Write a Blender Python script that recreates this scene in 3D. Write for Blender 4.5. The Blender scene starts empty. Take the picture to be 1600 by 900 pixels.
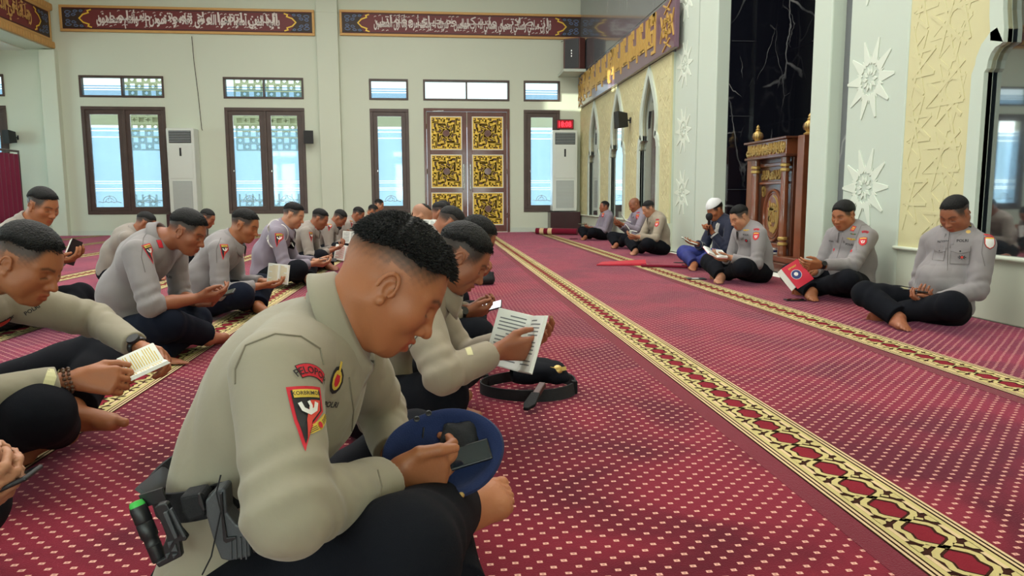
import bpy, bmesh, math, random
import numpy as np
from mathutils import Vector, Matrix
from mathutils.bvhtree import BVHTree

sc = bpy.context.scene
COL = sc.collection
random.seed(7)
PI = math.pi

# ------------------------------------------------------------------ camera
FPX, CAM_H = 1150.0, 0.80
def _cam_axes(vx=682, vy=311, roll=.016):
    d = np.array([(vx-800)/FPX, -(vy-450)/FPX, -1.]); d /= np.linalg.norm(d)
    x = np.array([1., roll, 0.]); x[2] = -(x[0]*d[0]+x[1]*d[1])/d[2]; x /= np.linalg.norm(x)
    return np.array([x, d, np.cross(x, d)])
CR = _cam_axes()
cam_data = bpy.data.cameras.new('camera'); cam = bpy.data.objects.new('camera', cam_data); COL.objects.link(cam)
M4 = Matrix([list(CR[i])+[0] for i in range(3)]+[[0, 0, 0, 1]]); M4.translation = Vector((0, 0, CAM_H))
cam.matrix_world = M4
cam_data.sensor_width = 36; cam_data.lens = FPX/1600*36; cam_data.clip_start = .05
sc.camera = cam

# ------------------------------------------------------------------ world, light, exposure
sc.view_settings.view_transform = 'Standard'; sc.view_settings.look = 'None'
sc.view_settings.exposure = 0.0; sc.view_settings.gamma = 1.0; sc.view_settings.use_curve_mapping = False
w = bpy.data.worlds.new('world'); sc.world = w; w.use_nodes = True
w.node_tree.nodes['Background'].inputs[0].default_value = (.80, .90, 1.0, 1)
w.node_tree.nodes['Background'].inputs[1].default_value = 2.1
def area_light(name, loc, target, sx, sy, power, col=(1, 1, 1)):
    ld = bpy.data.lights.new(name, 'AREA'); ld.shape = 'RECTANGLE'; ld.size = sx; ld.size_y = sy
    ld.energy = power; ld.color = col
    o = bpy.data.objects.new(name, ld); COL.objects.link(o); o.location = loc
    o.rotation_euler = (Vector(target)-Vector(loc)).to_track_quat('-Z', 'Y').to_euler()
    return o
# daylight entering through the tall windows (one soft light in each opening)
for _y in (-2.4, 1.2, 4.8, 8.4, 12.0, 15.6): area_light('window_daylight_left', (-11.88, _y, 1.9), (0, _y, 1.2), 1.9, 3.0, 330, (.96, 1, .97))
for _x in (-8.5, -5, -1.4, 2.0): area_light('window_daylight_rear', (_x, -6.28, 1.9), (_x, 4, 1.2), 1.9, 3.0, 280, (.97, 1, .98))
for _x, _w in ((-7.01, 1.5), (-3.9, 1.5), (-1.07, .6), (2.53, .6)): area_light('window_daylight_far', (_x, 18.08, 1.8), (_x, 0, .6), _w, 2.6, 40*_w, (.90, .96, 1))
area_light('ceiling_fill', (-1.5, 7.5, 6.3), (-1.5, 7.5, 0), 9, 13, 1080, (1, .99, .94))  # added soft light under the closed ceiling, fills the hall from above
sun_d = bpy.data.lights.new('sun', 'SUN'); sun_d.energy = 12.0; sun_d.angle = .004; sun_d.color = (1, .93, .82)
sun = bpy.data.objects.new('sun', sun_d); COL.objects.link(sun)
sun.rotation_euler = (Vector((14.8, 5.8, -.25))).to_track_quat('-Z', 'Y').to_euler()

# ------------------------------------------------------------------ helpers
def tag(o, label=None, cat=None, group=None, kind=None):
    if label: o['label'] = label
    if cat: o['category'] = cat
    if group: o['group'] = group
    if kind: o['kind'] = kind
    return o
def empty(name, loc=(0, 0, 0), rz=0, label=None, cat=None, group=None):
    o = bpy.data.objects.new(name, None); COL.objects.link(o); o.location = loc; o.rotation_euler = (0, 0, rz)
    o.empty_display_size = .1
    bpy.context.view_layer.update()
    return tag(o, label, cat, group)
def link_mesh(name, me, mats=(), parent=None, smooth=False):
    """mesh data in WORLD coordinates; parented keeping place"""
    o = bpy.data.objects.new(name, me); COL.objects.link(o)
    for m in (mats if isinstance(mats, (list, tuple)) else [mats]): me.materials.append(m)
    if parent is not None:
        o.parent = parent
        o.matrix_parent_inverse = wmat(parent).inverted()
    if smooth: me.shade_smooth()
    return o
def wmat(o):
    m = Matrix.LocRotScale(o.location, o.rotation_euler, o.scale)
    if o.parent is not None: m = wmat(o.parent) @ o.matrix_parent_inverse @ m
    return m
def lin(c):
    return tuple(((v/255)/12.92 if v/255 <= .04045 else ((v/255+.055)/1.055)**2.4) for v in c)+(1,)

class MB:
    """collects shapes for ONE mesh"""
    def __init__(s): s.v = []; s.f = []; s.m = []; s.T = Matrix.Identity(4); s.mi = 0
    def add(s, vs, fs):
        n = len(s.v); s.v += [tuple(s.T @ Vector(v)) for v in vs]
        for f in fs: s.f.append(tuple(i+n for i in f)); s.m.append(s.mi)
    def box(s, a, b):
        x0, y0, z0 = a; x1, y1, z1 = b
        if x0 > x1: x0, x1 = x1, x0
        if y0 > y1: y0, y1 = y1, y0
        if z0 > z1: z0, z1 = z1, z0
        s.add([(x0,y0,z0),(x1,y0,z0),(x1,y1,z0),(x0,y1,z0),(x0,y0,z1),(x1,y0,z1),(x1,y1,z1),(x0,y1,z1)],
              [(0,3,2,1),(4,5,6,7),(0,1,5,4),(1,2,6,5),(2,3,7,6),(3,0,4,7)])
    def bar(s, p, q, wd, th, up=(0, 0, 1)):
        p, q, up = Vector(p), Vector(q), Vector(up); d = (q-p).normalized(); n = d.cross(up).normalized(); u = n.cross(d)
        vs = [e+n*(a*wd/2)+u*(b*th/2) for e in (p, q) for a, b in ((-1,-1),(1,-1),(1,1),(-1,1))]
        s.add(vs, [(0,1,2,3),(7,6,5,4),(0,4,5,1),(1,5,6,2),(2,6,7,3),(3,7,4,0)])
    def tube(s, pts, r, n=8, closed=False):
        pts = [Vector(p) for p in pts]; m = len(pts); rs = r if isinstance(r, (list, tuple)) else [r]*m
        vs = []; ref = None
        for i, p in enumerate(pts):
            a = pts[i-1] if (i or closed) else p; b = pts[(i+1) % m] if (i < m-1 or closed) else p
            d = (b-a).normalized()
            if ref is None: ref = Vector((0, 0, 1)) if abs(d.z) < .9 else Vector((1, 0, 0))
            u = (ref-d*ref.dot(d)); u = u.normalized() if u.length > 1e-5 else d.orthogonal().normalized()
            ref = u; v = d.cross(u)
            for k in range(n):
                t = 2*PI*k/n; vs.append(p+(u*math.cos(t)+v*math.sin(t))*rs[i])
        fs = []
        for i in range(m if closed else m-1):
            j = (i+1) % m
            for k in range(n):
                l = (k+1) % n; fs.append((i*n+k, i*n+l, j*n+l, j*n+k))
        if not closed: fs += [tuple(range(n))[::-1], tuple((m-1)*n+k for k in range(n))]
        s.add(vs, fs)
    def lathe(s, prof, c=(0, 0, 0), n=20, ax='z'):
        vs = []
        for r, z in prof:
            for k in range(n):
                t = 2*PI*k/n; a, b = r*math.cos(t), r*math.sin(t)
                p = (a, b, z) if ax == 'z' else ((z, a, b) if ax == 'x' else (b, z, a))
                vs.append((c[0]+p[0], c[1]+p[1], c[2]+p[2]))
        fs = []
        for i in range(len(prof)-1):
            for k in range(n):
                l = (k+1) % n; fs.append((i*n+k, i*n+l, (i+1)*n+l, (i+1)*n+k))
        m = len(prof)-1
        fs += [tuple(range(n))[::-1], tuple(m*n+k for k in range(n))]
        s.add(vs, fs)
    def prism(s, poly, z0, z1):
        n = len(poly)
        s.add([(x, y, z0) for x, y in poly]+[(x, y, z1) for x, y in poly],
              [tuple(range(n))[::-1], tuple(range(n, 2*n))]+[(i, (i+1) % n, (i+1) % n+n, i+n) for i in range(n)])
    def mesh(s, name='m'):
        me = bpy.data.meshes.new(name); me.from_pydata(s.v, [], s.f); me.validate()
        if len(set(s.m)) > 1 and len(me.polygons) == len(s.m): me.polygons.foreach_set('material_index', s.m)
        bm = bmesh.new(); bm.from_mesh(me); bmesh.ops.recalc_face_normals(bm, faces=bm.faces); bm.to_mesh(me); bm.free()
        return me
    def build(s, name, mats, parent=None, smooth=False, bevel=0):
        o = link_mesh(name, s.mesh(name), mats, parent)
        if smooth: smooth_by_angle(o.data)
        if bevel:
            b = o.modifiers.new('bevel', 'BEVEL'); b.width = bevel; b.segments = 2; b.limit_method = 'ANGLE'
        return o
def smooth_by_angle(me, ang=.7):
    me.shade_smooth()
    bm = bmesh.new(); bm.from_mesh(me)
    for e in bm.edges:
        if len(e.link_faces) == 2 and e.calc_face_angle(0) > ang: e.smooth = False
    bm.to_mesh(me); bm.free()

# ------------------------------------------------------------------ materials
def mat(name, col, rough=.6, metal=0, spec=None, sheen=0, coat=0, trans=0, emit=None, estr=1, bump=None, var=None, subs=0):
    """col 0-255 sRGB; bump=(scale, strength, detail); var=(scale, amount) soft colour variation"""
    m = bpy.data.materials.new(name); m.use_nodes = True; nt = m.node_tree; b = nt.nodes['Principled BSDF']
    c = lin(col); b.inputs['Base Color'].default_value = c; b.inputs['Roughness'].default_value = rough
    b.inputs['Metallic'].default_value = metal
    if spec is not None: b.inputs['Specular IOR Level'].default_value = spec
    if sheen: b.inputs['Sheen Weight'].default_value = sheen; b.inputs['Sheen Roughness'].default_value = .4
    if coat: b.inputs['Coat Weight'].default_value = coat; b.inputs['Coat Roughness'].default_value = .08
    if trans: b.inputs['Transmission Weight'].default_value = trans
    if subs:
        b.inputs['Subsurface Weight'].default_value = subs; b.inputs['Subsurface Radius'].default_value = (1, .35, .2)
        b.inputs['Subsurface Scale'].default_value = .006
    if emit: b.inputs['Emission Color'].default_value = lin(emit); b.inputs['Emission Strength'].default_value = estr
    tc = nt.nodes.new('ShaderNodeTexCoord')
    if bump:
        n = nt.nodes.new('ShaderNodeTexNoise'); n.inputs['Scale'].default_value = bump[0]
        n.inputs['Detail'].default_value = bump[2] if len(bump) > 2 else 3
        bp = nt.nodes.new('ShaderNodeBump'); bp.inputs['Strength'].default_value = bump[1]; bp.inputs['Distance'].default_value = .01
        nt.links.new(tc.outputs['Object'], n.inputs['Vector']); nt.links.new(n.outputs['Fac'], bp.inputs['Height'])
        nt.links.new(bp.outputs['Normal'], b.inputs['Normal'])
    if var:
        n = nt.nodes.new('ShaderNodeTexNoise'); n.inputs['Scale'].default_value = var[0]; n.inputs['Detail'].default_value = 4
        r = nt.nodes.new('ShaderNodeMapRange'); r.inputs[1].default_value = .3; r.inputs[2].default_value = .7
        r.inputs[3].default_value = 1-var[1]; r.inputs[4].default_value = 1+var[1]
        mx = nt.nodes.new('ShaderNodeVectorMath'); mx.operation = 'SCALE'; mx.inputs[0].default_value = c[:3]
        nt.links.new(tc.outputs['Object'], n.inputs['Vector']); nt.links.new(n.outputs['Fac'], r.inputs[0])
        nt.links.new(r.outputs[0], mx.inputs['Scale']); nt.links.new(mx.outputs[0], b.inputs['Base Color'])
    return m
M = {}
M['wall'] = mat('wall_paint', (206, 213, 194), .55, bump=(180, .03), var=(.6, .02))
M['wall_white'] = mat('wall_white', (196, 206, 192), .45, bump=(120, .03))
M['cream'] = mat('cream_relief', (206, 199, 154), .7, bump=(90, .05), var=(2, .03))
M['ceiling'] = mat('ceiling_paint', (235, 236, 225), .8)
M['frame'] = mat('window_frame_wood', (78, 62, 56), .4, var=(6, .12))
M['door'] = mat('door_wood', (98, 52, 44), .28, coat=.4, var=(4, .15))
M['gold'] = mat('gold_panel', (240, 200, 70), .45, metal=.1)
M['gold2'] = mat('gold_frame', (204, 160, 96), .5, metal=.15, bump=(60, .3))
M['goldleaf'] = mat('gold_leaf', (196, 164, 96), .38, metal=.55)
M['white_edge'] = mat('white_edge', (225, 222, 205), .5)
M['dark'] = mat('dark_backing', (52, 36, 28), .5)
M['maroon'] = mat('maroon_board', (112, 42, 44), .5)
M['kufic'] = mat('kufic_board', (104, 74, 92), .3, coat=.6)
M['letter'] = mat('white_lettering', (224, 214, 208), .5)
M['blue'] = mat('ornament_blue', (92, 112, 148), .5)
M['black'] = mat('black_plastic', (26, 27, 30), .42)
M['blackcloth'] = mat('black_cloth', (22, 23, 27), .85, bump=(300, .2))
M['leather'] = mat('black_leather', (16, 16, 18), .7, spec=.2, bump=(200, .15))
M['ac'] = mat('air_conditioner_white', (216, 222, 214), .35)
M['acg'] = mat('air_conditioner_grille', (150, 158, 158), .5)
M['chrome'] = mat('brushed_steel', (190, 190, 188), .25, metal=1)
M['curtain'] = mat('maroon_curtain', (120, 24, 58), .8, sheen=.3, bump=(150, .1))
M['navy'] = mat('navy_trousers', (15, 17, 24), .9, spec=.15, bump=(420, .18), var=(5, .1))
M['navy2'] = mat('navy_blue_trousers', (15, 21, 36), .9, spec=.15, bump=(420, .18), var=(5, .1))
M['darkwood'] = mat('dark_stained_wood', (58, 26, 30), .35, coat=.3)
M['paper'] = mat('paper_page', (232, 232, 226), .7)
M['ink'] = mat('page_print', (120, 122, 124), .8)
M['beret'] = mat('navy_beret_felt', (20, 36, 78), .95, sheen=.1, bump=(500, .25))
M['red'] = mat('red_cover', (190, 22, 52), .45)
M['badge_red'] = mat('badge_red', (196, 26, 46), .7)
M['badge_pink'] = mat('badge_orange_red', (206, 60, 48), .6)
M['thread_y'] = mat('thread_yellow', (214, 184, 70), .6)
M['thread_k'] = mat('thread_black', (28, 26, 30), .7)
M['thread_w'] = mat('thread_white', (222, 220, 216), .6)
M['thread_g'] = mat('thread_green', (70, 110, 60), .7)
M['screen'] = mat('phone_screen', (20, 32, 42), .08, coat=1)
M['screen_lit'] = mat('phone_screen_lit', (230, 230, 235), .2, emit=(225, 228, 235), estr=.6)
M['glass_dark'] = mat('phone_glass', (12, 14, 18), .08, coat=1)
def shirt_mat(name, col):
    return mat(name, col, .86, sheen=.15, bump=(28, .12, 6), var=(3, .03))
M['shirt0'] = shirt_mat('shirt_khaki_grey', (146, 138, 120))
M['shirt1'] = shirt_mat('shirt_warm_grey', (150, 138, 121))
M['shirt2'] = shirt_mat('shirt_brown_grey', (138, 129, 121))
M['shirt3'] = shirt_mat('shirt_cool_grey', (134, 128, 129))
M['shirt4'] = shirt_mat('shirt_mauve_grey', (130, 121, 134))

def skin_mat(name, col):
    m = mat(name, col, .5, subs=.12, bump=(240, .06, 2)); nt = m.node_tree; b = nt.nodes['Principled BSDF']
    at = nt.nodes.new('ShaderNodeAttribute'); at.attribute_name = 'tint'
    mx = nt.nodes.new('ShaderNodeVectorMath'); mx.operation = 'MULTIPLY'; mx.inputs[0].default_value = lin(col)[:3]
    nt.links.new(at.outputs['Color'], mx.inputs[1]); nt.links.new(mx.outputs[0], b.inputs['Base Color'])
    return m
M['skin_tan'] = skin_mat('skin_tan', (158, 97, 62))
M['skin_brown'] = skin_mat('skin_brown', (146, 88, 60))
M['skin_light'] = skin_mat('skin_light', (178, 124, 94))
M['skin_dark'] = skin_mat('skin_dark', (126, 76, 54))
M['hair'] = mat('black_hair', (11, 10, 11), .62, spec=.3, bump=(220, .7, 2), var=(40, .25))
M['hair_grey'] = mat('greying_hair', (72, 66, 66), .6, bump=(260, .6, 2), var=(60, .3))
M['nail'] = mat('nail', (206, 156, 136), .35)

# ------------------------------------------------------------------ bodies: smooth signed-distance modelling
def V(*a): return np.array(a[0] if len(a) == 1 else a, float)
def nrm(v): v = np.asarray(v, float); return v/(np.linalg.norm(v)+1e-12)
def ray_dir(px, py): return CR @ np.array([(px-800)/FPX, -(py-450)/FPX, -1.])
def atY(px, py, Y): r = ray_dir(px, py); return V(0, 0, CAM_H)+r*(Y/r[1])
def atZ(px, py, Z=0): r = ray_dir(px, py); return V(0, 0, CAM_H)+r*((Z-CAM_H)/r[2])
def atX(px, py, X): r = ray_dir(px, py); return V(0, 0, CAM_H)+r*(X/r[0])

class Field:
    def __init__(s, gx, gy, gz):
        s.g = [np.asarray(a, np.float32) for a in (gx, gy, gz)]
        s.f = np.full([len(a) for a in s.g], .05, np.float32)
    def _put(s, fn, lo, hi, k, sub=False):
        sl = []
        for a, l, h in zip(s.g, lo, hi):
            i, j = np.searchsorted(a, l-.008), np.searchsorted(a, h+.008)
            if j-i < 1: return
            sl.append(slice(i, j))
        sl = tuple(sl)
        X = s.g[0][sl[0]][:, None, None]; Y = s.g[1][sl[1]][None, :, None]; Z = s.g[2][sl[2]][None, None, :]
        d = fn(X, Y, Z); f = s.f[sl]
        if sub:
            d = -d; h = np.maximum(k-np.abs(f-d), 0)/k; s.f[sl] = np.maximum(f, d)+h*h*k*.25
        else:
            h = np.maximum(k-np.abs(f-d), 0)/k; s.f[sl] = np.minimum(f, d)-h*h*k*.25
    def cap(s, a, b, ra, rb=None, k=.01, flat=None, end=False, fold=None, sub=False):
        """tapered capsule; flat=(normal, factor) thins it; end=True cuts it flat at b; fold=(amp, waves, t0, width)"""
        a, b = V(a), V(b); rb = ra if rb is None else rb; R = max(ra, rb)
        if flat is not None: R *= max(1., flat[1])
        ab = b-a; L2 = float(ab@ab)+1e-9; L = L2**.5; u = ab/L
        if flat is not None: fn_ = nrm(flat[0]-u*(V(flat[0])@u)); fk = 1/flat[1]-1
        e1 = nrm(np.cross(u, [.3, .2, .93])); e2 = np.cross(u, e1)
        def fn(X, Y, Z):
            px, py, pz = X-a[0], Y-a[1], Z-a[2]
            tr = (px*ab[0]+py*ab[1]+pz*ab[2])/L2; t = np.clip(tr, 0, 1)
            qx, qy, qz = px-t*ab[0], py-t*ab[1], pz-t*ab[2]
            if flat is not None:
                c = (qx*fn_[0]+qy*fn_[1]+qz*fn_[2])*fk
                qx, qy, qz = qx+c*fn_[0], qy+c*fn_[1], qz+c*fn_[2]
            d = np.sqrt(qx*qx+qy*qy+qz*qz)-(ra+(rb-ra)*t)
            if fold is not None:
                an = np.arctan2(qx*e1[0]+qy*e1[1]+qz*e1[2], qx*e2[0]+qy*e2[1]+qz*e2[2])
                d = d+fold[0]*np.sin(fold[1]*tr+1.6*np.sin(an+a[0]*40)+.9*np.sin(2*an+a[1]*30))*np.exp(-((tr-fold[2])/fold[3])**2)
            if end: d = np.maximum(d, (tr-1)*L)
            return d
        m = R+k+.004
        s._put(fn, np.minimum(a, b)-m, np.maximum(a, b)+m, k, sub)
    def chain(s, pts, rs, k=.01, **kw):
        for i in range(len(pts)-1): s.cap(pts[i], pts[i+1], rs[i], rs[i+1], k, **kw)
    def ell(s, c, r, ax=None, k=.02, sub=False, cut=None):
        c = V(c); r = V(r); A = np.eye(3) if ax is None else np.asarray(ax, float)
        ext = np.sqrt(((A*r[:, None])**2).sum(0))+k+.004
        def fn(X, Y, Z):
            px, py, pz = X-c[0], Y-c[1], Z-c[2]; k0 = 0; k1 = 0
            for i in range(3):
                q = (px*A[i][0]+py*A[i][1]+pz*A[i][2])/r[i]; k0 = k0+q*q; k1 = k1+(q/r[i])**2
            k0 = np.sqrt(k0); k1 = np.sqrt(k1)+1e-9
            d = k0*(k0-1)/k1
            d = np.where(k0 < 1e-4, -r.min(), d)
            if cut is not None: d = np.maximum(d, cut(px, py, pz))
            return d
        s._put(fn, c-ext, c+ext, k, sub)
    def floor(s, z=.004):
        Z = s.g[2][None, None, :]; s.f = np.maximum(s.f, z-Z)
    def ripple(s, amp, freq, seed=0, where=None):
        rs = np.random.RandomState(seed); idx = np.nonzero(np.abs(s.f) < .02+amp)
        P = np.stack([s.g[i][idx[i]] for i in range(3)], 1).astype(np.float32)
        wv = P+.02*np.sin(P[:, [1, 2, 0]]*freq*.6+rs.rand(3)*6)
        o = 0
        for i in range(5):
            dv = nrm(rs.randn(3))*freq*(.6+.35*i); o = o+np.sin(wv@dv.astype(np.float32)+rs.rand()*6)/(1+.5*i)
        o = amp*o/2
        if where is not None: o = o*where(P)
        s.f[idx] += o
    def folds(s, amp, freq, seed=0):
        """soft ridges with sharp valleys, like cloth pulled between seams"""
        rs = np.random.RandomState(seed); idx = np.nonzero(np.abs(s.f) < .02+amp)
        P = np.stack([s.g[i][idx[i]] for i in range(3)], 1).astype(np.float32)
        wv = P+.035*np.sin(P[:, [1, 2, 0]]*freq*.45+rs.rand(3)*6)+.015*np.sin(P[:, [2, 0, 1]]*freq*1.1+rs.rand(3)*6)
        o = 0
        for i in range(4):
            dv = (nrm(rs.randn(3)*V(1, 1, .7))*freq*(.7+.3*i)).astype(np.float32); m = .5+.5*np.sin(P@(nrm(rs.randn(3))*freq*.35).astype(np.float32)+rs.rand()*6)
            o = o+m*np.abs(np.sin(wv@dv+rs.rand()*6))**1.0/(1+.4*i)
        s.f[idx] -= amp*(o/1.6-.55)
    def mesh(s, name):
        f = s.f; g = s.g; neg = f < 0
        c = np.zeros([n-1 for n in f.shape], np.int8)
        for dx in (0, 1):
            for dy in (0, 1):
                for dz in (0, 1):
                    c += neg[dx:f.shape[0]-1+dx, dy:f.shape[1]-1+dy, dz:f.shape[2]-1+dz]
        act = (c > 0) & (c < 8); I, J, K = np.nonzero(act)
        ids = np.full(c.shape, -1, np.int32); ids[I, J, K] = np.arange(len(I))
        acc = np.zeros((len(I), 3)); cnt = np.zeros(len(I))
        cor = [(x, y, z) for x in (0, 1) for y in (0, 1) for z in (0, 1)]
        for a in cor:
            for ax in range(3):
                if a[ax]: continue
                b = list(a); b[ax] = 1
                fa = f[I+a[0], J+a[1], K+a[2]]; fb = f[I+b[0], J+b[1], K+b[2]]
                m = (fa < 0) != (fb < 0); t = np.where(m, fa/np.where(m, fa-fb, 1), 0)
                pa = np.stack([g[0][I+a[0]], g[1][J+a[1]], g[2][K+a[2]]], 1); pb = np.stack([g[0][I+b[0]], g[1][J+b[1]], g[2][K+b[2]]], 1)
                acc += np.where(m[:, None], pa+t[:, None]*(pb-pa), 0); cnt += m
        vs = acc/np.maximum(cnt, 1)[:, None]
        quads = []
        for ax in range(3):
            sl0 = [slice(1, -1)]*3; sl1 = [slice(1, -1)]*3; sl0[ax] = slice(0, -1); sl1[ax] = slice(1, None)
            A = neg[tuple(sl0)]; B = neg[tuple(sl1)]
            e = np.nonzero(A != B); off = [1, 1, 1]; off[ax] = 0
            P = [e[i]+off[i] for i in range(3)]; o1, o2 = (ax+1) % 3, (ax+2) % 3
            def cell(d1, d2):
                q = [P[0], P[1], P[2]]; q[o1] = q[o1]-d1; q[o2] = q[o2]-d2
                return ids[q[0], q[1], q[2]]
            q = np.stack([cell(1, 1), cell(0, 1), cell(0, 0), cell(1, 0)], 1)
            flip = ~A[e]
            q[flip] = q[flip][:, ::-1]
            quads.append(q)
        q = np.concatenate(quads).astype(np.int32)
        q = q[(q >= 0).all(1)]
        me = bpy.data.meshes.new(name)
        me.vertices.add(len(vs)); me.vertices.foreach_set('co', vs.astype(np.float32).ravel())
        me.loops.add(len(q)*4); me.loops.foreach_set('vertex_index', q.ravel())
        me.polygons.add(len(q)); me.polygons.foreach_set('loop_start', np.arange(0, len(q)*4, 4, dtype=np.int32))
        me.polygons.foreach_set('use_smooth', np.ones(len(q), bool))
        me.update(); me.validate()
        return me, vs

def axis(lo, hi, h, fine=None, hf=None):
    """1-D grid, finer inside the given spans"""
    out = [lo]
    while out[-1] < hi:
        x = out[-1]; st = h
        for a, b in (fine or []):
            if a <= x <= b: st = hf
        out.append(x+st)
    return out

def hand(F, W, d, n, right, curl=(.3, .35, .4, .45), thumb=None, sc_=1., spread=.0):
    W = V(W); d = nrm(d); n = nrm(V(n)-d*(V(n)@d)); t = np.cross(d, n)*(1 if right else -1); s = sc_
    tips = []
    kn = [(.086, .031), (.090, .010), (.086, -.011), (.078, -.030)]
    for i, (a, b) in enumerate(kn):
        F.cap(W+t*b*.55*s, W+(d*a+t*b)*s, .0155*s, .0125*s, .014, flat=(n, .95))
    F.cap(W+(d*.03+t*.018+n*.006)*s, W+(d*.06+t*.022+n*.004)*s, .016*s, .012*s, .012)
    F.cap(W+(d*.03-t*.018+n*.005)*s, W+(d*.065-t*.022+n*.003)*s, .014*s, .011*s, .012)
    Ls = [(.043, .026, .021), (.047, .030, .022), (.043, .028, .021), (.035, .021, .018)]
    for i, (a, b) in enumerate(kn):
        p = W+(d*a+t*b)*s; ang = 0; c = curl[i]; r = [.0100, .0088, .0080, .0068] if i < 3 else [.0088, .0078, .0070, .0060]
        dd = nrm(d+t*(spread*(1.5-i)*.12))
        for j, L in enumerate(Ls[i]):
            ang += c*(1.25, 1.6, 1.0)[j]
            q = p+(dd*math.cos(ang)+n*math.sin(ang))*L*s
            F.cap(p, q, r[j]*s, r[j+1]*s, .0035); p = q
        tips.append(p)
    th = thumb or ((.55, .75, .25), (.15, .95, .25), (-.05, 1., .2))
    p = W+(d*.018+t*.024+n*.006)*s
    for (a, b, c_), L, r0, r1, k in zip(th, (.042, .034, .027), (.0155, .0120, .0105), (.0120, .0105, .0080), (.012, .004, .004)):
        q = p+nrm(t*a+d*b+n*c_)*L*s; F.cap(p, q, r0*s, r1*s, k); p = q
    tips.append(p)
    return tips

def foot(F, A, d, sole, right, s=1.):
    A = V(A); d = nrm(d); sole = nrm(V(sole)-d*(V(sole)@d)); m = np.cross(sole, d)*(-1 if right else 1)  # m = big-toe side
    F.ell(A-d*.030*s+sole*.042*s, V(.038, .032, .034)*s, (d, m, sole), .03)
    F.cap(A+sole*.015*s, A+(d*.135+sole*.048+m*.006)*s, .036*s, .024*s, .02, flat=(m, 1.15))
    F.cap(A+(sole*.045-m*.010)*s, A+(d*.125+sole*.055-m*.024)*s, .027*s, .022*s, .02)
    F.cap(A+(d*.11+sole*.052+m*.020)*s, A+(d*.135+sole*.055+m*.024)*s, .025*s, .022*s, .02)
    F.cap(A+(d*.128+sole*.053+m*.026)*s, A+(d*.116+sole*.050-m*.030)*s, .0185*s, .0165*s, .02)
    toes = [(.142, .026, .048, .0150, .0145), (.150, .006, .036, .0100, .0092), (.146, -.010, .032, .0095, .0086), (.138, -.024, .028, .0090, .0082), (.126, -.037, .024, .0088, .0080)]
    for a, b, L, r0, r1 in toes:
        p = A+(d*(a-.012)+m*b+sole*.054)*s; q = p+(d*(L*.62)-sole*.004)*s; e = q+(d*L*.4+sole*.010)*s
        F.cap(p, q, r0*s, r0*s, .004); F.cap(q, e, r0*.98*s, r1*s, .003)
        F.ell(e-sole*r1*.2*s, V(r1*1.12, r1*1.08, r1*1.05)*s, (d, m, sole), .003)

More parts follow.
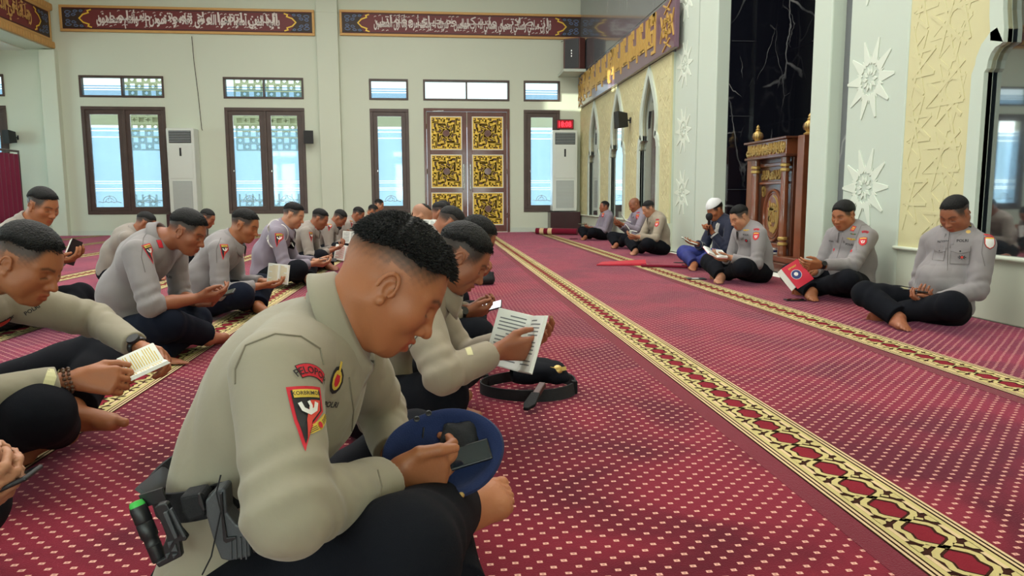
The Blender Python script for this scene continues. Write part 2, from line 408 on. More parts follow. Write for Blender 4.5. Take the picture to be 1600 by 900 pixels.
def head(F, c, A, s=1., fat=1., mouth=0., detail=True):
    """A rows = (forward, left, up)"""
    cm = .01*s; A = np.asarray(A)
    def P(f, l, u): return V(c)+(A[0]*f+A[1]*l+A[2]*u)*cm
    def E(f, l, u, a, b, d, k, sub=False, rot=None): F.ell(P(f, l, u), V(a, b, d)*cm, A if rot is None else rot, k*cm, sub)
    E(-1.3, 0, 3.0, 9.5, 7.5, 8.0, 1)
    E(3.0, 0, -2.2, 5.9, 6.4*fat, 8.2, 3)
    for sg in (1, -1):
        F.cap(P(-1.2, 5.3*sg*fat, -3.8), P(5.0, 2.6*sg, -9.2), 2.0*cm, 1.7*cm, 3*cm)
        E(4.9, 4.3*sg, -2.0, 2.9, 2.4*fat, 2.6, 2)
        if fat > 1: E(3.0, 5.0*sg, -5.2, 3.0, 2.2*fat, 2.8, 2.5)
    E(6.6, 0, -9.3, 2.0, 2.3, 1.8, 1.6)
    E(5.6, 0, -6.4, 3.7, 3.3, 3.1, 1.6)
    F.cap(P(7.5, -1.4, 2.2), P(7.5, 1.4, 2.2), 1.05*cm, None, 1.2*cm)
    for sg in (1, -1): F.cap(P(7.3, 1.5*sg, 2.3), P(5.7, 4.8*sg, 2.2), 1.0*cm, .8*cm, 1.2*cm)
    if detail:
        for sg in (1, -1):
            E(8.6, 3.1*sg, .55, 1.9, 1.7, 1.15, 1., True)
            E(6.35, 3.15*sg, .45, 1.4, 1.5, 1.25, .35)
            F.cap(P(7.55, 1.9*sg, -.12), P(6.9, 4.5*sg, .0), .26*cm, .24*cm, .25*cm)
            F.cap(P(7.25, 2.0*sg, -1.15), P(6.7, 4.2*sg, -1.0), .55*cm, .5*cm, .8*cm)
    F.cap(P(8.1, 0, 1.2), P(9.9, 0, -2.2), .75*cm, .95*cm, 1.1*cm)
    E(10.2, 0, -2.9, 1.25, 1.15, 1.05, .8)
    for sg in (1, -1):
        E(9.0, 1.3*sg, -3.2, 1.15, .85, .95, .6)
        if detail: E(9.5, .75*sg, -4.0, .45, .38, .4, .2, True)
    if detail:
        for sg in (1, -1):
            F.cap(P(9.35, 0, -5.55), P(8.0, 2.4*sg, -6.25), .62*cm, .3*cm, .45*cm)
            F.cap(P(9.05, 0, -7.05-mouth), P(7.9, 2.2*sg, -6.45-mouth*.6), .72*cm, .32*cm, .45*cm)
        F.cap(P(9.7, -1.8, -6.3), P(9.7, 1.8, -6.3), .32*cm+mouth*.3*cm, None, .25*cm, sub=True)
    else: E(8.2, 0, -6.3, 1.3, 2.3, 1.1, .8)
    # ears: bowl, helix rim, lobe
    for sg in (1, -1):
        E(-.9, 7.3*sg, -.9, 1.5, .75, 2.6, .5)
        if detail:
            rim = []
            for i in range(13):
                t = -.9+i*.40; rim.append(P(-.9+1.5*math.cos(t), (8.05+(.35 if math.cos(t) < 0 else .1))*sg, -.4+2.4*math.sin(t)))
            F.chain(rim[1:12], [.36*cm]*11, .15*cm)
            E(-.4, 8.25*sg, -.6, .85, .7, 1.5, .25, True)
            E(-.2, 7.9*sg, -3.0, .75, .5, .85, .3)
            E(.75, 7.75*sg, -1.0, .5, .45, .7, .3)
        else: E(-1.1, 8.1*sg, -.5, 1.5, .6, 2.8, .3)

def head_tint(vs, c, A, s, fade, feet=None, hair_grey=False, lip=1.):
    q = (vs-V(c))@np.asarray(A).T/(.01*s); f, l, u = q[:, 0], q[:, 1], q[:, 2]
    T = np.ones((len(vs), 4), np.float32)
    near = (np.abs(f) < 14) & (np.abs(l) < 10) & (u > -13) & (u < 14)
    ss = lambda a, b, x: np.clip((x-a)/(b-a), 0, 1)**2*(3-2*np.clip((x-a)/(b-a), 0, 1))
    # stubble of the faded sides
    lo, hi, amt = fade
    line = np.interp(f, [-11, -6, 0, 4, 7, 9], [-2.5, -1, 0, 1.2, 4, 6.2])
    nz = .45*np.sin(q@V(3.1, 2.3, 1.7))*np.sin(q@V(-2.2, 3.7, 2.9))+.5*(np.random.RandomState(3).rand(len(f))-.5)
    st = ss(lo, hi, u-line+nz)*ss(6.4, 4.4, f)*amt*(np.abs(l) < 9)*near
    st = st*np.where((np.abs(l) > 7.1) & (u < 3.2) & (f > -3) & (f < 1.2), 0, 1)
    for i, cc in enumerate((.075, .095, .13)): T[:, i] *= 1-st*(1-cc)
    al = np.abs(l)
    br = np.exp(-((u-(2.35+.28*np.minimum(al-1, 2.4)-.35*np.maximum(al-3.4, 0)))/.42)**2)*ss(.9, 1.5, al)*ss(5.6, 4.6, al)*(f > 4.5)*near
    for i in range(3): T[:, i] *= 1-br*.78
    ls = np.exp(-((u+.25+.05*al)/.20)**2)*ss(1.6, 2.1, al)*ss(4.9, 4.3, al)*(f > 5)*near
    for i in range(3): T[:, i] *= 1-ls*.75
    lp = ss(-8.1, -7.5, u)*ss(-5.1, -5.5, u)*ss(2.5, 2.0, al)*(f > 7.6)*near*lip
    for i, cc in enumerate((.93, .60, .62)): T[:, i] *= 1-lp*(1-cc)
    ch = np.exp(-(((u+2.5)/3)**2+((f-8)/4)**2))*near*.5
    for i, cc in enumerate((1.04, .90, .88)): T[:, i] *= 1-ch*(1-cc)
    return T

def hairline(f, l, style):
    top, side, back = style
    return np.interp(f, [-11, -8, -3, 1, 3.5, 5.5, 7.2, 9], [back-1.5, back, side, side+.1, side+.9, side+2.1, top, top+.6]) - 0*l

def locks(c, A, s, style, n, ln, lift, flow, seed, width=.0011):
    """short tapered tufts of hair on the crown"""
    rs = np.random.RandomState(seed); vs = []; fs = []
    A = np.asarray(A); k = 0
    while k < n:
        v = nrm(rs.randn(3)); v[2] = abs(v[2])
        p = v*V(9.9, 7.8, 8.5)+V(-1.3, 0, 3.2)
        if p[2] < hairline(p[0], p[1], style)-.2+rs.rand()*.8: continue
        k += 1
        nl = nrm(v/V(9.9, 7.8, 8.9)); fl = nrm(V(flow[0], flow[1]*np.sign(p[1]+.01), flow[2])+rs.randn(3)*.28)
        if p[0] < -5: fl = nrm(V(-.3, 0, -1)+rs.randn(3)*.25)
        fl = fl-nl*(fl@nl); d0 = nrm(nl*lift+fl+rs.randn(3)*.10)
        L = ln*(.55+.6*rs.rand())*(1.25 if p[0] > 2 else .8); wd = width*100*(.7+.7*rs.rand())
        side = nrm(np.cross(d0, nl)+1e-3); pts = [p-nl*.1, p+d0*L*.5, p+nrm(d0-nl*.45*0)*L*.85-nl*L*.16]
        b = len(vs)
        for i, (q, r) in enumerate(zip(pts, (1, .8, .0))):
            if i < 2: vs += [q+side*wd*r, q-side*wd*r, q+np.cross(side, d0)*wd*r*.8]
            else: vs.append(q)
        fs += [(b, b+1, b+4, b+3), (b+1, b+2, b+5, b+4), (b+2, b, b+3, b+5), (b+3, b+4, b+6), (b+4, b+5, b+6), (b+5, b+3, b+6)]
    W = V(c)+(np.array(vs)@A)*.01*s
    return W, fs

def ik(S, T, l1, l2, pole):
    S, T = V(S), V(T); D = T-S; L = np.linalg.norm(D)
    if L > (l1+l2)*.995: T = S+D/L*(l1+l2)*.995; D = T-S; L = np.linalg.norm(D)
    u = D/L; a = (l1*l1-l2*l2+L*L)/(2*L); h = math.sqrt(max(l1*l1-a*a, 0))
    p = nrm(V(pole)-u*(V(pole)@u))
    return S+u*a+p*h, T

def collar(N, up, fw, r=.068, s=1.):
    up = nrm(up); fw = nrm(V(fw)-up*(V(fw)@up)); lf = np.cross(up, fw)
    me_v = []; n = 33; prof_n = 6
    for i in range(n):
        th = math.radians(-168+336*i/(n-1)); a = abs(th)/math.radians(168)
        d = -fw*math.cos(th)+lf*math.sin(th)
        e = max(0, (a-.62)/.38); opn = .010*e
        drop = .036+.028*e**1.3; fl = .012+.020*e
        tilt = .022*(1-math.cos(th))/2      # lower at the throat
        pr = [(r, -.022), (r-.003, .030), (r+.001, .036), (r+.008, .031), (r+fl*.8+.006, .030-drop*.6), (r+fl+.012, .030-drop)]
        for rr, h in pr: me_v.append(V(N)+(d*(rr+opn)+up*(h-tilt)+(fw*.012*e))*s)
    fs = [(i*prof_n+j, i*prof_n+j+1, (i+1)*prof_n+j+1, (i+1)*prof_n+j) for i in range(n-1) for j in range(prof_n-1)]
    me = bpy.data.meshes.new('collar'); me.from_pydata([tuple(v) for v in me_v], [], fs); me.shade_smooth()
    return me

PEOPLE = {}
def person(key, label, base, yaw=0., J=None, hs=.96, lean=12, hp=35, neck=0., hy=0., hr=0., s=1., h=.006, hf=None, skin='skin_brown', shirt='shirt2',
           trousers='navy', fat=1., belly=0., fade=(-3.2, 3.0, .98), style=(7.4, 5.2, 1.6), hair='hair', tuft=0, tuft_len=1.3,
           wr=None, wl=None, hand_r=None, hand_l=None, pole_r=None, pole_l=None, knees=None, seed=1, cap=False, group='officers seated cross-legged on the carpet',
           thick=.5, mouth=0., rolled=None, flow=(.9, .25, .1), lift=.55, feet=True, front=None, tuck=False, lap_r=None, ripple=.0022, slim=1.):
    """a seated, cross-legged figure. base=(x, y) of the pelvis, yaw = facing; J = joints given in world coordinates"""
    J = J or {}; y = math.radians(yaw); f = V(math.cos(y), math.sin(y), 0); l = V(-math.sin(y), math.cos(y), 0); up = V(0, 0, 1.)
    B = V(base[0], base[1], 0)
    def L(a, b, c): return B+(f*a+l*b+up*c)*s
    r = math.radians
    def dirn(deg): return f*math.sin(r(deg))+up*math.cos(r(deg))
    g = dict(J)
    g.setdefault('pelvis', L(0, 0, .105)); shift = 'head' in J and 'neck' not in J
    g.setdefault('waist', g['pelvis']+dirn(lean*.6-6)*.20*s)
    g.setdefault('chest', g['waist']+dirn(lean+8)*.205*s)
    g.setdefault('neck', g['chest']+dirn(lean+20)*.10*s)
    g.setdefault('head', g['neck']+dirn(lean+24+neck)*.135*s)
    if shift:
        dl_ = V(g['head'])-(g['neck']+dirn(lean+24+neck)*.135*s)
        g['neck'] = g['neck']+dl_*.95; g['chest'] = g['chest']+dl_*.75; g['waist'] = g['waist']+dl_*.35
    sd = nrm(g['neck']-g['waist'])
    g.setdefault('sr', g['chest']+sd*.022*s-l*.172*s+f*.012*s); g.setdefault('sl', g['chest']+sd*.022*s+l*.172*s+f*.012*s)
    for i in (0, 1): pass
    wr = L(*(wr or (.34, -.075, .27))) if 'wr' not in g else g['wr']; wl = L(*(wl or (.34, .075, .27))) if 'wl' not in g else g['wl']
    if 'er' not in g: g['er'], wr = ik(g['sr'], wr, .285*s, .255*s, pole_r if pole_r is not None else -up*1.0-l*.55-f*.25)
    if 'el' not in g: g['el'], wl = ik(g['sl'], wl, .285*s, .255*s, pole_l if pole_l is not None else -up*1.0+l*.55-f*.25)
    g['wr'], g['wl'] = wr, wl
    kn = knees or ((.33, -.29, .175), (.33, .29, .175))
    g.setdefault('hr', g['pelvis']+(-l*.09+f*.02)*s); g.setdefault('hl', g['pelvis']+(l*.09+f*.02)*s)
    g.setdefault('kr', L(*kn[0])); g.setdefault('kl', L(*kn[1]))
    front = front or ('r' if math.cos(y) < 0 else 'l')     # which foot lies in front of the other shin
    if front == 'l':
        g.setdefault('al', L(.36, .01, .060)); g.setdefault('ar', L(.25, .10, .075))
        if 'al' not in J: g.setdefault('foot_l', -l*.85+f*.5-up*.02); g.setdefault('sole_l', -up*.75+f*.6)
    else:
        g.setdefault('ar', L(.36, -.01, .060)); g.setdefault('al', L(.25, -.10, .075))
        if 'ar' not in J: g.setdefault('foot_r', l*.85+f*.5-up*.02); g.setdefault('sole_r', -up*.75+f*.6)
    P = {k: V(v) for k, v in g.items()}
    if h < .009 and tuft == 0 and style is not None: tuft, tuft_len = 900, .8
    # head frame
    hpr, hyr, hrr = r(hp), r(hy), r(hr)
    fy = f*math.cos(hyr)+l*math.sin(hyr); ly = np.cross(up, fy)
    hf_ = fy*math.cos(hpr)-up*math.sin(hpr); hu = fy*math.sin(hpr)+up*math.cos(hpr)
    hl_ = ly*math.cos(hrr)+hu*math.sin(hrr); hu = hu*math.cos(hrr)-ly*math.sin(hrr)
    A = np.array([hf_, hl_, hu]); c = P['head']; P['A'] = A
    ft_ = [P['ar']+nrm(P['foot_r'] if 'foot_r' in P else f*.15+l*.95-up*.12)*.1*s, P['al']+nrm(P['foot_l'] if 'foot_l' in P else f*.2-l*.95)*.1*s]
    skip = ('A', 'B', 'foot_r', 'foot_l', 'sole_r', 'sole_l', 'cup'); pts = np.array([P[k] for k in P if k not in skip]+ft_+[P['wr']+dirn(90)*.06, P['wl']+dirn(90)*.06])
    lo, hi = pts.min(0)-.20*s, pts.max(0)+.20*s; lo[2] = -.02; hi[2] = max(hi[2], c[2]+.17*s)
    near = hf is not None
    fine = [[], [], []]
    if near:
        for i in range(3): fine[i].append((c[i]-.14*s, c[i]+.14*s))
    G = [axis(lo[i], hi[i], h, fine[i], hf) for i in range(3)]
    det = h < .0075
    # ---- body (skin)
    Fb = Field(*G)
    head(Fb, c, A, s*hs, fat, mouth, det)
    nb = c-A[0]*.022*s-A[2]*.045*s
    Fb.cap(nb, P['neck']-(P['neck']-P['chest'])*.15, .056*s*(.5+.5*fat), .064*s, .03*s)
    Fb.cap(P['neck'], P['chest'], .06*s, .085*s, .03*s); Fb.cap(P['chest'], P['waist'], .085*s, .075*s, .02*s); Fb.cap(P['waist'], P['pelvis'], .075*s, .08*s, .02*s)
    for S, E_, W in ((P['sr'], P['er'], P['wr']), (P['sl'], P['el'], P['wl'])):
        Fb.cap(P['chest'], S, .06*s, .052*s, .04*s); Fb.cap(S, E_, .046*s, .038*s, .02*s); Fb.cap(E_, E_+(W-E_)*.45, .039*s, .036*s, .02*s); Fb.cap(E_+(W-E_)*.45, W, .036*s, .0245*s, .01*s)
    for H_, K_, A_ in ((P['hr'], P['kr'], P['ar']), (P['hl'], P['kl'], P['al'])):
        Fb.cap(P['pelvis'], H_, .075*s, .07*s, .02*s); Fb.cap(H_, K_, .07*s, .052*s, .03*s); Fb.cap(K_, K_+(A_-K_)*.4, .052*s, .048*s, .02*s); Fb.cap(K_+(A_-K_)*.4, A_, .048*s, .033*s, .02*s)
    # hands
    hrd = hand_r or {}; hld = hand_l or {}
    dr = nrm(P['wr']-P['er']); dl = nrm(P['wl']-P['el'])
    for side, W, dd, hd in ((True, P['wr'], dr, hrd), (False, P['wl'], dl, hld)):
        d_ = hd.get('d'); n_ = hd.get('n'); loc = not hd.get('world')
        d_ = dd if d_ is None else (f*d_[0]+l*d_[1]+up*d_[2] if loc else V(d_))
        n_ = up if n_ is None else (f*n_[0]+l*n_[1]+up*n_[2] if loc else V(n_))
        P['tips_r' if side else 'tips_l'] = hand(Fb, W+nrm(d_)*.008*s, d_, n_, side, hd.get('curl', (.35, .4, .45, .5)), hd.get('thumb'), s*hd.get('s', 1.), hd.get('spread', 0))
        P['hd_r' if side else 'hd_l'] = (nrm(d_), nrm(n_))
    if feet:
        fr = P.get('foot_r'); fl2 = P.get('foot_l')
        foot(Fb, P['ar'], (f*.15+l*.95-up*.12) if fr is None else fr, (-up*.75+f*.6) if 'sole_r' not in P else P['sole_r'], True, s)
        foot(Fb, P['al'], (f*.2-l*.95-up*.05) if fl2 is None else fl2, (-up*.55+f*.8) if 'sole_l' not in P else P['sole_l'], False, s)
    Fb.floor(.009)
    me, vs = Fb.mesh('body')
    root = empty('person', tuple(B), 0, label, 'person', group); root.rotation_euler = (0, 0, 0)
    if True:
        T = head_tint(vs, c, A, s*hs, fade)
        ft = np.minimum(np.linalg.norm(vs-(P['al']), axis=1), np.linalg.norm(vs-(P['ar']), axis=1)) < .26*s
        low = ft & (vs[:, 2] < .30) & (vs[:, 2] < min(P['wr'][2], P['wl'][2])-.02)
        for i, cc in enumerate((1.12, 1.16, 1.22)): T[low, i] *= cc
        ca = me.color_attributes.new('tint', 'FLOAT_COLOR', 'POINT'); ca.data.foreach_set('color', T.ravel())
    body = link_mesh('body', me, M[skin], root)
    # ---- shirt
    Fs = Field(*G)
    sp1, sp2 = nrm(P['chest']-P['waist']), nrm(P['waist']-P['pelvis'])
    ax2 = np.array([np.cross(l, sp2), l, sp2]); ax1 = np.array([np.cross(l, sp1), l, sp1])
    hem = P['pelvis'][2]-(.03 if not tuck else -.035)*s
    Fs.ell(P['pelvis']+sp2*.03*s, V((.138+belly*.4)*slim, .185+belly*.3, .13)*s, ax2, .05*s)
    Fs.ell(P['waist'], V((.128+belly*.6)*slim, .168+belly*.4, .17)*s, ax2, .05*s)
    if belly: Fs.ell(P['waist']+ax2[0]*.06*s-sp2*.04*s, V(.10+belly, .13+belly*.6, .13)*s, ax2, .05*s)
    Fs.ell(P['chest'], V(.125, .178, .155)*s, ax1, .06*s)
    Fs.cap(P['sr']-(P['sr']-P['sl'])*.12, P['sl']-(P['sl']-P['sr'])*.12, .068*s, .068*s, .05*s)
    Fs.cap(P['chest'], P['neck']-nrm(P['neck']-P['chest'])*.022*s, .11*s, .056*s, .05*s)
    for S, E_, W, rl in ((P['sr'], P['er'], P['wr'], 0), (P['sl'], P['el'], P['wl'], 1)):
        cf = 1.0-.035/.255
        if rolled and rolled[rl]: cf = rolled[rl]
        We = E_+(W-E_)*cf
        Fs.cap(S, E_, .067*s, .056*s, .014*s, fold=(.0035, 30, .95, .28)); Fs.cap(E_, We, .055*s, .043*s, .016*s, end=True, fold=(.0032, 26, .08, .3))
        Fs.cap(E_+(We-E_)*.72, We, .0455*s, .0445*s, .004, end=True)
    if tuck is False: pass
    hz = max(hem, .010); Zg = Fs.g[2][None, None, :]
    Fs.ripple(ripple, 42, seed); Fs.folds(ripple*3.6, 26, seed+5)
    Fs.f = np.maximum(Fs.f, hz-Zg)
    me2, _ = Fs.mesh('shirt'); so = link_mesh('shirt', me2, M[shirt], root)
    cfw = nrm(hf_*.35+f*.65); cup = P['cup'] if 'cup' in P else nrm((P['neck']-P['chest'])*.5+nrm(c-P['neck'])*.09)
    co = link_mesh('collar', collar(P['neck']+cup*.012*s, cup, cfw, .070*(.6+.4*fat), s), M[shirt], so)
    sm = co.modifiers.new('thickness', 'SOLIDIFY'); sm.thickness = .0025
    # ---- trousers
    Ft = Field(*G)
    Ft.ell(P['pelvis']-up*.01*s, V(.140, .178, .12)*s, np.array([f, l, up]), .03*s)
    for H_, K_, A_, sg in ((P['hr'], P['kr'], P['ar'], -1), (P['hl'], P['kl'], P['al'], 1)):
        Ft.cap(P['pelvis'], H_, .11*s, .098*s, .04*s)
        Ft.cap(H_, K_, .104*s, .086*s, .035*s, fold=(.003, 22, .9, .3))
        Ae = K_+(A_-K_)*.93
        Ft.cap(K_, Ae, .083*s, .066*s, .012*s, end=True, fold=(.003, 20, .1, .35))
        Ft.cap(K_+(Ae-K_)*.85, Ae, .068*s, .070*s, .003, end=True)
    Ft.ripple(.0022, 40, seed+9); Ft.floor(.008)
    me3, _ = Ft.mesh('trousers'); to = link_mesh('trousers', me3, M[trousers], root)
    # ---- hair
    if style is not None:
        hh = hf or h; Gh = [np.arange(c[i]-.15*s, c[i]+.15*s, min(hh, .005)) for i in range(3)]; Fh = Field(*Gh)
        cm = .01*s*hs; hc = c+A[0]*-1.3*cm+A[2]*3.2*cm
        base_r = V(9.5+thick*.75, 7.5+thick*.7, 8.1+thick)*cm; hc2 = hc+A[2]*thick*.2*cm
        Fh.ell(hc2, base_r, A, .001)
        PX, PY, PZ = Fh.g[0][:, None, None]-c[0], Fh.g[1][None, :, None]-c[1], Fh.g[2][None, None, :]-c[2]
        q0 = (PX*A[0][0]+PY*A[0][1]+PZ*A[0][2])/cm; q1 = (PX*A[1][0]+PY*A[1][1]+PZ*A[1][2])/cm; q2 = (PX*A[2][0]+PY*A[2][1]+PZ*A[2][2])/cm
        rs_ = np.random.RandomState(seed); jag = sum(np.sin(q0*a_+q1*b_+ph) for a_, b_, ph in rs_.rand(5, 3)*V(5, 5, 6))*.10
        gq = q2-hairline(q0, q1, style)+jag; tp = np.clip(1-gq/3.2, 0, 1)**1.5
        Fh.f = np.maximum(Fh.f+tp*thick*.95*cm, -gq*cm)
        Fh.ripple(.0011 if tuft else .0007, 330 if tuft else 260, seed+3)
        meh, _ = Fh.mesh('hair')
        if tuft:
            W_, fs_ = locks(c, A, s*hs, style, tuft, tuft_len, lift, flow, seed, .0011 if tuft > 1200 else .0018)
            tm = bpy.data.meshes.new('tuft'); tm.from_pydata([tuple(v) for v in W_], [], fs_)
            bm = bmesh.new(); bm.from_mesh(meh); bm.from_mesh(tm); bm.to_mesh(meh); bm.free(); meh.shade_smooth()
        link_mesh('hair', meh, M[hair], root)
    P['root'], P['shirt'], P['trousers'], P['body'], P['f'], P['l'], P['B'] = root, so, to, body, f, l, B
    P['s'] = s
    PEOPLE[key] = P
    return P

# ------------------------------------------------------------------ badges and lettering that lie on cloth
_bvh = {}
def bvh_of(o):
    if o.name not in _bvh: 
        me = o.data; v = np.empty(len(me.vertices)*3, np.float32); me.vertices.foreach_get('co', v)
        q = [tuple(p.vertices) for p in me.polygons]
        _bvh[o.name] = BVHTree.FromPolygons([tuple(x) for x in v.reshape(-1, 3)], q)
    return _bvh[o.name]
_txt = {}
def text2d(t, size=1., font=None, bold=0.0):
    """triangulated flat text centred on 0: (verts, faces)"""
    k = (t, bold)
    if k not in _txt:
        cu = bpy.data.curves.new('t', 'FONT'); cu.body = t; cu.align_x = 'CENTER'; cu.align_y = 'CENTER'; cu.size = 1; cu.resolution_u = 2; cu.offset = bold
        o = bpy.data.objects.new('t', cu); COL.objects.link(o); dg = bpy.context.evaluated_depsgraph_get(); dg.update()
        me = bpy.data.meshes.new_from_object(o.evaluated_get(dg))
        _txt[k] = ([(v.co.x, v.co.y) for v in me.vertices], [tuple(p.vertices) for p in me.polygons])
        bpy.data.objects.remove(o); bpy.data.curves.remove(cu); bpy.data.meshes.remove(me)
    vs, fs = _txt[k]
    if vs:
        xs = [v[0] for v in vs]; ys = [v[1] for v in vs]; cx, cy = (min(xs)+max(xs))/2, (min(ys)+max(ys))/2
        vs = [((x-cx)*size, (y-cy)*size) for x, y in vs]
    return vs, fs
def poly2d(pts, cuts=2):
    bm = bmesh.new(); f = bm.faces.new([bm.verts.new((x, y, 0)) for x, y in pts])
    r = bmesh.ops.triangulate(bm, faces=[f])
    for _ in range(cuts): bmesh.ops.subdivide_edges(bm, edges=[e for e in bm.edges if e.calc_length() > .012], cuts=1); bmesh.ops.triangulate(bm, faces=bm.faces)
    bm.verts.ensure_lookup_table(); out = ([(v.co.x, v.co.y) for v in bm.verts], [tuple(v.index for v in f.verts) for f in bm.faces]); bm.free()
    return out
def rect(w, h, cx=0, cy=0): return [(cx-w/2, cy-h/2), (cx+w/2, cy-h/2), (cx+w/2, cy+h/2), (cx-w/2, cy+h/2)]
def disc(r, n=14, cx=0, cy=0, ry=None): return [(cx+r*math.cos(2*PI*i/n), cy+(ry or r)*math.sin(2*PI*i/n)) for i in range(n)]
def decal(name, cloth, px, py, layers, rot=0., up=None, sc_=1., lift=.0012, normal=None, parent=None):
    """layers: [(material, (verts, faces) in metres)] laid on the cloth where the sight line through (px, py) meets it"""
    b = bvh_of(cloth); o = Vector((0, 0, CAM_H)); d = Vector(ray_dir(px, py)).normalized()
    hit = b.ray_cast(o, d)
    for k_ in range(1, 25):        # the sight line may pass just beside the cloth: try close by
        if hit[0] is not None: break
        hit = b.ray_cast(o, Vector(ray_dir(px+k_*math.cos(k_*2.4)*.7, py+k_*math.sin(k_*2.4)*.7)).normalized())
    if hit[0] is None: print('decal misses', name, px, py); return None
    p = hit[0]
    ns = Vector((0, 0, 0))
    for a in (-.012, 0, .012):
        for c_ in (-.012, 0, .012):
            h2 = b.find_nearest(p+Vector((a, 0, c_)))
            if h2[0] is not None: ns += h2[1]
    n = ns.normalized() if normal is None else Vector(normal).normalized()
    if n.dot(d) > 0: n = -n
    if normal is None: n = (n*.45-d*.55).normalized()
    u = Vector(up if up is not None else (0, 0, 1)); u = (u-n*u.dot(n)).normalized(); x = u.cross(n).normalized()
    cr, sr = math.cos(math.radians(rot)), math.sin(math.radians(rot)); x, u = x*cr+u*sr, u*cr-x*sr
    mats = []; vs = []; fs = []; mi = []
    for i, (m, (v2, f2)) in enumerate(layers):
        k = len(vs); 
        if m not in mats: mats.append(m)
        for a, c_ in v2:
            q = p+x*a*sc_+u*c_*sc_
            h3 = b.ray_cast(q+n*.05, -n, .12); q = h3[0] if h3[0] is not None else q
            vs.append(tuple(q+n*(lift+.0007*i)))
        fs += [tuple(j+k for j in f) for f in f2]; mi += [mats.index(m)]*len(f2)
    me = bpy.data.meshes.new(name); me.from_pydata(vs, [], fs); me.polygons.foreach_set('material_index', mi)
    return link_mesh(name, me, [M[m] for m in mats], parent or cloth)

# ------------------------------------------------------------------ the hall
YF, XW, XL, YB, ZC = 17.8, 3.6, -11.6, -6.0, 6.4
def struct(name, mb, m, parent=None, **kw):
    o = mb.build(name, m, parent, **kw)
    if parent is None: o['kind'] = 'structure'
    return o
def wall_with_holes(mb, x0, x1, z0, z1, holes, y0, y1, axis='x'):
    """a wall slab split round rectangular openings (u0, u1, v0, v1)"""
    us = sorted({x0, x1, *[h[0] for h in holes], *[h[1] for h in holes]})
    for a, b in zip(us, us[1:]):
        m = (a+b)/2; hs = sorted([(h[2], h[3]) for h in holes if h[0] < m < h[1]]); z = z0
        for c, d in hs+[(z1, z1)]:
            if c > z:
                if axis == 'x': mb.box((a, y0, z), (b, y1, c))
                else: mb.box((y0, a, z), (y1, b, c))
            z = max(z, d)
WZ = (.48, 2.90); TZ = (3.10, 3.58)
far_windows = [(-10.9, -9.50), (-7.92, -6.10), (-4.80, -3.01), (-1.52, -.62), (2.10, 2.97)]
DOOR = (-.27, 1.76)
holes = []
for a, b in far_windows: holes += [(a, b, *WZ), (a, b, *TZ)]
holes += [(DOOR[0], DOOR[1], 0, 2.92), (DOOR[0], DOOR[1], *TZ)]
mb = MB(); wall_with_holes(mb, XL, 4.8, 0, ZC, holes, YF, YF+.22); struct('wall_far', mb, M['wall'])
mb = MB(); mb.box((XL-.3, YB-.3, -.2), (5.2, YF+.3, -.012)); struct('floor', mb, M['ceiling'])
mb = MB(); mb.box((XL-.3, YB-.3, ZC), (5.2, YF+.3, ZC+.2)); struct('ceiling', mb, M['ceiling'])
left_windows = [(-3.4, -1.4), (.2, 2.2), (3.8, 5.8), (7.4, 9.4), (10.6, 12.6), (14.6, 16.6)]
holes = []
for a, b in left_windows: holes += [(a, b, *WZ), (a, b, *TZ)]
mb = MB(); wall_with_holes(mb, YB, YF, 0, ZC, holes, XL-.22, XL, 'y'); struct('wall_left', mb, M['wall'])
rear_windows = [(-9.5, -7.5), (-6, -4), (-2.4, -.4), (1.0, 3.0)]
holes = []
for a, b in rear_windows: holes += [(a, b, *WZ), (a, b, *TZ)]
mb = MB(); wall_with_holes(mb, XL, 5, 0, ZC, holes, YB-.22, YB); struct('wall_rear', mb, M['wall'])

def glass_mat(name, frosted, tint=(208, 228, 244)):
    m = bpy.data.materials.new(name); m.use_nodes = True; nt = m.node_tree; nt.nodes.clear()
    out = nt.nodes.new('ShaderNodeOutputMaterial'); tr = nt.nodes.new('ShaderNodeBsdfTransparent'); gl = nt.nodes.new('ShaderNodeBsdfGlossy')
    gl.inputs['Roughness'].default_value = .03; mx = nt.nodes.new('ShaderNodeMixShader')
    fr = nt.nodes.new('ShaderNodeFresnel'); fr.inputs[0].default_value = 1.45
    if frosted:
        tl = nt.nodes.new('ShaderNodeBsdfTranslucent'); tl.inputs[0].default_value = lin(tint)
        df = nt.nodes.new('ShaderNodeBsdfDiffuse'); df.inputs[0].default_value = lin(tint)
        m1 = nt.nodes.new('ShaderNodeMixShader'); m1.inputs[0].default_value = .25
        nt.links.new(tl.outputs[0], m1.inputs[1]); nt.links.new(df.outputs[0], m1.inputs[2])
        tr.inputs[0].default_value = lin((208, 226, 240)); m2 = nt.nodes.new('ShaderNodeMixShader'); m2.inputs[0].default_value = .82
        nt.links.new(m1.outputs[0], m2.inputs[1]); nt.links.new(tr.outputs[0], m2.inputs[2]); base = m2
    else:
        tr.inputs[0].default_value = lin((240, 246, 242)); base = tr
    nt.links.new(fr.outputs[0], mx.inputs[0]); nt.links.new(base.outputs[0], mx.inputs[1]); nt.links.new(gl.outputs[0], mx.inputs[2])
    nt.links.new(mx.outputs[0], out.inputs[0]); return m
M['glass'] = glass_mat('clear_glass', False); M['frost'] = glass_mat('frosted_film', True)
M['etch'] = mat('film_motif', (176, 186, 178), .6)

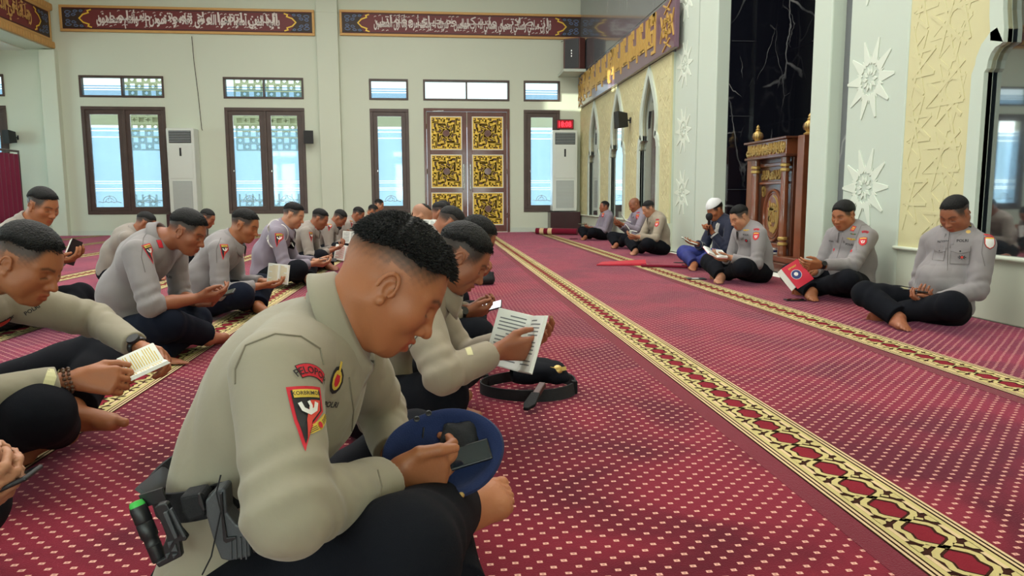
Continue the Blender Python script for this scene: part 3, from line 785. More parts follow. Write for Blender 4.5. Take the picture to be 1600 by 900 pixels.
_wn = [0]
def window(u0, u1, z0, z1, wall, panes=2, tall=True, film=True):
    """frame, mullion, glass and film in one opening of a wall; wall = far / left / rear"""
    _wn[0] += 1; n = _wn[0]
    if wall == 'far': T = Matrix.Translation((0, YF, 0))
    elif wall == 'left': T = Matrix.Translation((XL, 0, 0)) @ Matrix.Rotation(PI/2, 4, 'Z')
    else: T = Matrix.Translation((0, YB, 0)) @ Matrix.Rotation(PI, 4, 'Z'); 
    if wall == 'rear': u0, u1 = -u1, -u0
    mb = MB(); mb.T = T; fw = .075 if tall else .045; y0, y1 = -.02, .12
    mb.box((u0, y0, z0), (u1, y1, z0+fw)); mb.box((u0, y0, z1-fw), (u1, y1, z1)); mb.box((u0, y0, z0+fw), (u0+fw, y1, z1-fw)); mb.box((u1-fw, y0, z0+fw), (u1, y1, z1-fw))
    if panes == 2: c = (u0+u1)/2; mb.box((c-fw*.4, y0, z0+fw), (c+fw*.4, y1, z1-fw))
    fr = mb.build('window_%d' % n, M['frame'], None, bevel=.006); fr['kind'] = 'structure'
    spans = [(u0+fw, (u0+u1)/2-fw*.4), ((u0+u1)/2+fw*.4, u1-fw)] if panes == 2 else [(u0+fw, u1-fw)]
    for a, b in spans:
        if tall:
            mb = MB(); mb.T = T; q = .10
            for bx in (((a, .0, z0+fw), (b, .05, z0+fw+q*.9)), ((a, .0, z1-fw-q), (b, .05, z1-fw)), ((a, .0, z0+fw+q*.9), (a+q, .05, z1-fw-q)), ((b-q, .0, z0+fw+q*.9), (b, .05, z1-fw-q))): mb.box(*bx)
            sa = mb.build('sash', M['frame'], fr, bevel=.004)
            a2, b2, c0, c1 = a+q, b-q, z0+fw+q*.9, z1-fw-q
            mb = MB(); mb.T = T; mb.box((a2-.03, -.02, (z0+z1)/2-.25), (a2-.012, -.002, (z0+z1)/2-.21)); mb.build('latch', M['chrome'], sa)
        else: a2, b2, c0, c1 = a, b, z0+fw, z1-fw
        mb = MB(); mb.T = T; mb.box((a2, .035, c0), (b2, .041, c1)); mb.build('glass_pane', M['glass'], fr)
        if film:
            mb = MB(); mb.T = T; H = c1-c0; ww = b2-a2; t = .012
            if tall:
                # frosted from just under the top to the sill, broken by clear lines and a little dome motif
                cuts = [(.835, .822), (.765, .755), (.285, .277), (.262, .255), (.205, .197), (.182, .175)]
                z = c0+H*.0; edges = [c0]
                for hi, lo in sorted(cuts, key=lambda c: c[1]): edges += [c0+H*lo, c0+H*hi]
                top = c0+H*.86
                zz = [c0]+[e for e in edges[1:]]+[top]
                for i in range(0, len(zz)-1, 2): mb.box((a2, .031, zz[i]), (b2, .034, zz[i+1]))
                mb.build('frosted_film', M['frost'], fr)
                mb = MB(); mb.T = T; cx = (a2+b2)/2; zb = c0+H*.045; R_ = ww*.24
                arc = [(cx+R_*math.cos(PI*i/12), .030, zb+.02+R_*.95*math.sin(PI*i/12)**.8) for i in range(13)]
                mb.tube(arc, .006, 5); mb.tube([(cx+(x[0]-cx)*.6, .030, zb+.02+(x[2]-zb-.02)*.62) for x in arc], .005, 5)
                mb.tube([(cx+(x[0]-cx)*.25, .030, zb+.02+(x[2]-zb-.02)*.85) for x in arc], .004, 5)
                mb.tube([(cx-ww*.42+ww*.84*i/16, .030, zb+.018+.012*math.sin(i*PI/2)) for i in range(17)], .007, 5)
                mb.tube([(cx, .03, zb+R_*.9), (cx, .03, zb+R_*1.25)], .006, 5)
                mb.build('film_motif', M['etch'], fr)
            else:
                for lo, hi in ((.0, .30), (.36, .44), (.50, .58)): mb.box((a2, .031, c0+H*lo), (b2, .034, c0+H*hi))
                mb.build('frosted_film', M['frost'], fr)
for i, (a, b) in enumerate(far_windows):
    p = 2 if b-a > 1.2 else 1
    window(a, b, *WZ, 'far', p); window(a, b, *TZ, 'far', p, False)
window(DOOR[0], DOOR[1], *TZ, 'far', 2, False, film=False)
for a, b in left_windows: window(a, b, *WZ, 'left', 2); window(a, b, *TZ, 'left', 2, False, film=False)
for a, b in rear_windows: window(a, b, *WZ, 'rear', 2, film=False); window(a, b, *TZ, 'rear', 2, False, film=False)

# verandah beyond the far wall, seen through the clear strips of the glass
M['verandah'] = mat('verandah_paint', (226, 224, 200), .7); M['lattice'] = mat('lattice_screen', (222, 220, 190), .6)
M['paving'] = mat('paving', (186, 186, 178), .8)
mb = MB(); mb.box((-14, YF+.3, -.25), (8, YF+9, -.06)); struct('ground', mb, M['paving'])
mb = MB(); mb.box((-14, YF+2.6, 2.75), (7, YF+2.8, 3.3))
for x in (-13.6, -9.5, -6.5, 6.2): mb.box((x, YF+2.6, -.1), (x+.2, YF+2.8, 3.0))
struct('wall_verandah', mb, M['verandah'])
for x0, x1, z0, z1, ls_label in ((-8.0, -6.1, 2.1, 4.2, 'cream lattice screen outside, high behind the leftmost double window'), (-5.2, -3.0, 2.1, 4.2, 'cream lattice screen outside, high behind the second double window'),
        (-8.0, -6.1, -.06, .95, 'low lattice screen outside behind the foot of the leftmost double window'), (-5.2, -3.0, -.06, .95, 'low lattice screen outside behind the foot of the second double window')):
    mb = MB()
    nx = int((x1-x0)/.17); nz = int((z1-z0)/.17)
    for i in range(nx+1): mb.box((x0+i*.17-.02, YF+2.52, z0), (x0+i*.17+.02, YF+2.57, z1))
    for j in range(nz+1): mb.box((x0, YF+2.5, z0+j*.17-.02), (x1, YF+2.55, z0+j*.17+.02))
    for i in range(nx):
        for j in range(nz):
            if (i+j) % 2: cx, cz = x0+(i+.5)*.17, z0+(j+.5)*.17; mb.bar((cx-.08, YF+2.53, cz), (cx, YF+2.53, cz+.08), .03, .04); mb.bar((cx, YF+2.53, cz+.08), (cx+.08, YF+2.53, cz), .03, .04); mb.bar((cx+.08, YF+2.53, cz), (cx, YF+2.53, cz-.08), .03, .04); mb.bar((cx, YF+2.53, cz-.08), (cx-.08, YF+2.53, cz), .03, .04)
    tag(mb.build('lattice_screen', M['lattice']), ls_label, 'screen', 'lattice screens outside')

# unseen wall added outside the left windows; its two gaps shape the sun patches
mb = MB(); wall_with_holes(mb, -14, 26, -.2, 7, [(6.78, 7.38, 3.2, 3.75), (10.42, 10.9, 3.10, 3.62)], -15.2, -15.0, 'y'); struct('wall_sun_blocker', mb, M['verandah'])
# far wall piers, base strip
mb = MB(); mb.box((-2.66, YF-.12, 0), (-2.18, YF, ZC)); mb.box((-2.67, YF-.125, 5.02), (-2.17, YF, 5.035)); struct('wall_far_pier', mb, M['wall'], bevel=.01)
mb = MB(); mb.box((-8.66, YF-.16, 0), (-8.32, YF, 4.1)); struct('wall_left_pier', mb, M['wall'], bevel=.01)
mb = MB()
for a, b in ((-8.3, -2.67), (-2.17, DOOR[0]-.02), (DOOR[1]+.02, XW)): mb.box((a, YF-.012, 0), (b, YF, .11))
struct('baseboard_far', mb, M['wall_white'])

# ---- calligraphy
_AR = dict(zip('اأإآبتثجحخدذرزسشصضطظعغفقكلمنهوىيءةؤئ', [
 (0xFE8D, 0xFE8E), (0xFE83, 0xFE84), (0xFE87, 0xFE88), (0xFE81, 0xFE82), 0xFE8F, 0xFE95, 0xFE99, 0xFE9D, 0xFEA1, 0xFEA5, (0xFEA9, 0xFEAA), (0xFEAB, 0xFEAC),
 (0xFEAD, 0xFEAE), (0xFEAF, 0xFEB0), 0xFEB1, 0xFEB5, 0xFEB9, 0xFEBD, 0xFEC1, 0xFEC5, 0xFEC9, 0xFECD, 0xFED1, 0xFED5, 0xFED9, 0xFEDD, 0xFEE1, 0xFEE5, 0xFEE9,
 (0xFEED, 0xFEEE), (0xFEEF, 0xFEF0), 0xFEF1, (0xFE80, 0xFE80), (0xFE93, 0xFE94), (0xFE85, 0xFE86), 0xFE89]))
def shape_ar(t):
    out = []; i = 0; prev = False
    while i < len(t):
        ch = t[i]
        if ch == 'ل' and i+1 < len(t) and t[i+1] in 'اأإآ':
            b = {'ا': 0xFEFB, 'أ': 0xFEF7, 'إ': 0xFEF9, 'آ': 0xFEF5}[t[i+1]]; out.append(chr(b+(1 if prev else 0))); prev = False; i += 2; continue
        e = _AR.get(ch)
        if e is None: out.append(ch); prev = False; i += 1; continue
        nxt = i+1 < len(t) and t[i+1] in _AR and t[i+1] != 'ء'
        if isinstance(e, tuple): out.append(chr(e[1] if prev else e[0])); prev = False
        else: out.append(chr(e+(3 if prev and nxt else 1 if prev else 2 if nxt else 0))); prev = nxt
        i += 1
    return ''.join(reversed(out))
def fit2d(t, wd, ht, bold=0., fill=1.0):
    vs, fs = text2d(t, 1., bold=bold)
    if not vs: return [], []
    xs = [v[0] for v in vs]; ys = [v[1] for v in vs]; W_, H_ = max(xs)-min(xs), max(ys)-min(ys); cx, cy = (max(xs)+min(xs))/2, (max(ys)+min(ys))/2
    return [((x-cx)/W_*wd, (y-cy)/H_*ht) for x, y in vs], fs
def flat(name, T, layers, parent=None, th=.004):
    """layers of flat ornament on a board, each a thin raised sheet; T maps (x, y, height)"""
    mb = MB(); mats = []
    for i, (m, (vs, fs), hgt) in enumerate(layers):
        if m not in mats: mats.append(m)
        mb.mi = mats.index(m); mb.add([T @ Vector((x, y, hgt)) for x, y in vs], fs)
        bd = {}
        for f in fs:
            for a, b in zip(f, f[1:]+f[:1]):
                if (b, a) in bd: del bd[(b, a)]
                else: bd[(a, b)] = 1
        for a, b in bd: mb.add([T @ Vector((vs[a][0], vs[a][1], hgt)), T @ Vector((vs[b][0], vs[b][1], hgt)), T @ Vector((vs[b][0], vs[b][1], hgt-th)), T @ Vector((vs[a][0], vs[a][1], hgt-th))], [(0, 1, 2, 3)])
    me = bpy.data.meshes.new(name); me.from_pydata(mb.v, [], mb.f); me.polygons.foreach_set('material_index', mb.m)
    return link_mesh(name, me, [M[m] for m in mats], parent)
def ribbon2d(pts, w_, closed=False):
    vs = []; fs = []; n = len(pts)
    P_ = [Vector(p) for p in pts]
    for i in range(n):
        a = P_[i-1] if (i or closed) else P_[i]; b = P_[(i+1) % n] if (i < n-1 or closed) else P_[i]
        d1 = (P_[i]-a); d2 = (b-P_[i]); d1 = d1.normalized() if d1.length else d2.normalized(); d2 = d2.normalized() if d2.length else d1
        t = (d1+d2); t = t.normalized() if t.length > 1e-6 else d1; nn = Vector((-t.y, t.x)); k = 1/max(.5, abs(nn.dot(Vector((-d1.y, d1.x)))))
        vs += [tuple(P_[i]+nn*w_/2*k), tuple(P_[i]-nn*w_/2*k)]
    for i in range(n if closed else n-1): j = (i+1) % n; fs.append((2*i, 2*i+1, 2*j+1, 2*j))
    return vs, fs
def merge2d(*ms):
    vs = []; fs = []
    for a, b in ms: k = len(vs); vs += list(a); fs += [tuple(i+k for i in f) for f in b]
    return vs, fs
def quad2d(x0, y0, x1, y1): return [(x0, y0), (x1, y0), (x1, y1), (x0, y1)], [(0, 1, 2, 3)]
def scroll_end(x, s, h):
    """arabesque end piece, pointing along s from x"""
    Y = []; B = []; K = []
    pts = [(x+s*.62, h*.46), (x+s*.54, h*.40), (x+s*.56, h*.30), (x+s*.44, h*.20), (x+s*.36, 0), (x+s*.44, -h*.20), (x+s*.56, -h*.30), (x+s*.54, -h*.40), (x+s*.62, -h*.46)]
    Y.append(ribbon2d(pts, .028))
    K.append(([(x, -h/2), (x+s*.5, -h/2), (x+s*.34, 0), (x+s*.5, h/2), (x, h/2)], [(0, 1, 2, 3, 4)] if s > 0 else [(4, 3, 2, 1, 0)]))
    for sy in (1, -1):
        for cx, cy, r in ((.12, .30, .07), (.28, .36, .05), (.12, .12, .05), (.40, .38, .04), (.24, .18, .05)):
            a = [(x+s*(cx+r*math.cos(t)*(1-t/14)), sy*(cy*h+r*h*1.4*math.sin(t)*(1-t/14))) for t in np.linspace(0, 6.6, 14)]
            (B if (cx*100) % 3 < 1.5 else Y).append(ribbon2d(a, .017))
    return merge2d(*Y), merge2d(*B), K[0]
def frieze(name, T, Lh, h, text, label, small=None):
    """inscription board: gilt frame, maroon field, end ornaments and raised lettering"""
    mb = MB(); mb.T = T; mb.box((-Lh, -h/2, 0), (Lh, h/2, .03)); root = mb.build(name, M['maroon'])
    tag(root, label, 'inscription board', None)
    mb = MB(); mb.T = T; g = .055
    mb.box((-Lh-g, h/2, 0), (Lh+g, h/2+g, .05)); mb.box((-Lh-g, -h/2-g, 0), (Lh+g, -h/2, .05)); mb.box((-Lh-g, -h/2, 0), (-Lh, h/2, .05)); mb.box((Lh, -h/2, 0), (Lh+g, h/2, .05))
    mb.build('frame', M['gold2'], root, bevel=.008)
    ls = [('dark', quad2d(-Lh, h/2-.03, Lh, h/2-.015), .034), ('dark', quad2d(-Lh, -h/2+.015, Lh, -h/2+.03), .034)]
    for s in (1, -1):
        Yl, Bl, K = scroll_end(-s*Lh, s, h*.9); ls += [('dark', K, .034), ('blue', Bl, .040), ('gold', Yl, .044)]
    flat('end_ornament', T, ls, root)
    hw = Lh-.72; t1, t2 = text
    lay = [('letter', fit2d(shape_ar(t1), hw*2, h*.90, .030), .042)]
    if t2:
        v, f = fit2d(shape_ar(t2), hw*1.96, h*.62, .014); lay.append(('letter', ([(x, y+h*.10) for x, y in v], f), .046))
    # vowel marks between the letters
    rs = random.Random(len(t1)); mk = []
    for i in range(int(hw*2/.085)):
        x = -hw+i*.085+rs.random()*.03; yy = rs.choice((.36, .30, -.36, -.30))*h
        mk.append(ribbon2d([(x, yy), (x+.035, yy+.022), (x+.055, yy+.012)], .012))
    lay.append(('letter', merge2d(*mk), .040))
    flat('lettering', T, lay, root)
    return root
Tfar = lambda cx, cz: Matrix.Translation((cx, YF, cz)) @ Matrix(((1, 0, 0, 0), (0, 0, -1, 0), (0, 1, 0, 0), (0, 0, 0, 1)))
frieze('inscription_board', Tfar((-8.22-2.70)/2, 4.80), (8.22-2.70)/2-.06, .46, ('ياأيها الذين آمنوا اتقوا الله حق تقاته ولا تموتن إلا وأنتم مسلمون', 'الذين اتقوا ولا تموتن مسلمون'),
       'long maroon inscription board with white script above the two double windows')
frieze('inscription_board', Tfar((-2.15+3.53)/2, 4.82), (2.15+3.53)/2-.06, .46, ('قل إن صلاتي ونسكي ومحياي ومماتي لله رب العالمين لا شريك له وبذلك أمرت وأنا أول المسلمين', 'إن صلاتي ونسكي ومحياي ومماتي'),
       'maroon inscription board with white script above the carved double door')
# the aisle beam on the left with its gilt inscription
mb = MB(); mb.box((-9.0, YB, 4.12), (-8.42, YF, ZC)); struct('trim_1', mb, M['wall'])
mb = MB(); mb.box((XL, YB, 4.10), (-9.0, YF, 4.16)); struct('ceiling_aisle', mb, M['ceiling'])
TL = Matrix.Translation((-8.40, 14.6, 4.62)) @ Matrix(((0, 0, 1, 0), (1, 0, 0, 0), (0, 1, 0, 0), (0, 0, 0, 1)))
TL = Matrix.Translation((-8.42, 14.6, 4.62)) @ Matrix(((0, 0, 1, 0), (1, 0, 0, 0), (0, 1, 0, 0), (0, 0, 0, 1)))
rt = frieze('inscription_board', TL, 3.05, .56, ('ربنا آتنا في الدنيا حسنة وفي الآخرة حسنة وقنا عذاب النار', 'ربنا لا تزغ قلوبنا'), 'gilt framed inscription board running along the left aisle beam')
for o in rt.children:
    if o.name.startswith('lettering'): o.data.materials[0] = M['gold2']
mb = MB(); mb.T = TL
for s in (1, -1):
    mb.box((-3.2, s*.335, 0), (3.2, s*.48, .05))
    for i in range(64): mb.box((-3.17+i*.1, s*.35, .05), (-3.11+i*.1, s*.465, .062))
mb.build('carved_border', M['gold2'], rt, bevel=.006)

# ---- double door
dr = empty('carved_double_door', (.745, YF, 0), 0, None, None); dr.name = 'door_1'; dr['kind'] = 'structure'
mb = MB(); x0, x1 = DOOR
mb.box((x0, YF-.03, 0), (x0+.06, YF+.14, 2.92)); mb.box((x1-.06, YF-.03, 0), (x1, YF+.14, 2.92)); mb.box((x0+.06, YF-.03, 2.85), (x1-.06, YF+.14, 2.92))
mb.build('door_frame', M['door'], dr, bevel=.006)
M['panel_dark'] = mat('grille_backing', (92, 64, 30), .5)
def lattice2d(s):
    """interlaced square-kufic style grille in the square -s..s"""
    R_ = []; q = s/8.
    def line(*p): R_.append(ribbon2d([(x*q, y*q) for x, y in p], q*.78))
    for rot in range(4):
        c, s_ = (1, 0, -1, 0)[rot], (0, 1, 0, -1)[rot]
        def T_(p): return [(x*c-y*s_, x*s_+y*c) for x, y in p]
        for p in ([(-8, 5.6), (-1, 5.6), (-1, 7.4), (1.2, 7.4)], [(-6, 8), (-6, 6.6), (-2.6, 6.6), (-2.6, 8)], [(1, 5.6), (2.6, 5.6), (2.6, 7.2), (5.8, 7.2), (5.8, 4.4), (7.2, 4.4)],
                  [(-7.4, 7.4), (-7.4, 6.9)], [(0, 5.6), (0, 4.3), (-5.2, 4.3), (-5.2, 1)], [(1.3, 4.3), (4.4, 4.3), (4.4, 0)], [(-4, 3), (-1.3, .3+1.3)], [(-3.8, 4.3), (-3.8, 3.2), (0, -.2+1.7)],
                  [(0, 3.1), (3.1, 0)], [(-1.5, 4.2), (1.6, 1.3)], [(6.8, 3), (6.8, -.6), (8, -.6)], [(6, 2), (6, -3)]):
            line(*T_(p))
    return merge2d(*R_)
hx = (x0+x1)/2
for k, (a, b) in enumerate(((x0+.065, hx-.004), (hx+.004, x1-.065))):
    lf = MB(); rows = [(.17, .955), (1.06, 1.85), (1.955, 2.74)]; m0, m1 = a+.085, b-.085
    if k == 0: m1 -= .03; 
    else: m0 += .03
    lf.box((a, YF+.02, .012), (m0, YF+.075, 2.845)); lf.box((m1, YF+.02, .012), (b, YF+.075, 2.845))
    zz = [.012]+[z for r_ in rows for z in r_]+[2.845]
    for i in range(0, len(zz), 2): lf.box((m0, YF+.02, zz[i]), (m1, YF+.075, zz[i+1]))
    leaf = lf.build('door_leaf', M['door'], dr, bevel=.004)
    for z0, z1 in rows:
        cx, cz = (m0+m1)/2, (z0+z1)/2; T = Matrix.Translation((cx, YF+.03, cz)) @ Matrix(((1, 0, 0, 0), (0, 0, -1, 0), (0, 1, 0, 0), (0, 0, 0, 1)))
        mb = MB(); mb.box((m0, YF+.045, z0), (m1, YF+.055, z1)); mb.box((cx-.05, YF+.02, cz-.05), (cx+.05, YF+.045, cz+.05)); bk = mb.build('panel_back', M['panel_dark'], leaf)
        sw, sh = (m1-m0)/2, (z1-z0)/2
        l2 = lattice2d(1.); v = [(x*(sw-.03), y*(sh-.03)) for x, y in l2[0]]
        g = .022; ed = merge2d(quad2d(-sw, -sh, sw, -sh+g), quad2d(-sw, sh-g, sw, sh), quad2d(-sw, -sh+g, -sw+g, sh-g), quad2d(sw-g, -sh+g, sw, sh-g))
        go = g+.018; e2 = merge2d(quad2d(-sw+g, -sh+g, sw-g, -sh+go), quad2d(-sw+g, sh-go, sw-g, sh-g), quad2d(-sw+g, -sh+go, -sw+go, sh-go), quad2d(sw-go, -sh+go, sw-g, sh-go))
        flat('gilt_grille', T, [('gold', (v, l2[1]), .008), ('gold', e2, .010), ('white_edge', ed, .014)], leaf, th=.012)
        ob = merge2d((disc(.085, 8), [tuple(range(8))])); flat('boss', T, [('door', ob, .016)], leaf, th=.01)
    sx = hx-.085 if k == 0 else hx+.075
    mb = MB(); mb.tube([(sx, YF-.03, 1.02), (sx, YF-.03, 1.62)], .016, 10); mb.tube([(sx, YF-.03, 1.10), (sx, YF+.03, 1.10)], .009, 8); mb.tube([(sx, YF-.03, 1.54), (sx, YF+.03, 1.54)], .009, 8)
    mb.build('pull_handle', M['chrome'], leaf, smooth=True)
    for hz in (.4, 1.45, 2.5):
        mb = MB(); e = a if k == 0 else b; mb.tube([(e, YF+.012, hz-.06), (e, YF+.012, hz+.06)], .011, 8); mb.build('hinge', M['chrome'], leaf)
mb = MB(); mb.box((-.08, YF-.01, 2.86), (.14, YF+.03, 2.90)); mb.bar((-.05, YF-.02, 2.85), (.2, YF-.05, 2.86), .02, .012); mb.build('door_closer', M['chrome'], dr)
mb = MB(); mb.box((x0+.06, YF-.02, 0), (x1-.06, YF+.1, .012)); mb.build('threshold', M['white_edge'], dr)

# ---- right wall: plinth, arcade, relief panels, marble niche
M['marble'] = None
def marble(name, base, vein, rough, sc_):
    m = mat(name, base, rough, coat=.6); nt = m.node_tree; b = nt.nodes['Principled BSDF']; tc = nt.nodes.new('ShaderNodeTexCoord')
    def mk_vein(rot, scl, wd, m0, m1, seed):
        n = nt.nodes.new('ShaderNodeTexNoise'); n.inputs['Scale'].default_value = 1.6; n.inputs['Detail'].default_value = 6; nt.links.new(tc.outputs['Object'], n.inputs['Vector'])
        sc1 = nt.nodes.new('ShaderNodeVectorMath'); sc1.operation = 'SCALE'; sc1.inputs['Scale'].default_value = .35; nt.links.new(n.outputs['Color'], sc1.inputs[0])
        ad = nt.nodes.new('ShaderNodeVectorMath'); ad.operation = 'ADD'; nt.links.new(tc.outputs['Object'], ad.inputs[0]); nt.links.new(sc1.outputs[0], ad.inputs[1])
        mp = nt.nodes.new('ShaderNodeMapping'); mp.inputs['Location'].default_value = (seed, seed, seed); mp.inputs['Rotation'].default_value = rot; mp.inputs['Scale'].default_value = scl
        nt.links.new(ad.outputs[0], mp.inputs[0])
        vo = nt.nodes.new('ShaderNodeTexVoronoi'); vo.feature = 'DISTANCE_TO_EDGE'; vo.inputs['Scale'].default_value = sc_; nt.links.new(mp.outputs[0], vo.inputs['Vector'])
        d = nt.nodes.new('ShaderNodeMapRange'); d.inputs[1].default_value = 0; d.inputs[2].default_value = wd; d.inputs[3].default_value = 1; d.inputs[4].default_value = 0; nt.links.new(vo.outputs['Distance'], d.inputs[0])
        n2 = nt.nodes.new('ShaderNodeTexNoise'); n2.inputs['Scale'].default_value = 1.7; n2.inputs['Detail'].default_value = 3; nt.links.new(mp.outputs[0], n2.inputs['Vector'])
        e = nt.nodes.new('ShaderNodeMapRange'); e.inputs[1].default_value = m0; e.inputs[2].default_value = m1; nt.links.new(n2.outputs['Fac'], e.inputs[0])
        g = nt.nodes.new('ShaderNodeMath'); g.operation = 'MULTIPLY'; nt.links.new(d.outputs[0], g.inputs[0]); nt.links.new(e.outputs[0], g.inputs[1]); return g
    g1, g2 = mk_vein((.5, .2, .3), (1.0, 1.0, .45), .014, .42, .62, 3.1), mk_vein((-.4, .5, .2), (1.8, 1.8, .8), .010, .5, .7, 7.7)
    acc = nt.nodes.new('ShaderNodeMath'); acc.operation = 'MAXIMUM'; nt.links.new(g1.outputs[0], acc.inputs[0]); nt.links.new(g2.outputs[0], acc.inputs[1])
    mx = nt.nodes.new('ShaderNodeMix'); mx.data_type = 'RGBA'; mx.inputs[6].default_value = lin(base); mx.inputs[7].default_value = lin(vein)
    nt.links.new(acc.outputs[0], mx.inputs[0]); nt.links.new(mx.outputs[2], b.inputs['Base Color']); return m
M['marble'] = marble('black_marble', (17, 18, 26), (150, 150, 150), .09, 1.5)
M['stone'] = marble('grey_polished_stone', (104, 106, 110), (150, 150, 152), .10, 1.2)
M['darkglass'] = mat('dark_glass', (34, 40, 44), .03, coat=1, spec=1.0)
M['darkglass'].node_tree.nodes['Principled BSDF'].inputs['IOR'].default_value = 2.6

def arch_outline(cy, top=2.78, half=.50, foot=.42):
    """opening outline in (y, z), from lower far jamb over the point to the lower near jamb"""
    s = [(half, foot), (half, 1.60)]
    s += [(half-.02-.10*(1-math.cos(t)), 1.62+.13*math.sin(t)) for t in np.linspace(0, PI/2, 5)]
    s += [(half-.145, 1.76), (half-.145, 1.84)]
    for t in np.linspace(0, 1, 12)[1:]:
        b = half-.145; x = b*(1-t**1.9)+.075*math.sin(PI*min(t*1.25, 1))*(1-t); s.append((max(x, 0), 1.84+(top-1.84)*(t**.86)))
    far = [(cy+a, z) for a, z in s]; near = [(cy-a, z) for a, z in s]
    return far, near
AZ0, AZ1 = .42, 2.93
far_arches = [16.15, 14.05, 11.95]; near_arches = [4.05, 1.95, -.15, -2.25]
def to_x(poly, x0, x1, mb):
    n = len(poly); mb.add([(x0, y, z) for y, z in poly]+[(x1, y, z) for y, z in poly], [tuple(range(n)), tuple(range(n, 2*n))[::-1]]+[(i, i+n, (i+1) % n+n, (i+1) % n) for i in range(n)])
def arcade(name, centers, y_far, y_near, xf):
    mb = MB(); edges = [y_far]+[(a+b)/2 for a, b in zip(centers, centers[1:])]+[y_near]
    for c, a, b in zip(centers, edges, edges[1:]):
        F_, N_ = arch_outline(c)
        to_x([(a, AZ0), (a, AZ1), (c, AZ1)]+F_[::-1], xf, xf+.03, mb); to_x([(b, AZ0), (b, AZ1), (c, AZ1)]+N_[::-1], xf, xf+.03, mb)
    struct(name, mb, M['cream'])
    for c in centers:
        F_, N_ = arch_outline(c); ol = F_+N_[::-1][1:]
        mb = MB(); w0 = .115; outer = []
        pts = [Vector(p) for p in ol]
        for i, p in enumerate(pts):
            if i == 0: nn = Vector((1, 0))
            elif i == len(pts)-1: nn = Vector((-1, 0))
            else:
                d = (pts[i+1]-pts[i-1]).normalized(); nn = Vector((d.y, -d.x))
            if abs(p[0]-c) < .01: nn = Vector((0, 1.25))
            outer.append(p+nn*w0)
        n = len(pts)
        for i in range(n-1):
            a, b, c_, d = pts[i], pts[i+1], outer[i+1], outer[i]
            mb.add([(xf-.03, *a), (xf-.03, *b), (xf-.03, *c_), (xf-.03, *d), (xf+.035, *a), (xf+.035, *b), (xf+.02, *c_), (xf+.02, *d)], [(0, 1, 2, 3), (0, 4, 5, 1), (3, 2, 6, 7)])
        o = mb.build('arch_moulding', M['wall_white']); o['kind'] = 'structure'
        mb = MB(); mb.box((xf+.032, c-.62, AZ0), (xf+.05, c+.62, AZ1)); o = mb.build('trim_pane', M['darkglass']); o['kind'] = 'structure'; o.name = 'window_arch_glass'
arcade('wall_right_arcade', far_arches, YF, 10.83, 3.47)
arcade('wall_right_near_arcade', near_arches, 5.40, -3.4, 3.56)
mb = MB(); mb.box((3.44, 10.83, 0), (3.75, YF, .415)); mb.box((3.40, 10.83, .40), (3.75, YF, .425)); mb.box((3.56, YB, 0), (3.9, 6.20, .41)); mb.box((3.53, YB, .40), (3.9, 5.42, .425))
struct('wall_right_plinth', mb, M['wall'], bevel=.01)
mb = MB(); mb.box((3.47, 10.83, 2.93), (3.9, YF, ZC)); mb.box((3.46, 10.83, 3.75), (3.5, YF, ZC)); struct('wall_right_stone', mb, M['stone'])
mb = MB(); mb.box((3.64, YB, .42), (3.9, -3.4, ZC)); mb.box((3.60, -3.4, 2.93), (3.9, 5.40, ZC)); mb.box((3.75, YB, 0), (3.9, 6.2, ZC)); mb.box((3.64, 9.8, 0), (3.9, YF, 2.93)); struct('wall_right', mb, M['cream'])
# white star piers, jambs and dark grooves either side of the niche
mb = MB(); mb.box((3.53, 9.90, 0), (3.9, 10.84, ZC)); mb.box((3.475, 10.835, 0), (3.9, 10.86, ZC)); struct('wall_right_pier', mb, M['wall_white'], bevel=.02)
mb = MB(); mb.box((3.55, 5.38, 0), (3.9, 6.20, ZC)); struct('wall_right_near_pier', mb, M['wall_white'], bevel=.02)
mb = MB(); mb.box((3.60, 9.55, 0), (3.9, 9.92, ZC)); mb.box((3.60, 6.16, 0), (3.9, 6.60, ZC)); struct('trim_1', mb, M['stone'])
mb = MB(); mb.box((3.44, 8.98, 0), (3.95, 9.62, ZC)); mb.box((3.47, 6.36, 0), (3.95, 6.68, ZC)); struct('trim_2', mb, M['wall_white'], bevel=.015)
mb = MB(); mb.box((4.62, 6.3, 0), (4.74, 9.4, ZC)); mb.box((3.9, 8.90, 0), (4.7, 9.0, ZC)); mb.box((3.60, 8.965, 0), (4.7, 8.979, ZC)); mb.box((3.6, 6.60, 0), (4.7, 6.70, ZC)); niche = struct('wall_niche', mb, M['marble'])
mb = MB(); M['joint'] = mat('tile_joint', (52, 52, 58), .5)
for z in (.9, 1.8, 2.7, 3.6, 4.5): mb.box((3.62, 8.958, z), (4.62, 8.966, z+.008)); mb.box((4.612, 6.7, z), (4.621, 8.96, z+.008))
for x in (3.95, 4.3): mb.box((x, 8.958, 0), (x+.006, 8.966, ZC))
for y in (8.5, 7.9, 7.3): mb.box((4.612, y, 0), (4.621, y+.007, ZC))
mb.build('tile_joints', M['joint'], niche)
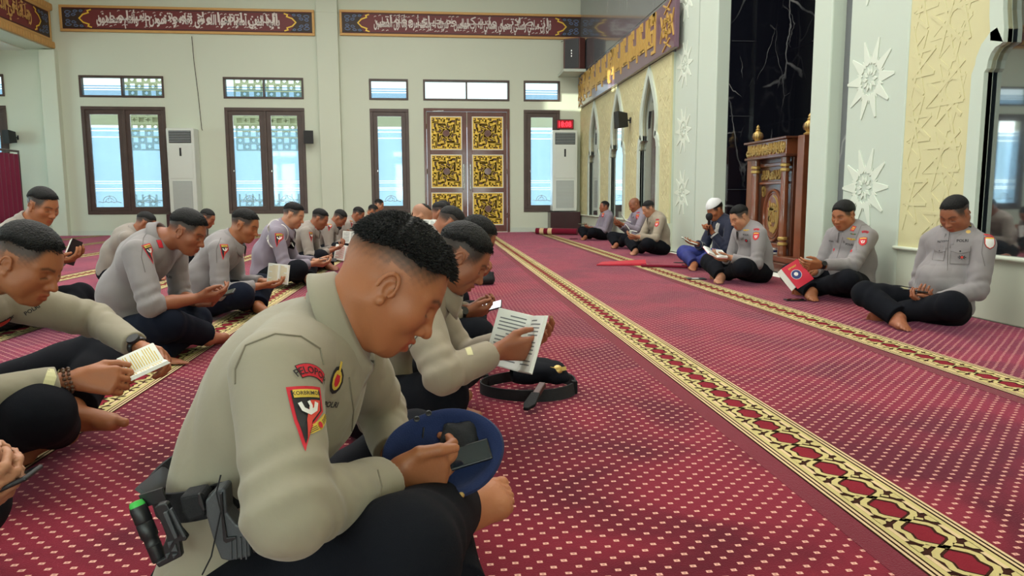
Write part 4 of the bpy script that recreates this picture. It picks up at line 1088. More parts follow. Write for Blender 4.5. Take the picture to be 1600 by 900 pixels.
def star_relief(mb, T, r=.36, pts=10):
    """raised ten-pointed interlace star"""
    mb.T = T
    for i in range(pts):
        a = 2*PI*i/pts; b = a+2*PI/pts/2
        kite = [(r*.44*math.cos(a-.33), r*.44*math.sin(a-.33)), (r*math.cos(a-.03), r*math.sin(a-.03)), (r*math.cos(a+.03), r*math.sin(a+.03)), (r*.44*math.cos(a+.33), r*.44*math.sin(a+.33)), (r*.36*math.cos(a), r*.36*math.sin(a))]
        mb.prism(kite, 0, .0055+.0003*i)
        k2 = [(r*.34*math.cos(b), r*.34*math.sin(b)), (r*.42*math.cos(b-.13), r*.42*math.sin(b-.13)), (r*.60*math.cos(b), r*.60*math.sin(b)), (r*.42*math.cos(b+.13), r*.42*math.sin(b+.13))]
        mb.prism(k2, 0, .005+.0003*i)
        k3 = [(r*.10*math.cos(a), r*.10*math.sin(a)), (r*.2*math.cos(a-.28), r*.2*math.sin(a-.28)), (r*.32*math.cos(a), r*.32*math.sin(a)), (r*.2*math.cos(a+.28), r*.2*math.sin(a+.28))]
        mb.prism(k3, 0, .0065+.0003*i)
def TX(x, y, z): return Matrix.Translation((x, y, z)) @ Matrix(((0, 0, -1, 0), (-1, 0, 0, 0), (0, 1, 0, 0), (0, 0, 0, 1)))
M['star'] = mat('star_relief', (214, 221, 206), .6)
for y, x in ((5.86, 3.55), (10.42, 3.53)):
    for z in (.88, 1.76, 2.68, 3.6):
        mb = MB(); star_relief(mb, TX(x, y, z), .33); o = mb.build('trim_star', M['star'], bevel=.003); o['kind'] = 'structure'
# pierced interlace relief on the cream panels
def relief_field(name, y0, y1, z0, z1, xf, clear, pitch=.47):
    mb = MB(); rs = random.Random(3)
    def ok(y, z): return y0 < y < y1 and z0 < z < z1 and not any(clear(y+a, z+b) for a, b in ((0, 0), (.03, 0), (-.03, 0)))
    def seg(p, q, w_=.026, h_=.006):
        h_ += rs.random()*.003
        n = max(1, int(math.hypot(q[0]-p[0], q[1]-p[1])/.06)); 
        for i in range(n):
            a = [p[k]+(q[k]-p[k])*i/n for k in (0, 1)]; b = [p[k]+(q[k]-p[k])*(i+1)/n for k in (0, 1)]
            if ok(*a) and ok(*b): mb.bar((xf-h_/2+.004, a[0], a[1]), (xf-h_/2+.004, b[0], b[1]), w_, h_, up=(1, 0, 0))
    ny = int((y1-y0)/pitch)+2; nz = int((z1-z0)/pitch)+2
    for i in range(ny):
        for j in range(nz):
            cy, cz = y0+i*pitch, z0+.1+j*pitch+(pitch/2 if i % 2 else 0); R_ = pitch*.60
            for k in range(10):
                a = 2*PI*k/10; b = a+2*PI/10; c = a+2*PI*3/10
                P_ = lambda t, r_: (cy+r_*math.cos(t), cz+r_*math.sin(t))
                seg(P_(a, R_*.52), P_(c, R_*.52)); seg(P_(a, R_*.52), P_(a+PI/10, R_)); seg(P_(a+PI/10, R_), P_(b, R_*.52)); seg(P_(a+PI/10, R_*.28), P_(a+3*PI/10, R_*.28), .02)
    o = mb.build(name, M['cream']); o['kind'] = 'structure'
def in_arch(cs):
    def f_(y, z):
        for c in cs:
            d = abs(y-c)
            if d < .66 and z < 1.75: return True
            if 1.75 <= z < 2.95 and d < .60*max(0, 1-((z-1.75)/1.2)**1.8)+.05: return True
        return False
    return f_
relief_field('trim_relief_far', 10.86, YF-.05, .5, 2.9, 3.47, in_arch(far_arches))
relief_field('trim_relief_near', 3.0, 5.36, .5, 3.4, 3.56, in_arch(near_arches))
# gilt square-kufic board over the far arcade
TK = TX(3.46, (10.60+17.55)/2, 3.29) @ Matrix.Translation((0, 0, 0))
Lk = (17.55-10.60)/2+.12; hk = .72
mb = MB(); mb.T = TK; mb.box((-Lk, -hk/2, 0), (Lk, hk/2, .07)); kb = mb.build('kufic_frieze_board', M['kufic'], bevel=.01)
tag(kb, 'glossy mauve frieze board with gold square lettering above the pointed arches', 'frieze')
def kufic2d(x0, x1, y0, y1, seed):
    rs = random.Random(seed); q = (y1-y0)/12.4; R_ = []; x = x0
    allah = ([(0, 0), (0, 9)], [(1.6, 9), (1.6, 0), (5.2, 0)], [(3.2, 6.5), (3.2, 0)], [(4.8, 4.2), (4.8, 0), (8.0, 0)], [(6.4, 0), (6.4, 3.2), (8.0, 3.2), (8.0, 0)], [(9.6, -2.4), (9.6, 9)])
    w2 = ([(0, 9), (0, -2.6), (3.4, -2.6)], [(1.7, 0), (1.7, 5), (4.6, 5), (4.6, 2.4), (1.7, 2.4)], [(6.2, 9), (6.2, 0), (3.4, 0)], [(7.8, 9), (7.8, -2.6)], [(3.3, 7), (3.3, 9), (4.8, 9)])
    w3 = ([(0, 9), (0, 0), (6.6, 0), (6.6, 4), (3.6, 4), (3.6, 0)], [(1.8, 9), (1.8, 1.8)], [(5.0, 6), (5.0, 9), (8.2, 9), (8.2, -2.6), (4.4, -2.6)], [(6.6, 6.4), (6.6, 7.4)])
    while x < x1-10*q:
        wd, adv = rs.choice(((allah, 11.3), (w2, 9.5), (w3, 9.9), (allah, 11.3)))
        for a0 in ((2.6,) if wd is allah else (2.2, 6.4)): R_.append(ribbon2d([(x+(a0+u)*q, y0+(v+3.1)*q) for u, v in ((0, 6.0), (0, 9), (2.0, 9), (2.0, 6.6))], q*.95))
        for p in wd: R_.append(ribbon2d([(x+a*q, y0+(b+3.1)*q) for a, b in p], q*1.05))
        x += adv*q
    return merge2d(*R_)
def star2d(x0, x1, h):
    R_ = []; n = 3; st = h/2
    for i in range(3):
        for j in range(-1, 2):
            cx, cy = x0+(i)*(x1-x0)/2, j*st
            for k in range(8):
                a = PI/4*k; b = a+PI*3/4; p, q_ = (cx+.19*math.cos(a), cy+.19*math.sin(a)), (cx+.19*math.cos(b), cy+.19*math.sin(b))
                if all(x0-.01 <= t[0] <= x1+.01 and abs(t[1]) <= h/2 for t in (p, q_)): R_.append(ribbon2d([p, q_], .022))
    return merge2d(*R_)
M['gold3'] = mat('gilt_kufic', (206, 166, 86), .4, metal=.25)
flat('gilt_lettering', TK, [('gold3', kufic2d(-Lk+.62, Lk-.70, -hk/2+.09, hk/2-.03, 4), .085)], kb, th=.016)
for u0, u1 in ((Lk-.66, Lk-.04), (-Lk+.04, -Lk+.56)): flat('gilt_star_panel', TK, [('gold3', star2d(u0, u1, hk-.06), .084)], kb, th=.016)

# ---- carpets: one roll of prayer carpet per row, its border woven in
def carpet_mat():
    m = bpy.data.materials.new('red_prayer_carpet'); m.use_nodes = True; nt = m.node_tree; b = nt.nodes['Principled BSDF']; N = nt.nodes.new; Lk_ = nt.links.new
    def math_(op, a, b_=None, c=None):
        n = N('ShaderNodeMath'); n.operation = op
        for i, v in enumerate((a, b_, c)):
            if v is None: continue
            if isinstance(v, (int, float)): n.inputs[i].default_value = v
            else: Lk_(v, n.inputs[i])
        return n.outputs[0]
    tc = N('ShaderNodeTexCoord'); ns = N('ShaderNodeTexNoise'); ns.inputs['Scale'].default_value = 9; Lk_(tc.outputs['Object'], ns.inputs['Vector'])
    vm = N('ShaderNodeVectorMath'); vm.operation = 'SCALE'; vm.inputs['Scale'].default_value = .010; Lk_(ns.outputs['Color'], vm.inputs[0])
    va = N('ShaderNodeVectorMath'); va.operation = 'ADD'; Lk_(tc.outputs['Object'], va.inputs[0]); Lk_(vm.outputs[0], va.inputs[1])
    sp = N('ShaderNodeSeparateXYZ'); Lk_(va.outputs[0], sp.inputs[0]); X, Y = sp.outputs[0], sp.outputs[1]
    p = .055; hits = []
    for o in (0, .5):
        fx = math_('ABSOLUTE', math_('SUBTRACT', math_('FRACT', math_('ADD', math_('DIVIDE', X, p), o)), .5)); fy = math_('ABSOLUTE', math_('SUBTRACT', math_('FRACT', math_('ADD', math_('DIVIDE', Y, p), o)), .5))
        # little two-tone blocks: hollow in the middle
        inside = math_('MULTIPLY', math_('LESS_THAN', fx, .125), math_('LESS_THAN', fy, .092))
        hole = math_('MULTIPLY', math_('LESS_THAN', fx, .045), math_('LESS_THAN', fy, .035))
        hits.append(math_('SUBTRACT', inside, math_('MULTIPLY', hole, .6)))
    dot = math_('MAXIMUM', hits[0], hits[1])
    n1 = N('ShaderNodeTexNoise'); n1.inputs['Scale'].default_value = 1.7; n1.inputs['Detail'].default_value = 4; n1.inputs['Distortion'].default_value = .8; Lk_(tc.outputs['Object'], n1.inputs['Vector'])
    mr = N('ShaderNodeMapRange'); mr.inputs[1].default_value = .38; mr.inputs[2].default_value = .60; Lk_(n1.outputs['Fac'], mr.inputs[0])
    n2 = N('ShaderNodeTexNoise'); n2.inputs['Scale'].default_value = 260; Lk_(tc.outputs['Object'], n2.inputs['Vector'])
    base = N('ShaderNodeMix'); base.data_type = 'RGBA'; base.inputs[6].default_value = lin((78, 13, 24)); base.inputs[7].default_value = lin((120, 29, 43)); Lk_(mr.outputs[0], base.inputs[0])  # soft patches of two reds: sheen of the pile put into the colour
    mx = N('ShaderNodeMix'); mx.data_type = 'RGBA'; mx.inputs[7].default_value = lin((220, 168, 150)); Lk_(dot, mx.inputs[0]); Lk_(base.outputs[2], mx.inputs[6])
    Lk_(mx.outputs[2], b.inputs['Base Color']); b.inputs['Roughness'].default_value = .9; b.inputs['Sheen Weight'].default_value = .55; b.inputs['Sheen Roughness'].default_value = .3
    b.inputs['Sheen Tint'].default_value = lin((255, 150, 190)); b.inputs['Specular IOR Level'].default_value = .15
    bp = N('ShaderNodeBump'); bp.inputs['Strength'].default_value = .35; bp.inputs['Distance'].default_value = .004; Lk_(n2.outputs['Fac'], bp.inputs['Height']); Lk_(bp.outputs[0], b.inputs['Normal'])
    return m
M['carpet'] = carpet_mat()
def pile(name, c, sheen=.0): return mat(name, c, .92, spec=.15, sheen=sheen, bump=(260, .35, 2), var=(2.3, .10))
M['c_plain'] = pile('carpet_plain_margin', (112, 20, 42), .2); M['c_cream'] = pile('carpet_cream', (196, 180, 124)); M['c_cream2'] = pile('carpet_pale_cream', (212, 186, 146))
M['c_brown'] = pile('carpet_brown', (56, 26, 16)); M['c_maroon'] = pile('carpet_border_maroon', (128, 30, 44))
BW = .235
def band2d(y0, y1):
    """the woven border, x from 0 (left) to BW, repeated along y"""
    per = .142; n = int((y1-y0)/per)+1; L = {k: [] for k in ('c_brown', 'c_cream', 'c_cream2', 'c_maroon', 'b2')}
    def Q(m, x0, x1, a=y0, b=y1): L[m].append(quad2d(x0, a, x1, b))
    e0, e1 = .040, BW-.040; cx = (e0+e1)/2; hw = (e1-e0)/2
    for s in (0, 1):
        fx = (lambda x: x) if s == 0 else (lambda x: BW-x)
        for a, b in ((.002, .010), (.016, .024)):
            x0, x1 = sorted((fx(a), fx(b))); Q('c_cream2', x0, x1)
        x0, x1 = sorted((fx(.030), fx(.044))); Q('c_cream', x0, x1)
    for i in range(n):
        y = y0+i*per; 
        if y+per > y1: break
        c = (cx, y+per/2); a = per*.5
        star = [(c[0]-.004, c[1]-a*.86), (c[0]-.022, c[1]-a*.62), (c[0]-.040, c[1]-a*.40), (c[0]-.032, c[1]), (c[0]-.040, c[1]+a*.40), (c[0]-.022, c[1]+a*.62), (c[0]-.004, c[1]+a*.86)]
        star += [(2*c[0]-p[0], p[1]) for p in star[::-1]]
        # interlacing ribbons
        for s in (1, -1):
            pl = [(c[0], y-.004), (c[0]+s*.024, y+.014), (c[0]+s*.040, y+.026), (c[0]+s*.050, y+.044), (c[0]+s*.042, y+per/2), (c[0]+s*.050, y+per-.044), (c[0]+s*.040, y+per-.026), (c[0]+s*.024, y+per-.014), (c[0], y+per+.004)]
            L['b2'].append(ribbon2d(pl, .030)); L['c_cream'].append(ribbon2d(pl, .0165))
            tab = [(c[0]+s*(hw-.002), y-.020), (c[0]+s*(hw-.018), y-.014), (c[0]+s*(hw-.026), y), (c[0]+s*(hw-.018), y+.014), (c[0]+s*(hw-.002), y+.020)]
            L['c_cream'].append((tab, [(0, 1, 2, 3, 4)])); L['c_cream'].append(ribbon2d([(c[0]+s*(hw-.03), y), (c[0]+s*.030, y+.012)], .012))
            L['c_cream2'].append(quad2d(min(c[0]+s*(hw-.004), c[0]+s*(hw-.016)), y+.034, max(c[0]+s*(hw-.004), c[0]+s*(hw-.016)), y+per-.034))
        L['c_maroon'].append((star, [tuple(range(len(star)))]))
    return {k: merge2d(*v) for k, v in L.items()}
edges = [2.555, 1.265, .015, -1.235, -2.485, -3.735, -4.985, -6.235, -7.485, -8.735, -9.985]
YC0, YC1 = -1.2, YF-.03
where = ['beside the pointed arches of the right wall', 'between the officers on the right and the empty row', 'in the middle of the hall before the seated rows', 'under the front row of seated officers',
         'under the second row, ending at its left edge', 'left of the second row of officers', 'fourth from the left aisle curtain', 'third from the left aisle curtain', 'second from the left aisle curtain', 'beside the left aisle curtain', 'behind the maroon curtain', 'against the left window wall']
lefts = [3.43]+edges
for i in range(len(lefts)):
    x1 = lefts[i]; x0 = lefts[i+1] if i+1 < len(lefts) else XL+.02
    mb = MB(); nx, mi = 1, 0
    mats = ['carpet', 'c_plain', 'c_brown', 'c_cream', 'c_cream2', 'c_maroon']
    bx1 = x0 if i+1 < len(lefts) else None
    # strip runs from its own border (left) to the next border; border of THIS strip sits at its left edge
    xb = x0-BW if bx1 is not None else x0
    xs = x1-BW if i else x1
    if i: xs = x1-BW
    pm = .07
    mb.mi = 0; mb.box((x0, YC0, -.012), (xs-(pm if i else 0), YC1, 0)); 
    if not i: mb.box((3.43, YC0, -.012), (3.556, 6.2, 0))
    if i: mb.mi = 1; mb.box((xs-pm, YC0, -.012), (xs-.002, YC1, .0012))
    if bx1 is not None:
        mb.mi = 2; mb.box((xb, YC0, -.012), (x0, YC1, .001))
        b2 = band2d(YC0, YC1)
        for k, m_, hgt in (('c_maroon', 5, .0016), ('b2', 2, .0022), ('c_cream', 3, .0030), ('c_cream2', 4, .0034), ):
            mb.mi = m_; mb.add([(xb+x, y, hgt) for x, y in b2[k][0]], b2[k][1])
    me = bpy.data.meshes.new('carpet'); me.from_pydata(mb.v, [], mb.f); me.polygons.foreach_set('material_index', mb.m)
    o = link_mesh('prayer_carpet', me, [M[k] for k in mats]); tag(o, 'dotted red carpet roll '+where[i], 'carpet', 'prayer carpets')

# ------------------------------------------------------------------ people
T0 = bpy.context
def book(key_label, c, d, up, w_=.11, h_=.155, ang=35, cover='red', page='paper', cat='book', lines=True, rot=0., name='open_book', inner=None, group=None, thick=.010):
    """open book lying in the hands: c = spine middle, d = reading direction from foot to head of the page, up = page normal"""
    d = nrm(d); up = nrm(V(up)-d*(V(up)@d)); x = np.cross(d, up)
    T = Matrix([[x[0], d[0], up[0], c[0]], [x[1], d[1], up[1], c[1]], [x[2], d[2], up[2], c[2]], [0, 0, 0, 1]])
    root = empty(name, tuple(c), 0, key_label, cat, group)
    cv = MB(); pg = MB(); ln = MB(); a = math.radians(ang)
    for s in (1, -1):
        R_ = T @ Matrix.Rotation(-s*a*.5, 4, 'Y')
        cv.T = R_; cv.box((0 if s > 0 else -w_-.003, -h_/2-.003, -.0022), (w_+.003 if s > 0 else 0, h_/2+.003, 0))
        pg.T = R_; n = 7; vs = []
        for i in range(n+1):
            u = i/n*w_; hgt = thick*(.35+.65*min(1, i/n*3))*(1-.25*(i/n)**2)
            for y in (-h_/2, h_/2): vs += [(s*u, y, .0), (s*u, y, hgt)]
        fs = []
        for i in range(n): k = i*4; fs += [(k+1, k+3, k+7, k+5), (k, k+1, k+5, k+4), (k+2, k+6, k+7, k+3)]
        fs += [(n*4, n*4+1, n*4+3, n*4+2)]; pg.add(vs, fs)
        if lines:
            ln.T = R_
            for j in range(13):
                y = h_*.40-j*h_*.066; x0, x1 = s*w_*.14, s*w_*(.88 if (j*7) % 5 else .6)
                hz = lambda u: thick*(.35+.65*min(1, abs(u)/w_*3))*(1-.25*(abs(u)/w_)**2)+.0006
                m = 5; pts = [x0+(x1-x0)*i/m for i in range(m+1)]; v2 = []
                for u in pts: v2 += [(u, y, hz(u)), (u, y+h_*.022, hz(u))]
                ln.add(v2, [(2*i, 2*i+2, 2*i+3, 2*i+1) for i in range(m)])
    cv.build('cover', M[cover], root); pg.build('pages', M[page], root, smooth=True)
    if lines: ln.build('printed_lines', M[inner or 'ink'], root)
    return root
def phone(label, c, d, up, w_=.074, h_=.158, lit=False, name='smartphone', group=None):
    d = nrm(d); up = nrm(V(up)-d*(V(up)@d)); x = np.cross(d, up)
    T = Matrix([[x[0], d[0], up[0], c[0]], [x[1], d[1], up[1], c[1]], [x[2], d[2], up[2], c[2]], [0, 0, 0, 1]])
    root = empty(name, tuple(c), 0, label, 'phone', group)
    mb = MB(); mb.T = T; mb.box((-w_/2, -h_/2, -.0045), (w_/2, h_/2, .0035)); mb.build('case', M['black'], root, bevel=.003)
    mb = MB(); mb.T = T; mb.box((-w_/2+.003, -h_/2+.004, .0035), (w_/2-.003, h_/2-.004, .0042)); mb.build('screen', M['screen_lit' if lit else 'screen'], root)
    return root
def strap(name, P, key, at, r, wd, m, parent, face=None, seg=20):
    """band round a forearm; at = 0..1 from elbow to wrist"""
    a, b = V(P['e'+key]), V(P['w'+key]); c = a+(b-a)*at; d = nrm(b-a); e1 = nrm(np.cross(d, [.2, .1, .97])); e2 = np.cross(d, e1)
    mb = MB(); vs = []; fs = []
    for i in range(seg):
        t = 2*PI*i/seg; q = e1*math.cos(t)+e2*math.sin(t)
        for k, (rr, h_) in enumerate(((r, -wd/2), (r+.003, -wd/2), (r+.003, wd/2), (r, wd/2))): vs.append(c+q*rr+d*h_)
    for i in range(seg):
        j = (i+1) % seg
        for k in range(4): l = (k+1) % 4; fs.append((i*4+k, i*4+l, j*4+l, j*4+k))
    mb.add(vs, fs)
    if face is not None:
        f = nrm(V(face)-d*(V(face)@d)); g = np.cross(d, f); T = Matrix([[g[0], d[0], f[0], 0], [g[1], d[1], f[1], 0], [g[2], d[2], f[2], 0], [0, 0, 0, 1]]); T.translation = Vector(c+f*(r+.001))
        mb.T = T; mb.lathe([(.0, 0), (.020, 0), (.021, .004), (.019, .010), (0, .010)], n=18)
    return mb.build(name, M[m], parent, smooth=True)

# --- patches worn by the officers -----------------------------------------------------------------
def txt(t, h, bold=.012): return text2d(t, h, bold=bold)
def stitches(w_, h_, n, seed=1):
    """name embroidery too small to read: a row of short strokes"""
    rs = random.Random(seed); return merge2d(*[ribbon2d([(-w_/2+w_*(i+.2)/n, -h_/2*rs.choice((1, 1, .2))), (-w_/2+w_*(i+.6)/n, h_/2)], .0028) for i in range(n)], *[ribbon2d([(-w_/2+w_*(i+.3)/n, rs.uniform(-.4, .4)*h_), (-w_/2+w_*(i+.95)/n, rs.uniform(-.4, .4)*h_)], .0026) for i in range(n)])
def shift(m, x, y): return [(a+x, b+y) for a, b in m[0]], m[1]
def arc_text(t, R_, h, bold=.012):
    v, f = text2d(t, h, bold=bold); return [((R_+y)*math.sin(x/R_), (R_+y)*math.cos(x/R_)-R_) for x, y in v], f
def arc_band(R_, w_, half, n=10):
    pts = [((R_+w_/2)*math.sin(a), (R_+w_/2)*math.cos(a)-R_) for a in np.linspace(-half, half, n)]+[((R_-w_/2)*math.sin(a), (R_-w_/2)*math.cos(a)-R_) for a in np.linspace(half, -half, n)]
    return poly2d(pts)
SH = lambda k: [(-.030*k, .036*k), (-.010*k, .042*k), (.010*k, .042*k), (.030*k, .036*k), (.032*k, -.006*k), (.022*k, -.030*k), (0, -.044*k), (-.022*k, -.030*k), (-.032*k, -.006*k)]
def brimob_patch(cloth, px, py, k=1., rot=0., up=None):
    """long red and black pennant patch with a white winged torch"""
    tri = [(-.030, .036), (.030, .036), (.026, -.004), (-.004, -.030), (-.024, -.066), (-.030, -.02)]
    L_ = [('badge_red', poly2d([(x*1.12*k, y*1.08*k) for x, y in tri])), ('thread_k', poly2d([(x*.94*k, y*.9*k) for x, y in tri])), ('thread_y', poly2d([(x*k, y*k) for x, y in rect(.050, .014, 0, .026)])),
          ('badge_pink', poly2d([(x*k, y*k) for x, y in ((.004, .014), (.024, .014), (.020, -.004), (-.002, -.022), (-.018, -.052), (-.012, -.02))]))]
    w1 = ribbon2d([((-.018)*k, .010*k), (-.014*k, -.002*k), (-.002*k, -.008*k), (.010*k, -.002*k), (.015*k, .010*k)], .0075*k); w2 = ribbon2d([(-.002*k, -.010*k), (.002*k, .004*k), (-.001*k, .012*k)], .006*k)
    L_ += [('thread_w', merge2d(w1, w2)), ('thread_k', shift(txt('KORBRIMOB', .0085*k*1.15), 0, .026*k))]
    return decal('sleeve_patch', cloth, px, py, L_, rot, up)
def arc_patch(cloth, px, py, text, k=1., rot=0., up=None, col='badge_red', tcol='thread_k'):
    return decal('unit_title', cloth, px, py, [(tcol, arc_band(.055*k, .0225*k, .52)), (col, arc_band(.055*k, .020*k, .50)), (tcol, arc_text(text, .055*k, .017*k) if text else (lambda m: ([((.055*k+y)*math.sin(x/.055/k), (.055*k+y)*math.cos(x/.055/k)-.055*k) for x, y in m[0]], m[1]))(stitches(.046*k, .010*k, 8)))], rot, up)
def regional_patch(cloth, px, py, k=1., field='badge_red', rot=0., up=None):
    L_ = [('thread_k', poly2d([(x*1.08, y*1.06) for x, y in SH(k)])), ('badge_pink', poly2d(SH(k))), (field, poly2d([(x*.86, y*.80-.003*k) for x, y in SH(k)])), ('thread_y', poly2d(rect(.05*k, .009*k, 0, .030*k))),
          ('thread_w', merge2d(ribbon2d([(-.014*k, .008*k), (-.004*k, -.018*k), (.010*k, -.014*k), (.014*k, .008*k)], .006*k), poly2d(disc(.006*k, 8, 0, .002*k))))]
    return decal('sleeve_patch', cloth, px, py, L_, rot, up)
def tape(cloth, px, py, t, h=.016, rot=0., up=None, name='name_lettering', m='thread_k'):
    return decal(name, cloth, px, py, [(m, txt(t, h, .02))], rot, up)
def wings(cloth, px, py, k=1., rot=0., m='thread_y', name='wing_badge'):
    L_ = [(m, merge2d(poly2d([(0, .008*k), (.03*k, .010*k), (.042*k, .004*k), (.028*k, -.003*k), (0, -.008*k)], 1), poly2d([(0, .008*k), (-.03*k, .010*k), (-.042*k, .004*k), (-.028*k, -.003*k), (0, -.008*k)][::-1], 1))), ('thread_k', merge2d(*[ribbon2d([(s*.010*k, -.003*k+.003*k*j), (s*.034*k, .001*k+.0028*k*j)], .0012*k) for s in (1, -1) for j in (0, 1, 2)])), ('badge_red', poly2d(disc(.006*k, 8)))]
    return decal(name, cloth, px, py, L_, rot)
def rank_tab(cloth, px, py, k=1., rot=0., col='badge_red', mark='bars', up=None):
    L_ = [('thread_k', poly2d(rect(.034*k, .050*k))), (col, poly2d(rect(.030*k, .046*k)))]
    if mark == 'bars': L_ += [('thread_y', poly2d(rect(.020*k, .007*k, 0, .008*k))), ('thread_y', poly2d(rect(.020*k, .007*k, 0, -.006*k)))]
    elif mark == 'chevron': L_ += [('thread_w', ribbon2d([(-.010*k, -.012*k), (0, .004*k), (.010*k, -.012*k)], .007*k))]
    elif mark == 'flower': L_ += [('thread_y', poly2d(disc(.010*k, 8)))]
    return decal('rank_tab', cloth, px, py, L_, rot, up)
def pocket(cloth, px, py, k=1., rot=0.):
    w_, h_ = .105*k, .115*k
    def b_(a, b, c, d): return ribbon2d([(a, b), (c, d)], .0022)
    flap = [(-w_/2, h_/2), (w_/2, h_/2), (w_/2, h_/2-.036*k), (0, h_/2-.050*k), (-w_/2, h_/2-.036*k)]
    cm = cloth.data.materials[0].name; key = [k_ for k_, v in M.items() if v is cloth.data.materials[0]][0]
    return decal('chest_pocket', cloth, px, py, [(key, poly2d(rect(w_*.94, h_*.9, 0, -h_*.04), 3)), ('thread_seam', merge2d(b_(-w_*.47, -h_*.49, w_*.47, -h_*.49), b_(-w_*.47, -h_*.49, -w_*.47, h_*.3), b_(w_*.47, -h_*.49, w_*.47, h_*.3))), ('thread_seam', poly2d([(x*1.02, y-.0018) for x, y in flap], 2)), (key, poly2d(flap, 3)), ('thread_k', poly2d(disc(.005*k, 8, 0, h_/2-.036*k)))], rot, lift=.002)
M['thread_seam'] = mat('dark_seam_thread', (96, 90, 88), .8)  # thread darker than the shirt cloth

def seam(cloth, pts, r_=.0011, m='thread_seam', name='seam'):
    b = bvh_of(cloth); out = []
    for (x0, y0), (x1, y1) in zip(pts, pts[1:]):
        for t in np.linspace(0, 1, 7)[:-1]:
            h = b.ray_cast(Vector((0, 0, CAM_H)), Vector(ray_dir(x0+(x1-x0)*t, y0+(y1-y0)*t)).normalized())
            if h[0] is not None and (not out or (h[0]-out[-1]).length < .06): out.append(h[0]+h[1]*.0006)
    if len(out) > 2: mb = MB(); mb.tube(out, r_, 5); return mb.build(name, M[m], cloth, smooth=True)
def officer(key, label, **kw): return person(key, label, **kw)
hold = dict(curl=(.45, .5, .55, .6))
# ---- front row, nearest column (facing the niche, +X) --------------------------------------------
J0 = dict(pelvis=V(-.38, 1.28, .10), waist=V(-.350, 1.28, .315), chest=V(-.262, 1.27, .475), neck=V(-.178, 1.262, .588), cup=V(.88, 0, .47), head=atY(613, 444, 1.25),
          sr=V(-.238, 1.085, .545), sl=V(-.19, 1.45, .535), er=V(-.200, .935, .398), wr=atY(604, 757, 1.19), el=V(-.13, 1.60, .34), wl=atY(618, 718, 1.47),
          hr=V(-.34, 1.18, .12), hl=V(-.34, 1.38, .12), kr=atY(628, 868, 1.02), kl=V(-.06, 1.72, .21), ar=atY(700, 792, 1.33), al=V(.02, 1.25, .07),
          foot_r=atY(790, 738, 1.43)-atY(700, 792, 1.33), sole_r=V(.15, .5, -.9))
F0 = person('F0', 'largest officer, in the foreground, bending over a blue beret with a holster at his hip', base=(-.36, 1.28), yaw=0, J=J0, hp=42, hy=2, hr=-3, lean=24, slim=.88, h=.0045, hf=.0024,
            skin='skin_tan', shirt='shirt0', trousers='navy', style=(7.2, 5.6, 3.2), fade=(.8, 6.2, .97), thick=.75, hs=.95, tuft=7000, tuft_len=1.9, flow=(.95, .12, .25), lift=1.1, seed=11, mouth=.25,
            hand_r=dict(d=(.95, .25, .12), n=(.1, .95, .1), curl=(.55, .6, .62, .65), thumb=((.50, .85, -.35), (-.02, 1., -.12), (-.15, 1., .02))),
            hand_l=dict(d=(.8, -.5, .1), n=(.1, .1, 1), curl=(.4, .45, .5, .5)), group=None, tuck=True, ripple=.0016)
J1 = dict(pelvis=V(-.22, 2.52, .10), waist=V(-.22, 2.52, .30), chest=V(-.10, 2.50, .44), neck=V(.0, 2.49, .52), head=atY(722, 402, 2.45),
          sr=V(-.07, 2.29, .475), sl=V(-.05, 2.69, .475), er=V(.01, 2.12, .285), wr=atY(778, 548, 2.26), wl=atY(800, 533, 2.50),
          kr=atY(690, 620, 2.22), kl=V(.12, 2.85, .17), ar=V(.03, 2.62, .10), al=atY(664, 630, 2.42), foot_l=V(.9, -.12, .05), sole_l=V(.15, -.6, -.9))
F1 = person('F1', 'officer just behind the foreground one, holding open a large white book', base=(-.22, 2.52), yaw=0, J=J1, hp=40, hy=-4, lean=30, h=.0055, hf=.0034, skin='skin_brown', shirt='shirt1', trousers='navy',
            style=(7.6, 5.0, 1.6), fade=(-2.8, 3.0, .98), thick=.8, tuft=3500, tuft_len=1.1, flow=(.9, .2, .1), lift=.5, seed=4, fat=1.02,
            hand_r=dict(d=(.95, .2, .0), n=(0, .9, .3), curl=(.35, .4, .45, .5)), hand_l=dict(d=(.95, -.1, .1), n=(0, -.5, .8), curl=(.4, .45, .5, .5)), group=None)
row0 = 'officers of the nearest row, behind the foreground two'
F2 = person('F2', 'officer reading a phone, mostly hidden behind the one with the large white book', base=(-.16, 3.62), yaw=0, lean=30, hp=38, h=.008, skin='skin_brown', shirt='shirt1', seed=5, style=(7.6, 4.6, 1.0),
            J=dict(wr=atY(727, 489, 3.42), wl=atY(733, 483, 3.66)), hand_r=dict(d=(.95, .15, .05), n=(0, .6, .8), curl=(.6, .6, .6, .6)), hand_l=dict(d=(.95, -.15, .05), n=(0, -.6, .8), curl=(.6, .6, .6, .6)), group=row0)
F3 = person('F3', 'dark-haired officer third behind the foreground one, only his head showing before the door', base=(-.22, 4.9), yaw=0, lean=24, hp=44, h=.009, skin='skin_brown', shirt='shirt2', seed=6, group=row0, J=dict(wr=atY(738, 432, 4.9)), hand_r=dict(d=(.9, 0, .2), n=(0, .3, 1), curl=(.5, .5, .5, .5)))
F4 = person('F4', 'bald officer in the nearest row reading small white pages', base=(-.42, 6.3), yaw=0, lean=22, hp=40, h=.009, skin='skin_light', shirt='shirt1', seed=7, style=(9.5, 9.5, 9.5), fade=(-2, 5, .35), group=row0)
F5 = person('F5', 'officer with black hair at the far end of the nearest row', base=(-.24, 7.6), yaw=0, lean=20, hp=30, h=.010, skin='skin_brown', shirt='shirt2', seed=8, group=row0)
